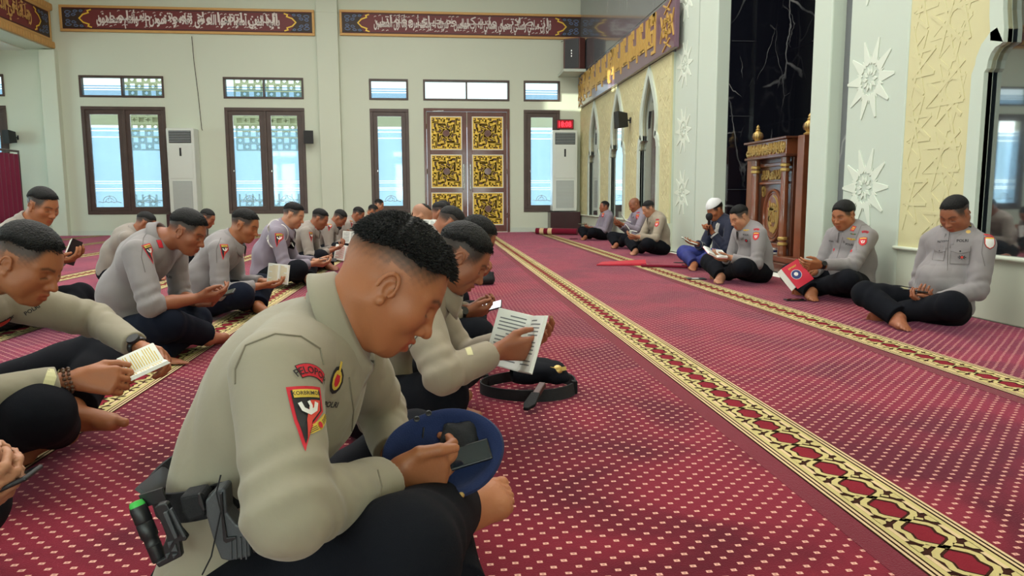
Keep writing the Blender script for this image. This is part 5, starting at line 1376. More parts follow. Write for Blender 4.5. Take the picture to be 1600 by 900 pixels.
F6 = person('F6', 'farthest officer of the nearest row, hair just showing before the door', base=(-.18, 8.9), yaw=0, lean=18, hp=30, h=.010, skin='skin_dark', shirt='shirt2', seed=9, group=row0)

# ---- second row (pelvis at about x = -1.55) -------------------------------------------------------
row1 = 'officers of the second row reading in profile'
JL0 = dict(pelvis=V(-1.62, 2.30, .10), waist=V(-1.62, 2.30, .31), chest=V(-1.48, 2.27, .49), neck=V(-1.36, 2.24, .585), head=atY(44, 410, 2.22),
           sr=V(-1.42, 2.06, .49), sl=V(-1.36, 2.46, .49), er=V(-1.28, 1.93, .28), wr=atY(120, 592, 2.10), el=atY(150, 500, 2.60), wl=atY(222, 545, 2.40),
           kr=atY(62, 650, 2.02), kl=atY(165, 548, 2.82), ar=V(-1.2, 2.38, .09), al=atY(112, 640, 2.48), foot_l=V(.95, -.02, .06), sole_l=V(0., -.35, -1.), foot_r=V(-.5, -.7, -.1), sole_r=V(-.3, .1, -1))
L0 = person('L0', 'officer at the left edge with a black watch and bead bracelet, reading a small book', base=(-1.62, 2.30), yaw=0, J=JL0, hp=32, hy=-8, hr=0, lean=28, h=.0055, hf=.0034, skin='skin_tan', shirt='shirt0', trousers='navy',
            style=(7.6, 5.8, 2.5), fade=(-.4, 4.6, .95), thick=.8, tuft=3500, tuft_len=1.0, flow=(.9, .2, .1), lift=.45, seed=21, fat=1.04, mouth=.12,
            hand_r=dict(d=(.93, .1, -.1), n=(.1, .9, -.4), curl=(.6, .65, .7, .7)), hand_l=dict(d=(.85, -.45, -.15), n=(.2, -.6, -.5), curl=(.5, .55, .6, .6)), group=None)
JL1 = dict(pelvis=V(-1.62, 3.98, .10), head=atY(293, 362, 3.95), neck=V(-1.43, 3.96, .60), chest=V(-1.50, 3.97, .51), waist=V(-1.62, 3.98, .31), sr=V(-1.47, 3.78, .545), sl=V(-1.43, 4.17, .545),
           er=atY(236, 478, 3.66), wr=atY(308, 466, 3.80), wl=atY(310, 472, 4.02), kr=atY(262, 506, 3.72), kl=atY(305, 500, 4.12), ar=V(-1.25, 4.05, .085), al=atY(242, 558, 3.72), foot_l=V(.9, -.1, .05), sole_l=V(0, -.5, -.9))
L1 = person('L1', 'officer with sleeves rolled to the elbow tapping a phone, red tab on his collar', base=(-1.62, 3.98), yaw=0, J=JL1, hp=30, hy=-6, lean=24, h=.0065, hf=.0042, skin='skin_brown', shirt='shirt3', trousers='navy2', rolled=(.26, .26),
            style=(7.6, 4.8, 1.5), thick=.9, tuft=2500, tuft_len=1.5, flow=(.85, .2, .3), lift=.7, seed=22, fade=(-2.0, 3.6, .97), fat=.97,
            hand_r=dict(d=(.98, .1, .05), n=(0, .6, .8), curl=(.35, .5, .6, .65)), hand_l=dict(d=(.95, -.2, .1), n=(0, -.6, .8), curl=(.5, .6, .7, .7)), group=None)
L2 = person('L2', 'young officer in profile reading a yellow-paged booklet beside the one with rolled sleeves', base=(-1.62, 5.25), yaw=0, lean=15, hp=26, hy=-8, h=.007, skin='skin_tan', shirt='shirt3', trousers='navy2', seed=23, fat=.95, style=(7.6, 5.0, 1.5), fade=(-2.6, 3.2, .97),
            J=dict(head=atY(383, 352, 5.2), wr=atY(405, 447, 5.08), wl=atY(412, 440, 5.35)), hand_r=dict(d=(.9, .2, -.05), n=(0, .2, 1), curl=(.35, .35, .4, .4)), hand_l=dict(d=(.9, -.2, 0), n=(0, -.2, 1), curl=(.35, .35, .4, .4)), group=row1)
L3 = person('L3', 'officer in a mauve-grey shirt with white shoulder cord and black PM armband', base=(-1.58, 7.0), yaw=0, lean=12, hp=24, hy=-10, h=.0075, skin='skin_light', shirt='shirt4', trousers='navy', seed=24, s=1.03, fat=1.04, belly=.02,
            J=dict(head=atY(459, 336, 6.95), wr=atY(489, 412, 6.85), wl=atY(494, 408, 7.1)), hand_r=dict(d=(.95, .1, -.1), n=(0, .5, .9), curl=(.4, .4, .45, .5)), hand_l=dict(d=(.95, -.2, 0), n=(0, -.3, 1), curl=(.4, .4, .4, .4)), group=row1)
L4 = person('L4', 'officer of the second row holding a booklet with a red picture', base=(-1.60, 8.5), yaw=0, lean=15, hp=30, hy=-8, h=.008, skin='skin_brown', shirt='shirt2', seed=25, J=dict(head=atY(500, 342, 8.45), wr=atY(518, 391, 8.3), wl=atY(522, 388, 8.6)), group=row1)
L5 = person('L5', 'officer with a lowered black face mask reading a white booklet', base=(-1.58, 9.9), yaw=0, lean=20, hp=42, hy=-10, h=.009, skin='skin_brown', shirt='shirt2', seed=26, J=dict(head=atY(531, 341, 9.85)), group=row1)
L6 = person('L6', 'officer of the second row fifth from the far end before the tall narrow window', base=(-1.52, 11.5), yaw=0, lean=14, hp=32, hy=-8, h=.010, skin='skin_brown', shirt='shirt2', seed=27, J=dict(head=atY(560, 335, 11.4)), group=row1)
L7 = person('L7', 'officer of the second row seated just under the tall narrow window', base=(-1.45, 13.2), yaw=0, lean=12, hp=28, hy=-8, h=.011, skin='skin_tan', shirt='shirt1', seed=28, J=dict(head=atY(583, 330, 13.1)), group=row1)
L8 = person('L8', 'farthest officer of the second row, his face beside the tall narrow window', base=(-1.32, 14.6), yaw=0, lean=12, hp=24, hy=-8, h=.011, skin='skin_light', shirt='shirt1', seed=29, group=row1)
LX = person('LX', 'officer outside the left edge of the view, only his fingers on a phone showing', base=(-1.32, 1.28), yaw=0, lean=16, hp=30, h=.008, skin='skin_light', shirt='shirt0', seed=30, J=dict(wr=V(-.83, 1.22, .31), wl=V(-.87, 1.33, .30)),
            hand_r=dict(d=(.93, .1, .12), n=(0, .75, .5), curl=(.55, .55, .55, .55)), hand_l=dict(d=(.9, -.2, .1), n=(0, -.4, 1), curl=(.5, .5, .5, .5)), group=None)
# ---- third row --------------------------------------------------------------------------------------
M1 = person('M1', 'officer before the maroon curtain holding an open book in front of his chest', base=(-2.72, 4.85), yaw=-8, lean=14, hp=26, hy=-14, h=.0065, hf=.0045, skin='skin_tan', shirt='shirt2', trousers='navy', seed=31, thick=.8, tuft=1500, tuft_len=1.1,
            J=dict(head=atY(67, 322, 4.8), wr=atY(88, 408, 4.72), wl=atY(98, 404, 5.0)), hand_r=dict(d=(.95, .1, .1), n=(0, .2, 1), curl=(.4, .4, .45, .5)), hand_l=dict(d=(.95, -.1, .1), n=(0, -.2, 1), curl=(.4, .4, .45, .5)), group=None)
M2 = person('M2', 'officer seen from behind and bowed low under the leftmost double window', base=(-3.2, 7.6), yaw=12, lean=22, hp=34, hy=-4, h=.009, skin='skin_brown', shirt='shirt2', seed=32, J=dict(head=atY(228, 349, 7.55)), group=None)
M3 = person('M3', 'officer hidden behind the one with rolled sleeves, dark head showing before the air conditioner', base=(-3.05, 9.4), yaw=0, lean=16, hp=30, hy=-8, h=.009, skin='skin_brown', shirt='shirt2', seed=33, J=dict(head=atY(324, 341, 9.3)), group=None)

# ---- right side, backs to the wall, facing -X ------------------------------------------------------
row2 = 'men seated along the right wall'
R1 = person('R1', 'stout officer at the right edge looking down at a phone between his knees', base=(3.18, 4.34), yaw=200, lean=3, hp=34, hy=2, h=.006, hf=.0042, skin='skin_brown', shirt='shirt3', trousers='navy', seed=41, s=1.0, fat=1.08, belly=.045, thick=.5, tuft=1500, tuft_len=.6,
            hair='hair', J=dict(head=atY(1492, 334, 4.28), wr=atY(1450, 458, 4.28), wl=atY(1458, 470, 4.16)),
            hand_r=dict(d=(.9, .35, -.1), n=(0, .3, 1), curl=(.6, .6, .65, .7)), hand_l=dict(d=(.9, -.45, 0), n=(0, -.3, 1), curl=(.5, .55, .6, .65)), group=row2, style=(7.6, 5.0, 1.4))
R2 = person('R2', 'dark-haired officer with a black wristwatch holding a red book', base=(3.30, 5.58), yaw=196, lean=10, hp=20, hy=8, h=.0065, hf=.0045, skin='skin_tan', shirt='shirt3', trousers='navy', seed=42, s=1.02, fat=1.06, belly=.03, thick=.9, tuft=2000, tuft_len=.8,
            style=(7.4, 2.4, -.8), fade=(-2.2, 1.5, .95), J=dict(head=atY(1318, 336, 5.55), wr=atY(1272, 425, 5.55), wl=atY(1282, 414, 5.30)),
            hand_r=dict(d=(.9, .2, 0), n=(0, .6, .6), curl=(.4, .45, .5, .55)), hand_l=dict(d=(.9, -.1, 0), n=(0, -.8, .4), curl=(.4, .45, .5, .55)), group=row2)
R3 = person('R3', 'officer in front of the carved pulpit holding a white and red open book', base=(3.03, 6.74), yaw=190, lean=12, hp=30, hy=4, h=.007, hf=.005, skin='skin_light', shirt='shirt3', trousers='navy', seed=43, fat=1.02, belly=.02,
            style=(7.6, 5.0, 1.4), J=dict(head=atY(1155, 339, 6.7), wr=atY(1133, 405, 6.7), wl=atY(1138, 402, 6.55)),
            hand_r=dict(d=(.95, .1, .1), n=(0, .3, 1), curl=(.4, .4, .4, .45)), hand_l=dict(d=(.95, -.1, .05), n=(0, -.3, 1), curl=(.4, .4, .4, .45)), group=row2)
R5 = person('R5', 'officer with cropped hair holding a black book, nearest of the three beside the arches', base=(3.16, 10.22), yaw=188, lean=14, hp=28, hy=4, h=.009, skin='skin_light', shirt='shirt1', trousers='navy', seed=45, style=(7.6, 4.6, 1.0),
            J=dict(head=atY(1013, 326, 10.2), wr=atY(992, 372, 10.1), wl=atY(996, 370, 9.95)), group=row2)
R6 = person('R6', 'bald officer holding a dark booklet up, middle of the three beside the arches', base=(3.22, 11.6), yaw=188, lean=8, hp=28, hy=4, h=.0095, skin='skin_brown', shirt='shirt4', trousers='navy', seed=46, style=None, fade=(-3, 3, .3),
            J=dict(head=atY(991, 320, 11.6), wr=atY(968, 353, 11.5), wl=atY(972, 350, 11.3)), group=row2)
R7 = person('R7', 'officer leaning back against the arcade with raised face, farthest on the right', base=(3.20, 14.0), yaw=188, lean=-8, hp=2, hy=4, h=.011, skin='skin_brown', shirt='shirt4', trousers='navy', seed=47,
            J=dict(head=atY(944, 323, 14.0)), group=row2, wr=(.26, -.06, .24), wl=(.26, .06, .24))
M['robe'] = mat('navy_tunic', (22, 28, 52), .8, sheen=.2, bump=(60, .1)); M['sarong'] = mat('blue_sarong', (34, 44, 118), .75, var=(9, .35), bump=(50, .1)); M['cap'] = mat('white_knit_cap', (225, 225, 225), .9, bump=(240, .6)); M['embroidery'] = mat('silver_embroidery', (186, 184, 178), .7, var=(60, .4), bump=(200, .4))
R4 = person('R4', 'man in white knit cap and navy tunic reading aloud into a black microphone', base=(3.22, 8.02), yaw=192, lean=10, hp=26, hy=4, h=.0075, hf=.0055, skin='skin_tan', shirt='robe', trousers='sarong', seed=44, style=(6.4, 2.2, -.5), fade=(-2.5, 1, .9),
            J=dict(head=atY(1117, 328, 8.0), wr=atY(1089, 381, 8.0), wl=atY(1112, 362, 7.85)),
            hand_r=dict(d=(.95, .1, .1), n=(0, .2, 1), curl=(.3, .3, .35, .4)), hand_l=dict(d=(.55, .1, .8), n=(.8, .2, -.5), curl=(.9, .9, .9, .9)), group=None)

# ------------------------------------------------------------------ things held and worn
def mid(P, key='tips'): return (np.mean(P[key+'_r'][:4], 0)+np.mean(P[key+'_l'][:4], 0))/2
def frame_T(c, x, y, z):
    x, y, z = nrm(x), nrm(y), nrm(z); return Matrix([[x[0], y[0], z[0], c[0]], [x[1], y[1], z[1], c[1]], [x[2], y[2], z[2], c[2]], [0, 0, 0, 1]])
def px_poly(pts, Y): return [atY(a, b, Y) for a, b in pts]
def slab(mb, pts, Y, th, inset=0):
    """solid plate from an outline at depth Y, th thick"""
    P_ = px_poly(pts, Y); n = len(P_); off = V(0, th, 0)
    mb.add([tuple(p) for p in P_]+[tuple(p+off) for p in P_], [tuple(range(n)), tuple(range(n, 2*n))[::-1]]+[(i, i+n, (i+1) % n+n, (i+1) % n) for i in range(n)])

# ---- the blue beret, pouch and phone of the foreground officer
bz = nrm([-.10, -.78, .62]); bx = nrm(V(1, -.05, .13)-bz*(V(1, -.05, .13)@bz)); by = np.cross(bz, bx); bc = atY(692, 709, 1.252)
TB = frame_T(bc, bx, by, bz)
mb = MB(); mb.T = TB @ Matrix.Diagonal((1, .80, 1, 1))
prof = [(.0, -.020), (.05, -.020), (.085, -.016), (.102, -.008), (.1065, 0), (.103, .006), (.096, .007), (.086, .003), (.080, -.003), (.070, -.008), (.05, -.010), (.0, -.011)]
rs = random.Random(5); n = 56; vs = []; fs = []
for j, (r_, z) in enumerate(prof):
    for k in range(n):
        t = 2*PI*k/n; w_ = 1+.018*math.sin(2*t+.7)+.012*math.sin(5*t+j*.2); vs.append((r_*w_*math.cos(t), r_*w_*math.sin(t), z+.004*math.sin(3*t)*(r_/.1)))
for j in range(len(prof)-1):
    for k in range(n): l_ = (k+1) % n; fs.append((j*n+k, j*n+l_, (j+1)*n+l_, (j+1)*n+k))
mb.add(vs, fs); beret = tag(mb.build('beret', M['beret'], smooth=True), 'blue felt beret held upside down in the foreground officer\'s hands', 'beret')
for i, (u, v) in enumerate(((-.040, .068), (-.018, .076))):
    mb = MB(); mb.T = TB; mb.tube([(u+.0045*math.cos(t), v*.97+.0045*math.sin(t), .0125) for t in np.linspace(0, 2*PI, 12)[:-1]], .0014, 6, True); mb.lathe([(0, 0), (.0035, 0), (.0035, .001), (0, .001)], (u, v*.97, .0115), 10); mb.build('eyelet', M['black'], beret)
mb = MB(); mb.T = TB; mb.tube([(-.030, .055, -.004), (-.036, .03, -.012), (-.050, .012, -.010), (-.055, .0, -.012)], .0018, 6); mb.build('drawstring', M['black'], beret)
mb = MB(); mb.T = TB
for k in range(7): mb.lathe([(0, 0), (.006, .002), (.004, .005), (0, .006)], (-.035+.010*k, -.080-.004*math.sin(k), .006), 8)
mb.build('gold_badge', M['goldleaf'], beret, smooth=True)
T1 = TB @ Matrix.Translation((.022, -.014, .002)) @ Matrix.Rotation(.16, 4, 'Z')
ph = empty('smartphone', tuple(T1.translation), 0, 'dark phone lying in the hollow of the blue beret', 'phone')
mb = MB(); mb.T = T1; mb.box((-.062, -.018, -.004), (.062, .020, .004)); mb.build('case', M['black'], ph, bevel=.002)
mb = MB(); mb.T = T1; mb.box((-.059, -.015, .004), (.059, .017, .0046)); mb.build('screen', M['screen'], ph)
mb = MB(); mb.T = TB @ Matrix.Translation((.032, .028, .000)) @ Matrix.Rotation(-.18, 4, 'Z'); g = 9; vs = []; fs = []
for i in range(g):
    for j in range(g):
        u, v = i/(g-1)-.5, j/(g-1)-.5; vs.append((u*(.066-.012*v), v*.052+.006*u, .007+.004*math.sin(u*9+v*5)*math.cos(v*7)-.010*(abs(u)*2)**4-.006*(abs(v)*2)**4))
for i in range(g-1):
    for j in range(g-1): fs.append((i*g+j, (i+1)*g+j, (i+1)*g+j+1, i*g+j+1))
mb.add(vs, fs); po = tag(mb.build('cloth_pouch', M['blackcloth'], smooth=True), 'crumpled black cloth pouch lying inside the blue beret', 'pouch')
md = po.modifiers.new('thickness', 'SOLIDIFY'); md.thickness = .006

# ---- duty belt, holster, torch and baton holder of the foreground officer (worn: parts of him)
PF = PEOPLE['F0']; rootF = PF['root']
def belt(P, c, ax_f, ax_l, rf, rl, hgt, m, parent, name='belt', th=.005):
    upn = np.cross(nrm(ax_f), nrm(ax_l)); n = 48; vs = []; fs = []
    for k in range(n):
        t = 2*PI*k/n; q = V(c)+nrm(ax_f)*rf*math.cos(t)+nrm(ax_l)*rl*math.sin(t); o = nrm(nrm(ax_f)*math.cos(t)/rf+nrm(ax_l)*math.sin(t)/rl)
        for a, b in ((0, -1), (th, -1), (th, 1), (0, 1)): vs.append(q+o*a+upn*b*hgt/2)
    for k in range(n):
        j = (k+1) % n
        for i in range(4): l_ = (i+1) % 4; fs.append((k*4+i, k*4+l_, j*4+l_, j*4+i))
    mb = MB(); mb.add(vs, fs); return mb.build(name, M[m], parent, smooth=True)
bl = belt(PF, V(-.358, 1.28, .345), V(1, 0, .22), V(0, 1, 0), .124, .172, .048, 'blackcloth', rootF, 'duty_belt')
cx_, cy_ = 180, 560; q = lambda pts: [(cx_+a/2.6475, cy_+b/2.6475) for a, b in pts]
mb = MB(); slab(mb, q([(372, 590), (405, 552), (440, 538), (456, 545), (462, 640), (500, 688), (548, 700), (560, 822), (470, 840), (436, 832), (405, 752), (376, 655)]), 1.045, .036)
M['holster'] = mat('holster_grey', (66, 70, 74), .45, bump=(300, .1))
hol = mb.build('holster', M['holster'], bl, bevel=.005)
mb = MB(); slab(mb, q([(552, 702), (596, 700), (600, 790), (582, 808), (566, 806)]), 1.05, .026); mb.build('pistol_grip', M['black'], bl, bevel=.004)
mb = MB(); slab(mb, q([(430, 560), (442, 556), (446, 640), (462, 742), (500, 738), (498, 750), (458, 766), (446, 756)]), 1.041, .006); mb.build('holster_rib', M['black'], bl, bevel=.001)
for i_ in range(4): mb = MB(); slab(mb, q([(474+i_*20, 742), (480+i_*20, 742), (482+i_*21, 832), (476+i_*21, 832)]), 1.042, .004); mb.build('holster_rib', M['holster'], bl)
mb = MB(); slab(mb, q([(262, 575), (352, 556), (372, 580), (372, 655), (300, 680), (276, 640)]), 1.06, .04); mb.build('magazine_pouch', M['blackcloth'], bl, bevel=.005)
mb = MB(); slab(mb, q([(340, 560), (352, 560), (372, 628), (364, 640), (342, 600)]), 1.05, .008); slab(mb, q([(384, 566), (408, 545), (416, 570), (400, 588), (404, 600), (380, 590)]), 1.047, .006); mb.build('belt_clip', M['black'], bl, bevel=.002)
a, b = atY(*q([(92, 610)])[0], 1.09), atY(*q([(186, 838)])[0], 1.075); d_ = nrm(b-a); L_ = float(np.linalg.norm(b-a))
e1 = nrm(np.cross(d_, [0, 1, 0])); TT = frame_T(a, e1, np.cross(d_, e1), d_)
mb = MB(); mb.T = TT; mb.lathe([(0, 0), (.0115, .001), (.0125, .006), (.0125, L_*.28), (.0115, L_*.30), (.0125, L_*.32), (.0125, L_*.55), (.0105, L_*.58), (.0105, L_*.70), (.0110, L_*.71), (.0105, L_*.73), (.0105, L_*.97), (.009, L_), (0, L_)], n=20)
tor = mb.build('torch', M['black'], bl, smooth=True)
mb = MB(); mb.T = TT; mb.lathe([(0, -.008), (.009, -.007), (.011, -.002), (.0112, .001), (0, .001)], n=16); M['green'] = mat('green_lens_cap', (70, 190, 80), .4); mb.build('green_cap', M['green'], bl, smooth=True)
mb = MB()
outline = [(160, 620), (176, 606), (205, 598), (216, 606), (262, 700), (298, 742), (292, 756), (266, 760), (276, 820), (180, 868), (164, 850), (204, 826), (196, 780), (212, 742), (196, 700)]
slab(mb, q(outline), 1.055, .012); bt = mb.build('baton_holder', M['black'], bl, bevel=.002)
mb = MB()
for p_ in ([(196, 640), (214, 634), (258, 742), (244, 750)], [(222, 626), (232, 622), (290, 736), (280, 742)]): slab(mb, q(p_), 1.049, .007)
for p_ in ([(214, 762), (240, 756), (222, 790)], [(248, 768), (258, 800), (230, 800)], [(206, 812), (226, 806), (212, 836)], [(234, 812), (258, 808), (240, 830)]): slab(mb, q(p_), 1.052, .004)
mb.build('holder_rail', M['holster'], bl, bevel=.001)
mb = MB(); mb.bar(atY(*q([(120, 560)])[0], 1.12), atY(*q([(222, 470)])[0], 1.30), .03, .006, up=(0, -1, 0)); mb.bar(atY(*q([(110, 590)])[0], 1.10), atY(*q([(205, 560)])[0], 1.10), .02, .006, up=(0, -1, 0)); mb.build('belt_strap', M['black'], bl)
mb = MB(); mb.tube([atY(345, 742, 1.05), atY(338, 770, 1.04), atY(345, 800, 1.03), atY(330, 870, 1.04), atY(316, 898, 1.05)], .0012, 5); mb.build('lanyard', M['blackcloth'], bl)

# ---- patches
sF = PF['shirt']; upv = (.28, .1, 1)
arc_patch(sF, 488, 579, 'PELOPOR', .92, -14, tcol='thread_k'); brimob_patch(sF, 484, 638, .84, -4)
decal('collar_tab', [o for o in sF.children if o.name.startswith('collar')][0], 540, 572, [('thread_k', poly2d(rect(.026, .040))), ('thread_w', ribbon2d([(-.008, -.006), (0, .006), (.008, -.006)], .006))], 12, parent=sF)
decal('chest_emblem', sF, 526, 594, [('thread_k', poly2d(disc(.017, 12, ry=.022))), ('thread_y', poly2d(disc(.012, 12, ry=.016))), ('badge_red', poly2d(disc(.007, 8, ry=.011))), ('thread_y', ribbon2d([(0, .008), (.002, .030)], .005))], -25)
tape(sF, 517, 632, 'POLRI', .013, -20); wings(sF, 500, 664, .8, 20); 
M['seam0'] = mat('khaki_seam_thread', (120, 112, 96), .9)
seam(sF, [(368, 600), (368, 577), (384, 540), (430, 522), (470, 526), (500, 545), (506, 575)], .0016, 'seam0'); seam(sF, [(545, 590), (552, 640), (548, 690)], .0014, 'seam0'); seam(sF, [(590, 735), (596, 760), (592, 784)], .0014, 'seam0')
P1_ = PEOPLE['F1']['shirt']
decal('cuff_tab', P1_, 733, 548, [('cream', poly2d(rect(.018, .036)))], 10); 
PL = PEOPLE['L0']; decal('cuff_tab', PL['shirt'], 80, 588, [('cream', poly2d(rect(.026, .046)))], -20)
strap('wristwatch', PL, 'l', .93, .029, .024, 'black', PL['root'], face=(.1, -.8, .7))
mb = MB(); a, b = V(PL['er']), V(PL['wr']); c_ = a+(b-a)*.93; d_ = nrm(b-a); e1 = nrm(np.cross(d_, [0, 0, 1])); e2 = np.cross(d_, e1); M['bead'] = mat('dark_wooden_bead', (78, 50, 34), .35)
for s_ in (-.006, .006):
    for k in range(17): t = 2*PI*k/17; p_ = c_+(e1*math.cos(t)+e2*math.sin(t))*.033+d_*(s_+.002*math.sin(3*t)); mb.lathe([(0, -.0052), (.0036, -.0038), (.0052, 0), (.0036, .0038), (0, .0052)], tuple(p_), 7)
mb.build('bead_bracelet', M['bead'], PL['root'], smooth=True)
tape(PL['shirt'], 14, 498, 'US.S', .020, 8); tape(PL['shirt'], 50, 484, 'POLRI', .018, 30); decal('chest_emblem', PL['shirt'], 56, 466, [('thread_y', poly2d(disc(.022, 12, ry=.018)))], 0)
decal('pocket_badge', PL['shirt'], 16, 516, [('thread_k', poly2d(rect(.05, .036))), ('badge_pink', poly2d(rect(.036, .026)))], 5)
s1_ = PEOPLE['L1']['shirt']; brimob_patch(s1_, 234, 392, .95, 14); rank_tab(s1_, 250, 381, .9, 5, mark=None); tape(s1_, 262, 432, 'POLRI', .02, -8)
s2_ = PEOPLE['L2']['shirt']; brimob_patch(s2_, 352, 390, .95, 0)
s3_ = PEOPLE['L3']['shirt']; brimob_patch(s3_, 437, 372, 1.15, 0); decal('shoulder_cord', s3_, 425, 362, [('thread_w', ribbon2d([(.03+.075*math.cos(t), -.02+.13*math.sin(t)) for t in np.linspace(1.2, 4.4, 14)], .010))], 0); decal('shoulder_cord', s3_, 447, 364, [('thread_w', ribbon2d([(-.02+.05*math.cos(t), .08*math.sin(t)) for t in np.linspace(-1.5, 1.5, 10)], .008))], 0)
decal('armband', s3_, 456, 376, [('thread_k', poly2d(rect(.085, .16), 3)), ('thread_w', shift(txt('PM', .062), 0, -.035)), ('badge_red', shift(poly2d(rect(.05, .03)), 0, .055))], -6)
for k_, px_, py_ in (('L4', 487, 368), ('L5', 516, 353), ('L6', 550, 348), ('L7', 575, 344)): brimob_patch(PEOPLE[k_]['shirt'], px_, py_, 1.0)
for k_, px_, py_ in (('L4', 494, 358), ('L5', 524, 347)): rank_tab(PEOPLE[k_]['shirt'], px_, py_, .9, 0, mark='chevron')
# right hand officers
s_ = PEOPLE['R1']['shirt']; arc_patch(s_, 1547, 363, '', 1.0, -8, tcol='badge_pink'); regional_patch(s_, 1547, 379, .9, 'thread_w'); tape(s_, 1504, 376, 'POLRI', .024, 2); decal('name_lettering', s_, 1473, 377, [('thread_k', stitches(.07, .013, 7, 2))], 2)
pocket(s_, 1500, 398, 1.0, 0); pocket(s_, 1468, 396, .75, 0); decal('pocket_emblem', s_, 1503, 402, [('thread_k', merge2d(*[ribbon2d([(0, 0), (.022*math.cos(t), .013*math.sin(t))], .004) for t in np.linspace(0, 2*PI, 9)[:-1]])), ('badge_pink', poly2d(disc(.008, 8)))], 0, lift=.004)
decal('chest_emblem', s_, 1513, 362, [('goldleaf', poly2d(disc(.013, 12)))], 0); rank_tab(s_, 1515, 352, .95, -35, 'thread_k'); rank_tab(s_, 1470, 345, .7, 30, 'thread_k')
s_ = PEOPLE['R2']['shirt']; arc_patch(s_, 1352, 362, '', .9, -8); regional_patch(s_, 1348, 377, .9, 'badge_red'); tape(s_, 1327, 382, 'POLRI', .022, -4); wings(s_, 1330, 374, .9, -6); rank_tab(s_, 1333, 357, .95, -20, 'badge_pink'); wings(s_, 1333, 366, .6, -6, 'thread_g'); decal('name_lettering', s_, 1299, 377, [('thread_k', stitches(.06, .013, 6, 5))], 2)
decal('chest_emblem', s_, 1330, 392, [('badge_red', poly2d(disc(.012, 10)))], 0); decal('chest_emblem', s_, 1303, 390, [('badge_red', poly2d(disc(.012, 10)))], 0)
PR = PEOPLE['R2']; strap('wristwatch', PR, 'l', .95, .030, .026, 'black', PR['root'], face=(-.2, -.9, .4)); strap('wristwatch', PEOPLE['F2'], 'r', .90, .030, .022, 'black', PEOPLE['F2']['root'], face=(0, -.9, .4))
s_ = PEOPLE['R3']['shirt']; arc_patch(s_, 1182, 358, '', .95, -4); regional_patch(s_, 1181, 369, .9, 'badge_red'); tape(s_, 1165, 367, 'POLRI', .024, 0); wings(s_, 1165, 360, .9, 0); rank_tab(s_, 1169, 344, 1.0, -20, 'badge_pink'); decal('chest_emblem', s_, 1166, 376, [('thread_k', poly2d(disc(.016, 10))), ('badge_red', poly2d(disc(.010, 8)))], 0)
for k_, px_, py_ in (('R5', 1026, 350), ('R6', 996, 339), ('R7', 942, 336)):
    arc_patch(PEOPLE[k_]['shirt'], px_+1, py_-7, '', 1.0); regional_patch(PEOPLE[k_]['shirt'], px_, py_, 1.0, 'badge_red')
# reader in the white cap
P4_ = PEOPLE['R4']; A4 = P4_['A']; c4 = P4_['head']; Fc = Field(*[np.arange(c4[i]-.13, c4[i]+.14, .005) for i in range(3)])
Fc.ell(c4+A4[2]*.034-A4[0]*.012, V(.104, .084, .104), A4, .001)
PX, PY, PZ = Fc.g[0][:, None, None]-c4[0], Fc.g[1][None, :, None]-c4[1], Fc.g[2][None, None, :]-c4[2]
Fc.f = np.maximum(Fc.f, .055-(PX*A4[2][0]+PY*A4[2][1]+PZ*A4[2][2])-.12*(PX*A4[0][0]+PY*A4[0][1]+PZ*A4[0][2]))
me_, _ = Fc.mesh('knit_cap'); link_mesh('knit_cap', me_, M['cap'], P4_['root'])
decal('embroidered_placket', P4_['shirt'], 1119, 362, [('embroidery', poly2d(rect(.05, .20), 3))], -14)
for k_, w_ in (('r', 'wr'), ('l', 'wl')): strap('embroidered_cuff', P4_, k_, .80, .047, .016, 'embroidery', P4_['root'])
hm = np.mean(P4_['tips_l'][:4], 0)*.6+P4_['wl']*.4; mt = atY(1108, 341, 7.78); mbot = hm-(mt-hm)*.45
mb = MB(); mb.tube([mbot, mt], [.011, .016], 12); mic = tag(mb.build('microphone', M['black'], smooth=True), 'black handheld microphone with round foam head before the white-capped reader', 'microphone')
mb = MB(); mb.T = Matrix.Translation(Vector(mt+(mt-hm)/np.linalg.norm(mt-hm)*.02)); mb.lathe([(0, -.045), (.022, -.04), (.034, -.02), (.038, 0), (.034, .022), (.02, .036), (0, .041)], n=16); mb.build('foam_windshield', M['blackcloth'], mic, smooth=True)
# face mask lowered on the chin of the booklet reader
Pm = PEOPLE['L5']; mb = MB(); Am = Pm['A']; mb.T = frame_T(Pm['head']-Am[2]*.098+Am[0]*.062, Am[0], Am[1], Am[2]); mb.lathe([(0, -.03), (.034, -.026), (.044, 0), (.036, .02), (0, .024)], n=14); mb.build('face_mask', M['blackcloth'], Pm['root'], smooth=True)

for k_, pts_ in (('R1', [(1553, 338), (1538, 362), (1534, 395), (1540, 420)]), ('R1', [(1485, 352), (1481, 385), (1480, 430)]), ('R2', [(1318, 366), (1310, 395), (1303, 418)]), ('R2', [(1362, 350), (1346, 352), (1338, 372), (1338, 395)]), ('R3', [(1158, 350), (1152, 372), (1150, 392)]),
                 ('L1', [(238, 352), (224, 372), (221, 402), (228, 430)]), ('L2', [(345, 372), (338, 390), (339, 415)]), ('F1', [(640, 545), (655, 520), (672, 505)]), ('R5', [(1020, 338), (1014, 352), (1013, 368)])):
    seam(PEOPLE[k_]['shirt'], pts_, .0016)

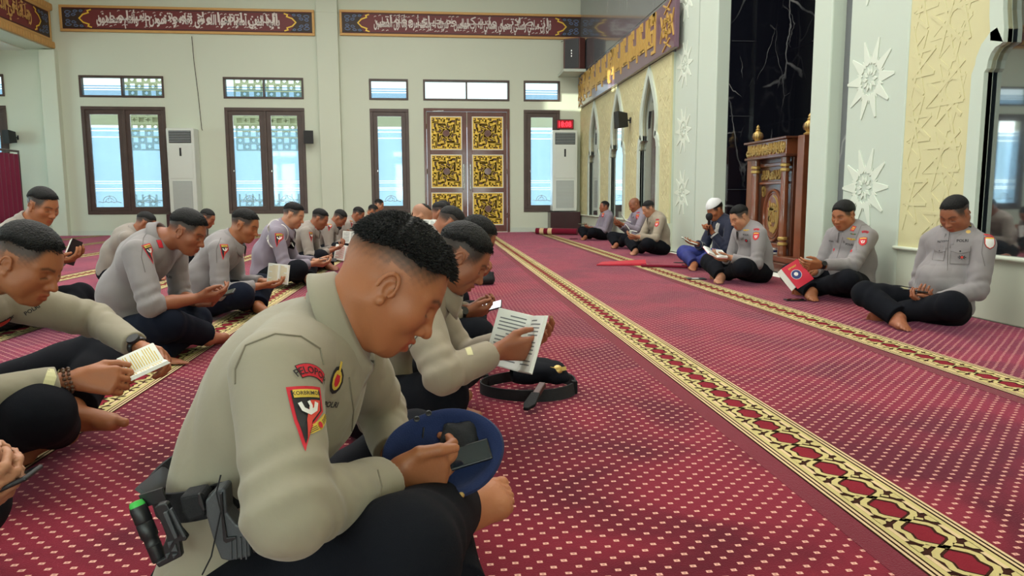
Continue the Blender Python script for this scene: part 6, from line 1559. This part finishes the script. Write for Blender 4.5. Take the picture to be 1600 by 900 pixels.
# ---- books and phones in the hands
def face_book(label, P, px, py, Y, nrm_dir, up_dir=(0, 0, 1), **kw):
    c = atY(px, py, Y); return book(label, c, V(up_dir), V(nrm_dir), **kw)
face_book('large white open book in the hands of the officer behind the foreground one', None, 822, 537, 2.36, (-.75, -.55, .35), (.30, .22, .93), w_=.125, h_=.185, ang=50, cover='paper', thick=.012)
face_book('small open book with a yellow page, held by the officer with the bead bracelet', None, 229, 578, 2.22, (-.15, -.42, .88), (.72, .45, .3), w_=.075, h_=.105, ang=50, cover='paper', inner='thread_y')
ph_ = phone('thin phone tapped by the officer with rolled sleeves', atY(343, 461, 3.9), (.9, 0, .25), (-.3, -.2, .9))
face_book('booklet with yellow pages held by the young officer of the second row', None, 437, 428, 5.2, (-.55, -.78, .35), (.12, .1, 1), w_=.10, h_=.13, ang=14, cover='paper', page='paper', inner='thread_y')
PEOPLE['_'] = None
phone('phone in the hands of the officer with the PM armband', atY(512, 406, 6.95), (.9, .1, -.05), (-.3, -.3, .9), group=None)
face_book('booklet showing a red picture page, in the second row', None, 540, 396, 8.4, (-.5, -.8, .45), (.2, .2, 1), w_=.12, h_=.17, ang=60, cover='paper', page='paper', inner='badge_pink')
face_book('white booklet of the officer with the lowered face mask', None, 548, 371, 9.8, (-.5, -.8, .5), (.1, .1, 1), w_=.11, h_=.16, ang=40, cover='black')
phone('slim phone with a lit screen held behind the large white book', atY(760, 481, 3.55), (.85, -.2, .25), (-.35, -.3, .9), lit=True)
face_book('open book with white pages and black cover held before the maroon curtain', None, 122, 397, 4.85, (-.55, -.2, .85), (.3, .25, .9), w_=.10, h_=.15, ang=75, cover='black')
face_book('white pages read by the bald officer of the nearest row', None, 672, 355, 6.2, (-.6, -.7, .5), (.1, .1, 1), w_=.08, h_=.12, ang=30, cover='paper')
mb = MB(); mb.T = frame_T(atY(748, 418, 6.4), (1, 0, 0), (0, 1, 0), (0, 0, 1))
face_book('small crumpled white booklet held low beside the black beret on the carpet', None, 744, 424, 4.75, (-.5, -.8, .4), (.3, .1, .9), w_=.06, h_=.10, ang=70, cover='paper')
phone('black phone with a thin silver edge, held by the stout officer at the right edge', atY(1428, 453, 4.22), (-.93, .25, .12), (.05, -.12, .98), w_=.068, h_=.145)
# red book, cover turned to the viewer
rb = empty('open_red_book', tuple(atY(1242, 428, 5.42)), 0, 'red covered book with a round blue emblem, cover turned outward', 'book')
rz = nrm([-.28, -.85, .45]); ry = nrm(V(-.45, .12, .75)-rz*(V(-.45, .12, .75)@rz)); rx = np.cross(ry, rz); TR = frame_T(atY(1246, 428, 5.42), rx, ry, rz)
mb = MB(); mb.T = TR; mb.box((-.075, -.10, 0), (.075, .10, .003)); mb.build('cover', M['red'], rb, bevel=.001)
mb = MB(); mb.T = TR; mb.box((-.070, -.095, -.012), (.070, .095, 0)); mb.T = TR @ Matrix.Translation((-.075, .02, -.004)) @ Matrix.Rotation(-.9, 4, 'Y'); mb.box((-.05, -.10, -.008), (.0, .08, 0)); mb.build('pages', M['paper'], rb)
M['emblem_blue'] = mat('emblem_blue', (40, 50, 110), .5)
flat('cover_emblem', TR, [('thread_w', (disc(.040, 24, -.01, .0), [tuple(range(24))]), .0042), ('emblem_blue', (disc(.037, 24, -.01, 0), [tuple(range(24))]), .0046), ('thread_w', (disc(.016, 12, -.01, .004), [tuple(range(12))]), .0050), ('thread_y', shift(stitches(.07, .014, 9, 4), 0, .065), .0042)], rb, th=.001)
face_book('white open book with a red cover edge, held before the carved pulpit', None, 1116, 398, 6.55, (.25, -.25, .95), (0, .55, .2), w_=.10, h_=.15, ang=24, cover='red', thick=.022)
face_book('green backed book in the right hand of the white-capped reader', None, 1076, 378, 7.95, (.45, .1, .9), (.2, 1, .0), w_=.09, h_=.14, ang=16, cover='thread_g')
face_book('open black book with white pages, nearest of those beside the arches', None, 984, 360, 10.05, (.55, .1, .8), (.2, 1, 0), w_=.10, h_=.15, ang=40, cover='black')
face_book('dark booklet raised by the bald officer beside the arches', None, 976, 344, 11.45, (.6, .1, .7), (.2, 1, 0), w_=.10, h_=.15, ang=40, cover='black')
phone('phone on the lap of the farthest officer on the right', atY(910, 350, 13.8), (-.9, .1, 0), (0, -.2, 1))
phone('phone at the left edge held by fingertips alone', atY(-6, 764, 1.27), (.85, .1, .36), (-.36, .0, .93), w_=.07, h_=.13)
# gold rings
def ring(P, k, i, parent):
    t = P['tips_'+k][i]; b = P['w'+k]; c = V(b)+(V(t)-V(b))*.62; mb = MB(); d = nrm(V(t)-V(b)); e1 = nrm(np.cross(d, [0, 0, 1])); e2 = np.cross(d, e1)
    mb.tube([c+(e1*math.cos(a)+e2*math.sin(a))*.0105 for a in np.linspace(0, 2*PI, 14)[:-1]], .0016, 6, True); mb.build('ring', M['goldleaf'], parent, smooth=True)
ring(PEOPLE['F1'], 'r', 2, PEOPLE['F1']['root']); ring(PEOPLE['L0'], 'r', 2, PEOPLE['L0']['root'])

# ------------------------------------------------------------------ things lying on the carpet
bc_ = atZ(825, 612)
mb = MB(); n = 60; vs = []; fs = []
for k in range(n):
    t = 2*PI*k/n; x, y = bc_[0]+.195*math.cos(t), bc_[1]+.17*math.sin(t)*(1+.15*math.cos(t)); o = nrm([math.cos(t), math.sin(t), 0]); lean_ = .010*math.sin(2*t)
    for a, b in ((0, .004), (.006, .004), (.006+lean_, .052), (lean_, .052)): vs.append((x+o[0]*a, y+o[1]*a, b))
for k in range(n):
    j = (k+1) % n
    for i in range(4): l_ = (i+1) % 4; fs.append((k*4+i, k*4+l_, j*4+l_, j*4+i))
mb.add(vs, fs); bt2 = tag(mb.build('duty_belt', M['blackcloth'], smooth=True), 'black web belt standing in a loop on the carpet', 'belt')
for t in (2.6, 5.9):
    mb = MB(); x, y = bc_[0]+.198*math.cos(t), bc_[1]+.172*math.sin(t); mb.box((x-.012, y-.012, .004), (x+.012, y+.012, .058)); mb.build('belt_keeper', M['leather'], bt2, bevel=.003)
Fk = Field(*[np.arange(a-.17, a+.17, .006) for a in (bc_[0]+.10, bc_[1]+.02)], np.arange(-.01, .16, .006)); c0 = V(bc_[0]+.045, bc_[1]+.01, .100)
Fk.ell(c0, V(.115, .10, .036), None, .03); Fk.ell(c0+V(-.05, .0, -.02), V(.09, .09, .05), None, .04); Fk.ell(c0+V(.07, -.05, -.03), V(.06, .05, .03), None, .03); Fk.folds(.012, 34, 4); Fk.floor(.006)
me_, _ = Fk.mesh('beret'); bk2 = tag(link_mesh('beret', me_, M['navy']), 'dark folded beret with a gold badge, lying inside the belt loop', 'beret')
mb = MB(); mb.T = Matrix.Translation(Vector(c0)+Vector((.07, -.075, .006))) @ Matrix.Rotation(1.1, 4, 'X'); mb.lathe([(0, 0), (.020, 0), (.016, .006), (.007, .010), (0, .010)], n=14)
for s_ in (1, -1): mb.bar((s_*.01, 0, .003), (s_*.034, .004, .003), .016, .006)
mb.build('gold_badge', M['goldleaf'], bk2, smooth=True)
mb = MB(); p0, p1 = atZ(848, 600, .075), atZ(822, 642, .012); mb.bar(p0, p0+(p1-p0)*.45, .028, .02); kn = tag(mb.build('sheathed_knife', mat('brown_grip', (70, 40, 34), .5), bevel=.004), 'sheathed knife with brown grip leaning on the web belt', 'knife')
mb = MB(); n_ = nrm(np.cross(p1-p0, [0, 0, 1])); a_ = p0+(p1-p0)*.42; pts = [a_+n_*.018, a_-n_*.018, a_+(p1-a_)*.7-n_*.026, p1-n_*.008, p1+n_*.012, a_+(p1-a_)*.7+n_*.022]
mb.add([tuple(p) for p in pts]+[tuple(p+V(0, 0, .012)) for p in pts], [(5, 4, 3, 2, 1, 0), (6, 7, 8, 9, 10, 11)]+[(i, (i+1) % 6, (i+1) % 6+6, i+6) for i in range(6)]); mb.build('sheath', M['leather'], kn, bevel=.003)
c_ = atZ(757, 446); Fk = Field(np.arange(c_[0]-.16, c_[0]+.16, .007), np.arange(c_[1]-.12, c_[1]+.22, .007), np.arange(-.01, .24, .007))
Fk.ell(V(c_[0]-.02, c_[1]+.06, .05), V(.12, .09, .05), None, .03); Fk.cap(V(c_[0]+.03, c_[1]+.06, .05), V(c_[0]+.02, c_[1]+.06, .19), .055, .014, .04); Fk.cap(V(c_[0]+.07, c_[1]+.03, .02), V(c_[0]+.08, c_[1]+.05, .11), .018, .014, .02); Fk.floor(.006)
me_, _ = Fk.mesh('beret'); tag(link_mesh('beret', me_, M['blackcloth']), 'black beret set upright on the carpet in front of the nearest row', 'beret')
# red folder, pens, phones
a, b = atZ(932, 414), atZ(990, 418); mb = MB(); mb.T = Matrix.Translation((a[0]+.28, a[1]-.05, .004)) @ Matrix.Rotation(-.12, 4, 'Z')
mb.add([(-.30, -.12, 0), (.30, -.14, 0), (.34, .16, 0), (-.20, .20, 0), (-.29, -.12, .018), (.29, -.14, .03), (.33, .16, .05), (-.20, .20, .02)], [(3, 2, 1, 0), (4, 5, 6, 7), (0, 1, 5, 4), (1, 2, 6, 5), (2, 3, 7, 6), (3, 0, 4, 7)])
tag(mb.build('red_folder', M['red'], bevel=.004), 'bright red folded cloth bag lying flat beside the cream border', 'bag')
mb = MB(); p_ = atZ(1125, 421); pts = [atZ(1002, 415, .024), atZ(1040, 416, .023), atZ(1074, 417, .023)]; mb.tube(pts, .016, 8); tag(mb.build('rolled_carpet_edge', M['c_plain'], smooth=True), 'rolled up carpet edge running from the cream border to the reader', 'carpet edge')
def small_flat(name, px, py, w_, h_, rz, m, label, cat, z=.004, th=.008, extra=None):
    c = atZ(px, py, .01); mb = MB(); mb.T = Matrix.Translation((c[0], c[1], z)) @ Matrix.Rotation(rz, 4, 'Z'); mb.box((-w_/2, -h_/2, 0), (w_/2, h_/2, th)); o = tag(mb.build(name, M[m], bevel=.002), label, cat)
    if extra: mb2 = MB(); mb2.T = mb.T; mb2.box((-w_*.25, -h_*.3, th), (w_*.1, h_*.1, th+.001)); mb2.build(extra[0], M[extra[1]], o)
    else: mb2 = MB(); mb2.T = mb.T; mb2.box((-w_*.48, -h_*.46, th), (w_*.48, h_*.46, th+.0008)); mb2.build('screen', M['glass_dark'], o)
    return o
small_flat('card_wallet', 1088, 435, .18, .13, -.15, 'black', 'black open wallet with a white card, on the cream border', 'wallet', extra=('white_card', 'paper'))
small_flat('smartphone', 1242, 468, .155, .075, -.05, 'black', 'black phone lying on the carpet before the officer with the red book', 'phone')
small_flat('smartphone', 896, 373, .16, .08, .1, 'black', 'black phone lying on the carpet beside the farthest officer on the right', 'phone')
for px_, py_, lb in ((1072, 410, 'upper of two black pens on the carpet before the white-capped reader'), (1085, 414, 'lower of two black pens on the carpet before the white-capped reader')):
    a, b = atZ(px_-20, py_, .012), atZ(px_+22, py_+1, .012); mb = MB(); mb.tube([a, a+(b-a)*.08, b], [.003, .007, .007], 8); pn = tag(mb.build('pen', M['black'], smooth=True), lb, 'pen', 'pens on the carpet'); mb = MB(); mb.tube([a+(b-a)*.7+V(0, 0, .008), b+V(0, 0, .008)], .002, 5); mb.build('clip', M['chrome'], pn)
a, b = atZ(838, 361, .08), atZ(902, 362, .08); mb = MB(); mb.tube([a, b], .07, 16); rc = tag(mb.build('rolled_carpet', M['c_plain'], smooth=True), 'rolled maroon carpet lying at the foot of the far wall', 'rolled carpet')
mb = MB(); e = nrm(b-a)
for t in (.10, .30): mb.tube([a+(b-a)*t, a+(b-a)*(t+.10)], .0715, 16)
mb.build('cream_band', M['c_cream2'], rc, smooth=True)

# ------------------------------------------------------------------ furniture and fixtures
def air_con(x0, label, base_label):
    y1 = YF-.02; y0 = y1-.36; w_ = .60; z0 = .50; z1 = 2.40
    bs = MB(); bs.box((x0-.06, y0-.10, .004), (x0+w_+.06, y1, .485)); bb = tag(bs.build('wooden_plinth_box', M['darkwood'], bevel=.01), base_label, 'box', 'plinth boxes')
    mb = MB()
    for x in (x0+w_*.5,): mb.box((x-.003, y0-.104, .02), (x+.003, y0-.10, .47))
    mb.build('door_gap', M['black'], bb)
    mb = MB(); mb.box((x0, y0, z0), (x0+w_, y1, z1)); ac = tag(mb.build('air_conditioner', M['ac'], bevel=.025), label, 'air conditioner', 'standing air conditioners')
    mb = MB(); mb.box((x0+.06, y0-.012, z1-.33), (x0+w_-.06, y0, z1-.06)); lv = mb.build('outlet', M['black'], ac, bevel=.006)
    mb = MB()
    for i in range(7): z = z1-.31+i*.037; mb.box((x0+.07, y0-.022, z), (x0+w_-.07, y0-.010, z+.016))
    mb.build('louvre', M['acg'], lv)
    mb = MB(); mb.box((x0+.05, y0-.010, z0+.78), (x0+w_-.05, y0, z1-.37)); mb.build('front_panel', M['ac'], ac, bevel=.008)
    mb = MB(); mb.box((x0+w_*.46, y0-.014, z1-.62), (x0+w_*.53, y0-.010, z1-.44)); mb.build('display', M['black'], ac)
    mb = MB(); mb.box((x0+.09, y0-.010, z0+.08), (x0+w_-.09, y0, z0+.72)); gr = mb.build('intake_grille', M['acg'], ac)
    mb = MB()
    for i in range(22): z = z0+.09+i*.0285; mb.box((x0+.095, y0-.014, z), (x0+w_-.095, y0-.010, z+.012))
    mb.build('grille_bars', M['ac'], gr)
air_con(-5.99, 'tall white air conditioner between the two double windows', 'dark wooden plinth box under the left air conditioner')
air_con(2.74, 'tall white air conditioner in the corner under the red clock', 'dark wooden plinth box under the corner air conditioner')
mb = MB(); mb.tube([(-5.43, YF-.008, 4.46), (-5.41, YF-.008, 3.9), (-5.36, YF-.008, 3.2), (-5.32, YF-.008, 2.42), (-5.30, YF-.02, 2.38)], .007, 6); tag(mb.build('cable', M['dark']), 'thin dark cable running down the wall to the left air conditioner', 'cable')
mb = MB(); mb.box((2.88, YF-.07, 2.45), (3.30, YF-.01, 2.68)); ck = tag(mb.build('digital_clock', M['darkwood'], bevel=.008), 'red digital wall clock above the corner air conditioner', 'clock')
M['led'] = mat('red_led', (255, 50, 60), .4, emit=(255, 40, 55), estr=3); mb = MB(); mb.box((2.90, YF-.074, 2.47), (3.28, YF-.07, 2.66)); mb.build('display', M['badge_red'], ck)
flat('digits', Tfar(3.09, 2.565) @ Matrix.Translation((0, 0, .075)), [('led', fit2d('18:08', .30, .13, .02), .001)], ck, th=.001)
# loudspeakers
mb = MB(); mb.prism([(2.97, 17.25), (3.30, 17.05), (3.44, 17.12), (3.44, 17.70), (3.05, 17.78)], 3.74, 4.44); sp = tag(mb.build('loudspeaker', mat('speaker_cabinet_brown', (88, 50, 44), .45), bevel=.008), 'large brown loudspeaker on a shelf high in the far corner', 'loudspeaker')
a, b = V(2.97, 17.25, 0), V(3.30, 17.05, 0); d_ = nrm(b-a); n_ = V(d_[1], -d_[0], 0); mb = MB(); o_ = n_*.012
pts = [a+d_*.03+o_+V(0, 0, 3.77), b-d_*.02+o_+V(0, 0, 3.77), b-d_*.02+o_+V(0, 0, 4.41), a+d_*.03+o_+V(0, 0, 4.41)]; mb.add([tuple(p) for p in pts]+[tuple(p-o_*1.2) for p in pts], [(0, 1, 2, 3), (7, 6, 5, 4), (0, 4, 5, 1), (1, 5, 6, 2), (2, 6, 7, 3), (3, 7, 4, 0)]); gr = mb.build('grille', M['black'], sp)
mb = MB(); c_ = (a+b)/2+n_*.016
for z in (4.02, 4.08, 4.14): mb.bar(c_+V(0, 0, z), c_+V(0, 0, z+.035), .022, .006, up=(n_[0], n_[1], 0))
mb.build('maker_plate', M['chrome'], sp)
mb = MB(); mb.box((2.92, 17.0, 3.67), (3.44, YF, 3.735)); struct('trim_3', mb, M['wall_white'], bevel=.01)
for z in (4.44,):
    for x_ in (3.02, 3.40): mb = MB(); mb.tube([(x_, 17.5, z), (x_, 17.6, z+.03), (x_-.02, YF, z+.05)], .008, 6); mb.build('hanger', M['black'], sp)
def wall_speaker(x, y, z, yaw, label):
    T = Matrix.Translation((x, y, z)) @ Matrix.Rotation(yaw, 4, 'Z'); mb = MB(); mb.T = T
    mb.add([(-.11, -.26, -.15), (.11, -.26, -.15), (.06, -.06, -.12), (-.06, -.06, -.12), (-.11, -.28, .15), (.11, -.28, .15), (.06, -.08, .12), (-.06, -.08, .12)], [(3, 2, 1, 0), (4, 5, 6, 7), (0, 1, 5, 4), (1, 2, 6, 5), (2, 3, 7, 6), (3, 0, 4, 7)])
    o = tag(mb.build('wall_loudspeaker', M['black'], bevel=.006), label, 'loudspeaker', 'small black wall loudspeakers')
    mb = MB(); mb.T = T; mb.tube([(0, -.07, 0), (0, 0, 0)], .014, 8); mb.box((-.03, -.006, -.05), (.03, .0, .05)); mb.build('bracket', M['black'], o)
wall_speaker(-2.96, YF-.005, 2.22, .25, 'small black loudspeaker beside the second double window')
wall_speaker(-9.30, YF-.005, 2.20, -.5, 'small black loudspeaker beside the window at the left edge')
wall_speaker(3.46, 13.10, 2.18, -PI/2+.15, 'small black loudspeaker between the pointed arches')
# maroon curtain partition
cp = empty('pleated_curtain', (-8.85, 14, 0), 0, 'maroon pleated curtain partition in a dark frame at the left', 'curtain')
mb = MB(); ys = np.linspace(11.0, 16.85, 420); vs = []
for y in ys:
    for z in (.05, .6, 1.2, 1.78): vs.append((-8.85+.030*math.sin(y*34+.6*math.sin(y*5))*(1.1-.25*z), y, z))
mb.add(vs, [(i*4+j, (i+1)*4+j, (i+1)*4+j+1, i*4+j+1) for i in range(len(ys)-1) for j in range(3)]); cu = mb.build('curtain', M['curtain'], cp, smooth=True); md = cu.modifiers.new('thickness', 'SOLIDIFY'); md.thickness = .004
mb = MB(); mb.tube([(-8.85, 11, 1.84), (-8.85, 16.9, 1.84)], .022, 8); mb.build('top_rail', M['darkwood'], cp)
for y in (11, 13.9, 16.9):
    mb = MB(); mb.tube([(-8.85, y, .005), (-8.85, y, 1.86)], .02, 8); mb.build('post', M['darkwood'], cp); mb = MB(); mb.box((-9.05, y-.03, .005), (-8.65, y+.03, .03)); mb.build('foot', M['darkwood'], cp)

# ------------------------------------------------------------------ carved pulpit in the niche
W1 = M['carved'] = mat('varnished_teak', (122, 68, 42), .28, coat=.5, var=(3, .25)); M['carved_d'] = mat('varnished_teak_dark', (88, 48, 32), .3, coat=.4, var=(3, .2)); M['carved_g'] = mat('panel_silver_brown', (120, 104, 84), .4, metal=.2)
pu = empty('pulpit', (4.0, 7.95, 0), 0, 'carved wooden pulpit with gilt lettering and finials in the black marble niche', 'pulpit')
def PB(name, a, b, m, bev=.006, parent=None): mb = MB(); mb.box(a, b); return mb.build(name, M[m], parent or pu, bevel=bev)
PB('base', (3.66, 7.22, 0), (4.55, 8.75, .10), 'carved_d', .012); PB('base_step', (3.70, 7.30, .10), (4.5, 8.66, .17), 'carved', .012)
body = PB('body', (3.80, 7.62, .17), (4.40, 8.48, 1.26), 'carved_d')
PB('crown', (3.68, 7.56, 1.26), (4.45, 8.54, 1.42), 'carved'); PB('cornice', (3.65, 7.52, 1.42), (4.48, 8.58, 1.445), 'carved_d'); PB('cornice', (3.66, 7.53, 1.235), (4.47, 8.57, 1.262), 'carved_d')
def post(x, y, z0, z1, r_, rings):
    mb = MB(); mb.lathe([(r_*1.15, z0), (r_*1.15, z0+.10), (r_, z0+.11), (r_*1.02, (z0+z1)/2), (r_*.92, z1-.10), (r_*1.15, z1-.09), (r_*1.15, z1)], (x, y, 0), 16); o = mb.build('column', M['carved'], pu, smooth=True)
    for z in rings: mb = MB(); mb.lathe([(r_*1.05, z-.018), (r_*1.28, z-.010), (r_*1.28, z+.010), (r_*1.05, z+.018)], (x, y, 0), 16); mb.build('gilt_ring', M['goldleaf'], o, smooth=True)
for y in (7.68, 8.42): post(3.74, y, .17, 1.26, .042, (.30, .36, 1.10, 1.15))
for y in (7.36, 8.60):
    PB('post', (3.74, y-.07, .17), (3.92, y+.07, 1.44), 'carved')
    mb = MB(); mb.lathe([(.05, 1.44), (.06, 1.455), (.03, 1.475), (.045, 1.49), (.062, 1.525), (.055, 1.56), (.022, 1.59), (.03, 1.602), (.016, 1.615), (.02, 1.635), (.0, 1.665)], (3.83, y, 0), 20); fi = mb.build('finial', M['goldleaf'], pu, smooth=True)
    mb = MB()
    for k in range(14): t = 2*PI*k/14; mb.tube([(3.83+.056*math.cos(t), y+.056*math.sin(t), 1.495), (3.83+.066*math.cos(t), y+.066*math.sin(t), 1.525), (3.83+.056*math.cos(t), y+.056*math.sin(t), 1.56)], .003, 4)
    mb.build('fluting', M['carved_d'], fi)
def carving(name, TT, w_, h_, seed, m, n, parent, hgt=.012, lw=.016):
    rs = random.Random(seed); R_ = []
    for i in range(n):
        cx = -w_/2+w_*(i+.5)/n+rs.uniform(-.2, .2)*w_/n; k = rs.choice((0, 1, 2)); H_ = h_*.46
        if k == 0: pts = [(cx-.3*H_, -H_*.5), (cx, -H_*.8), (cx+.5*H_, -H_*.2), (cx+.3*H_, H_*.5), (cx-.2*H_, H_*.2), (cx+.05*H_, -H_*.2)]
        elif k == 1: pts = [(cx-.4*H_, H_*.8), (cx-.1*H_, H_*.2), (cx+.1*H_, -H_*.6), (cx+.5*H_, -H_*.8), (cx+.7*H_, -H_*.2)]
        else: pts = [(cx, H_*.9), (cx+.05*H_, -H_*.4), (cx-.3*H_, -H_*.8), (cx-.6*H_, -H_*.4), (cx-.3*H_, 0)]
        sm = []
        for j in range(len(pts)-1):
            for t in (0, .5): sm.append((pts[j][0]*(1-t)+pts[j+1][0]*t, pts[j][1]*(1-t)+pts[j+1][1]*t))
        sm.append(pts[-1]); R_.append(ribbon2d(sm, lw))
    return flat(name, TT, [(m, merge2d(*R_), hgt)], parent, th=hgt)
carving('gilt_frieze', TX(3.68, 8.05, 1.34), .92, .15, 3, 'goldleaf', 22, pu)
v_, f_ = fit2d(shape_ar('لا إله إلا الله محمد رسول الله'), .86, .115, .02); flat('gilt_lettering', TX(3.68, 8.05, 1.34), [('goldleaf', (v_, f_), .016)], pu, th=.016)
carving('gilt_frieze', TX(3.80, 8.05, 1.06), .62, .13, 5, 'goldleaf', 14, pu)
PB('rail', (3.77, 7.72, 1.15), (3.81, 8.38, 1.19), 'carved'); PB('rail', (3.77, 7.72, .95), (3.81, 8.38, .98), 'carved'); PB('rail', (3.77, 7.72, .24), (3.81, 8.38, .29), 'carved')
mb = MB(); mb.T = TX(3.80, 8.05, .60); mb.tube([(.225*math.cos(t), .285*math.sin(t), .01) for t in np.linspace(0, 2*PI, 41)[:-1]], .014, 8, True); mb.tube([(.19*math.cos(t), .25*math.sin(t), .01) for t in np.linspace(0, 2*PI, 41)[:-1]], .006, 6, True); mb.build('oval_moulding', M['carved'], body, smooth=True)
flat('oval_medallion', TX(3.80, 8.05, .60), [('carved', (disc(.215, 40, ry=.275), [tuple(range(40))]), .006)], body, th=.006)
ol = []
for k in range(9): a = k*.7; r_ = .05+.018*k; ol.append(ribbon2d([((r_*math.cos(a+t)*.75), (r_*math.sin(a+t)*1.15)) for t in np.linspace(0, 2.2, 9)], .018))
ol += [shift(fit2d(shape_ar('محمد'), .22, .12, .02), 0, .11), shift(fit2d(shape_ar('الله'), .2, .12, .02), 0, -.02)]
flat('gilt_script', TX(3.80, 8.05, .60), [('goldleaf', merge2d(*ol), .016)], body, th=.012)
for sy in (1, -1):
    for sz, z in ((1, .86), (-1, .36)):
        c = []
        for k in range(4): c.append(ribbon2d([(sy*(.26+.035*math.cos(t+k)*1.0), z-.60+sz*(.01*k)+.055*math.sin(t+k)) for t in np.linspace(0, 4, 9)], .012))
        flat('corner_carving', TX(3.80, 8.05, .60), [('goldleaf', merge2d(*c), .014)], body, th=.014)
# near flank with carved scrolls, seen beyond the right column
PB('side_panel', (3.86, 7.44, .17), (4.40, 7.62, 1.26), 'carved')
Tn = Matrix.Translation((3.99, 7.44, .75)) @ Matrix(((1, 0, 0, 0), (0, 0, -1, 0), (0, 1, 0, 0), (0, 0, 0, 1)))
for z in (-.35, .15, .45): carving('side_scroll', Tn @ Matrix.Translation((0, z, 0)), .12, .2, 7+int(z*10), 'goldleaf', 2, pu, lw=.014)
bk = None
for i, (m_, lb) in enumerate((('paper', 'lowest white booklet of the stack on the pulpit step'), ('emblem_blue', 'blue booklet in the middle of the stack on the pulpit step'), ('paper', 'top white booklet of the stack on the pulpit step'))):
    mb = MB(); mb.T = Matrix.Translation((3.735, 7.98, .174+i*.021)) @ Matrix.Rotation(.15*i, 4, 'Z'); mb.box((-.05, -.09, 0), (.05, .09, .019)); tag(mb.build('booklet', M[m_], bevel=.001), lb, 'book', 'booklets on the pulpit step')
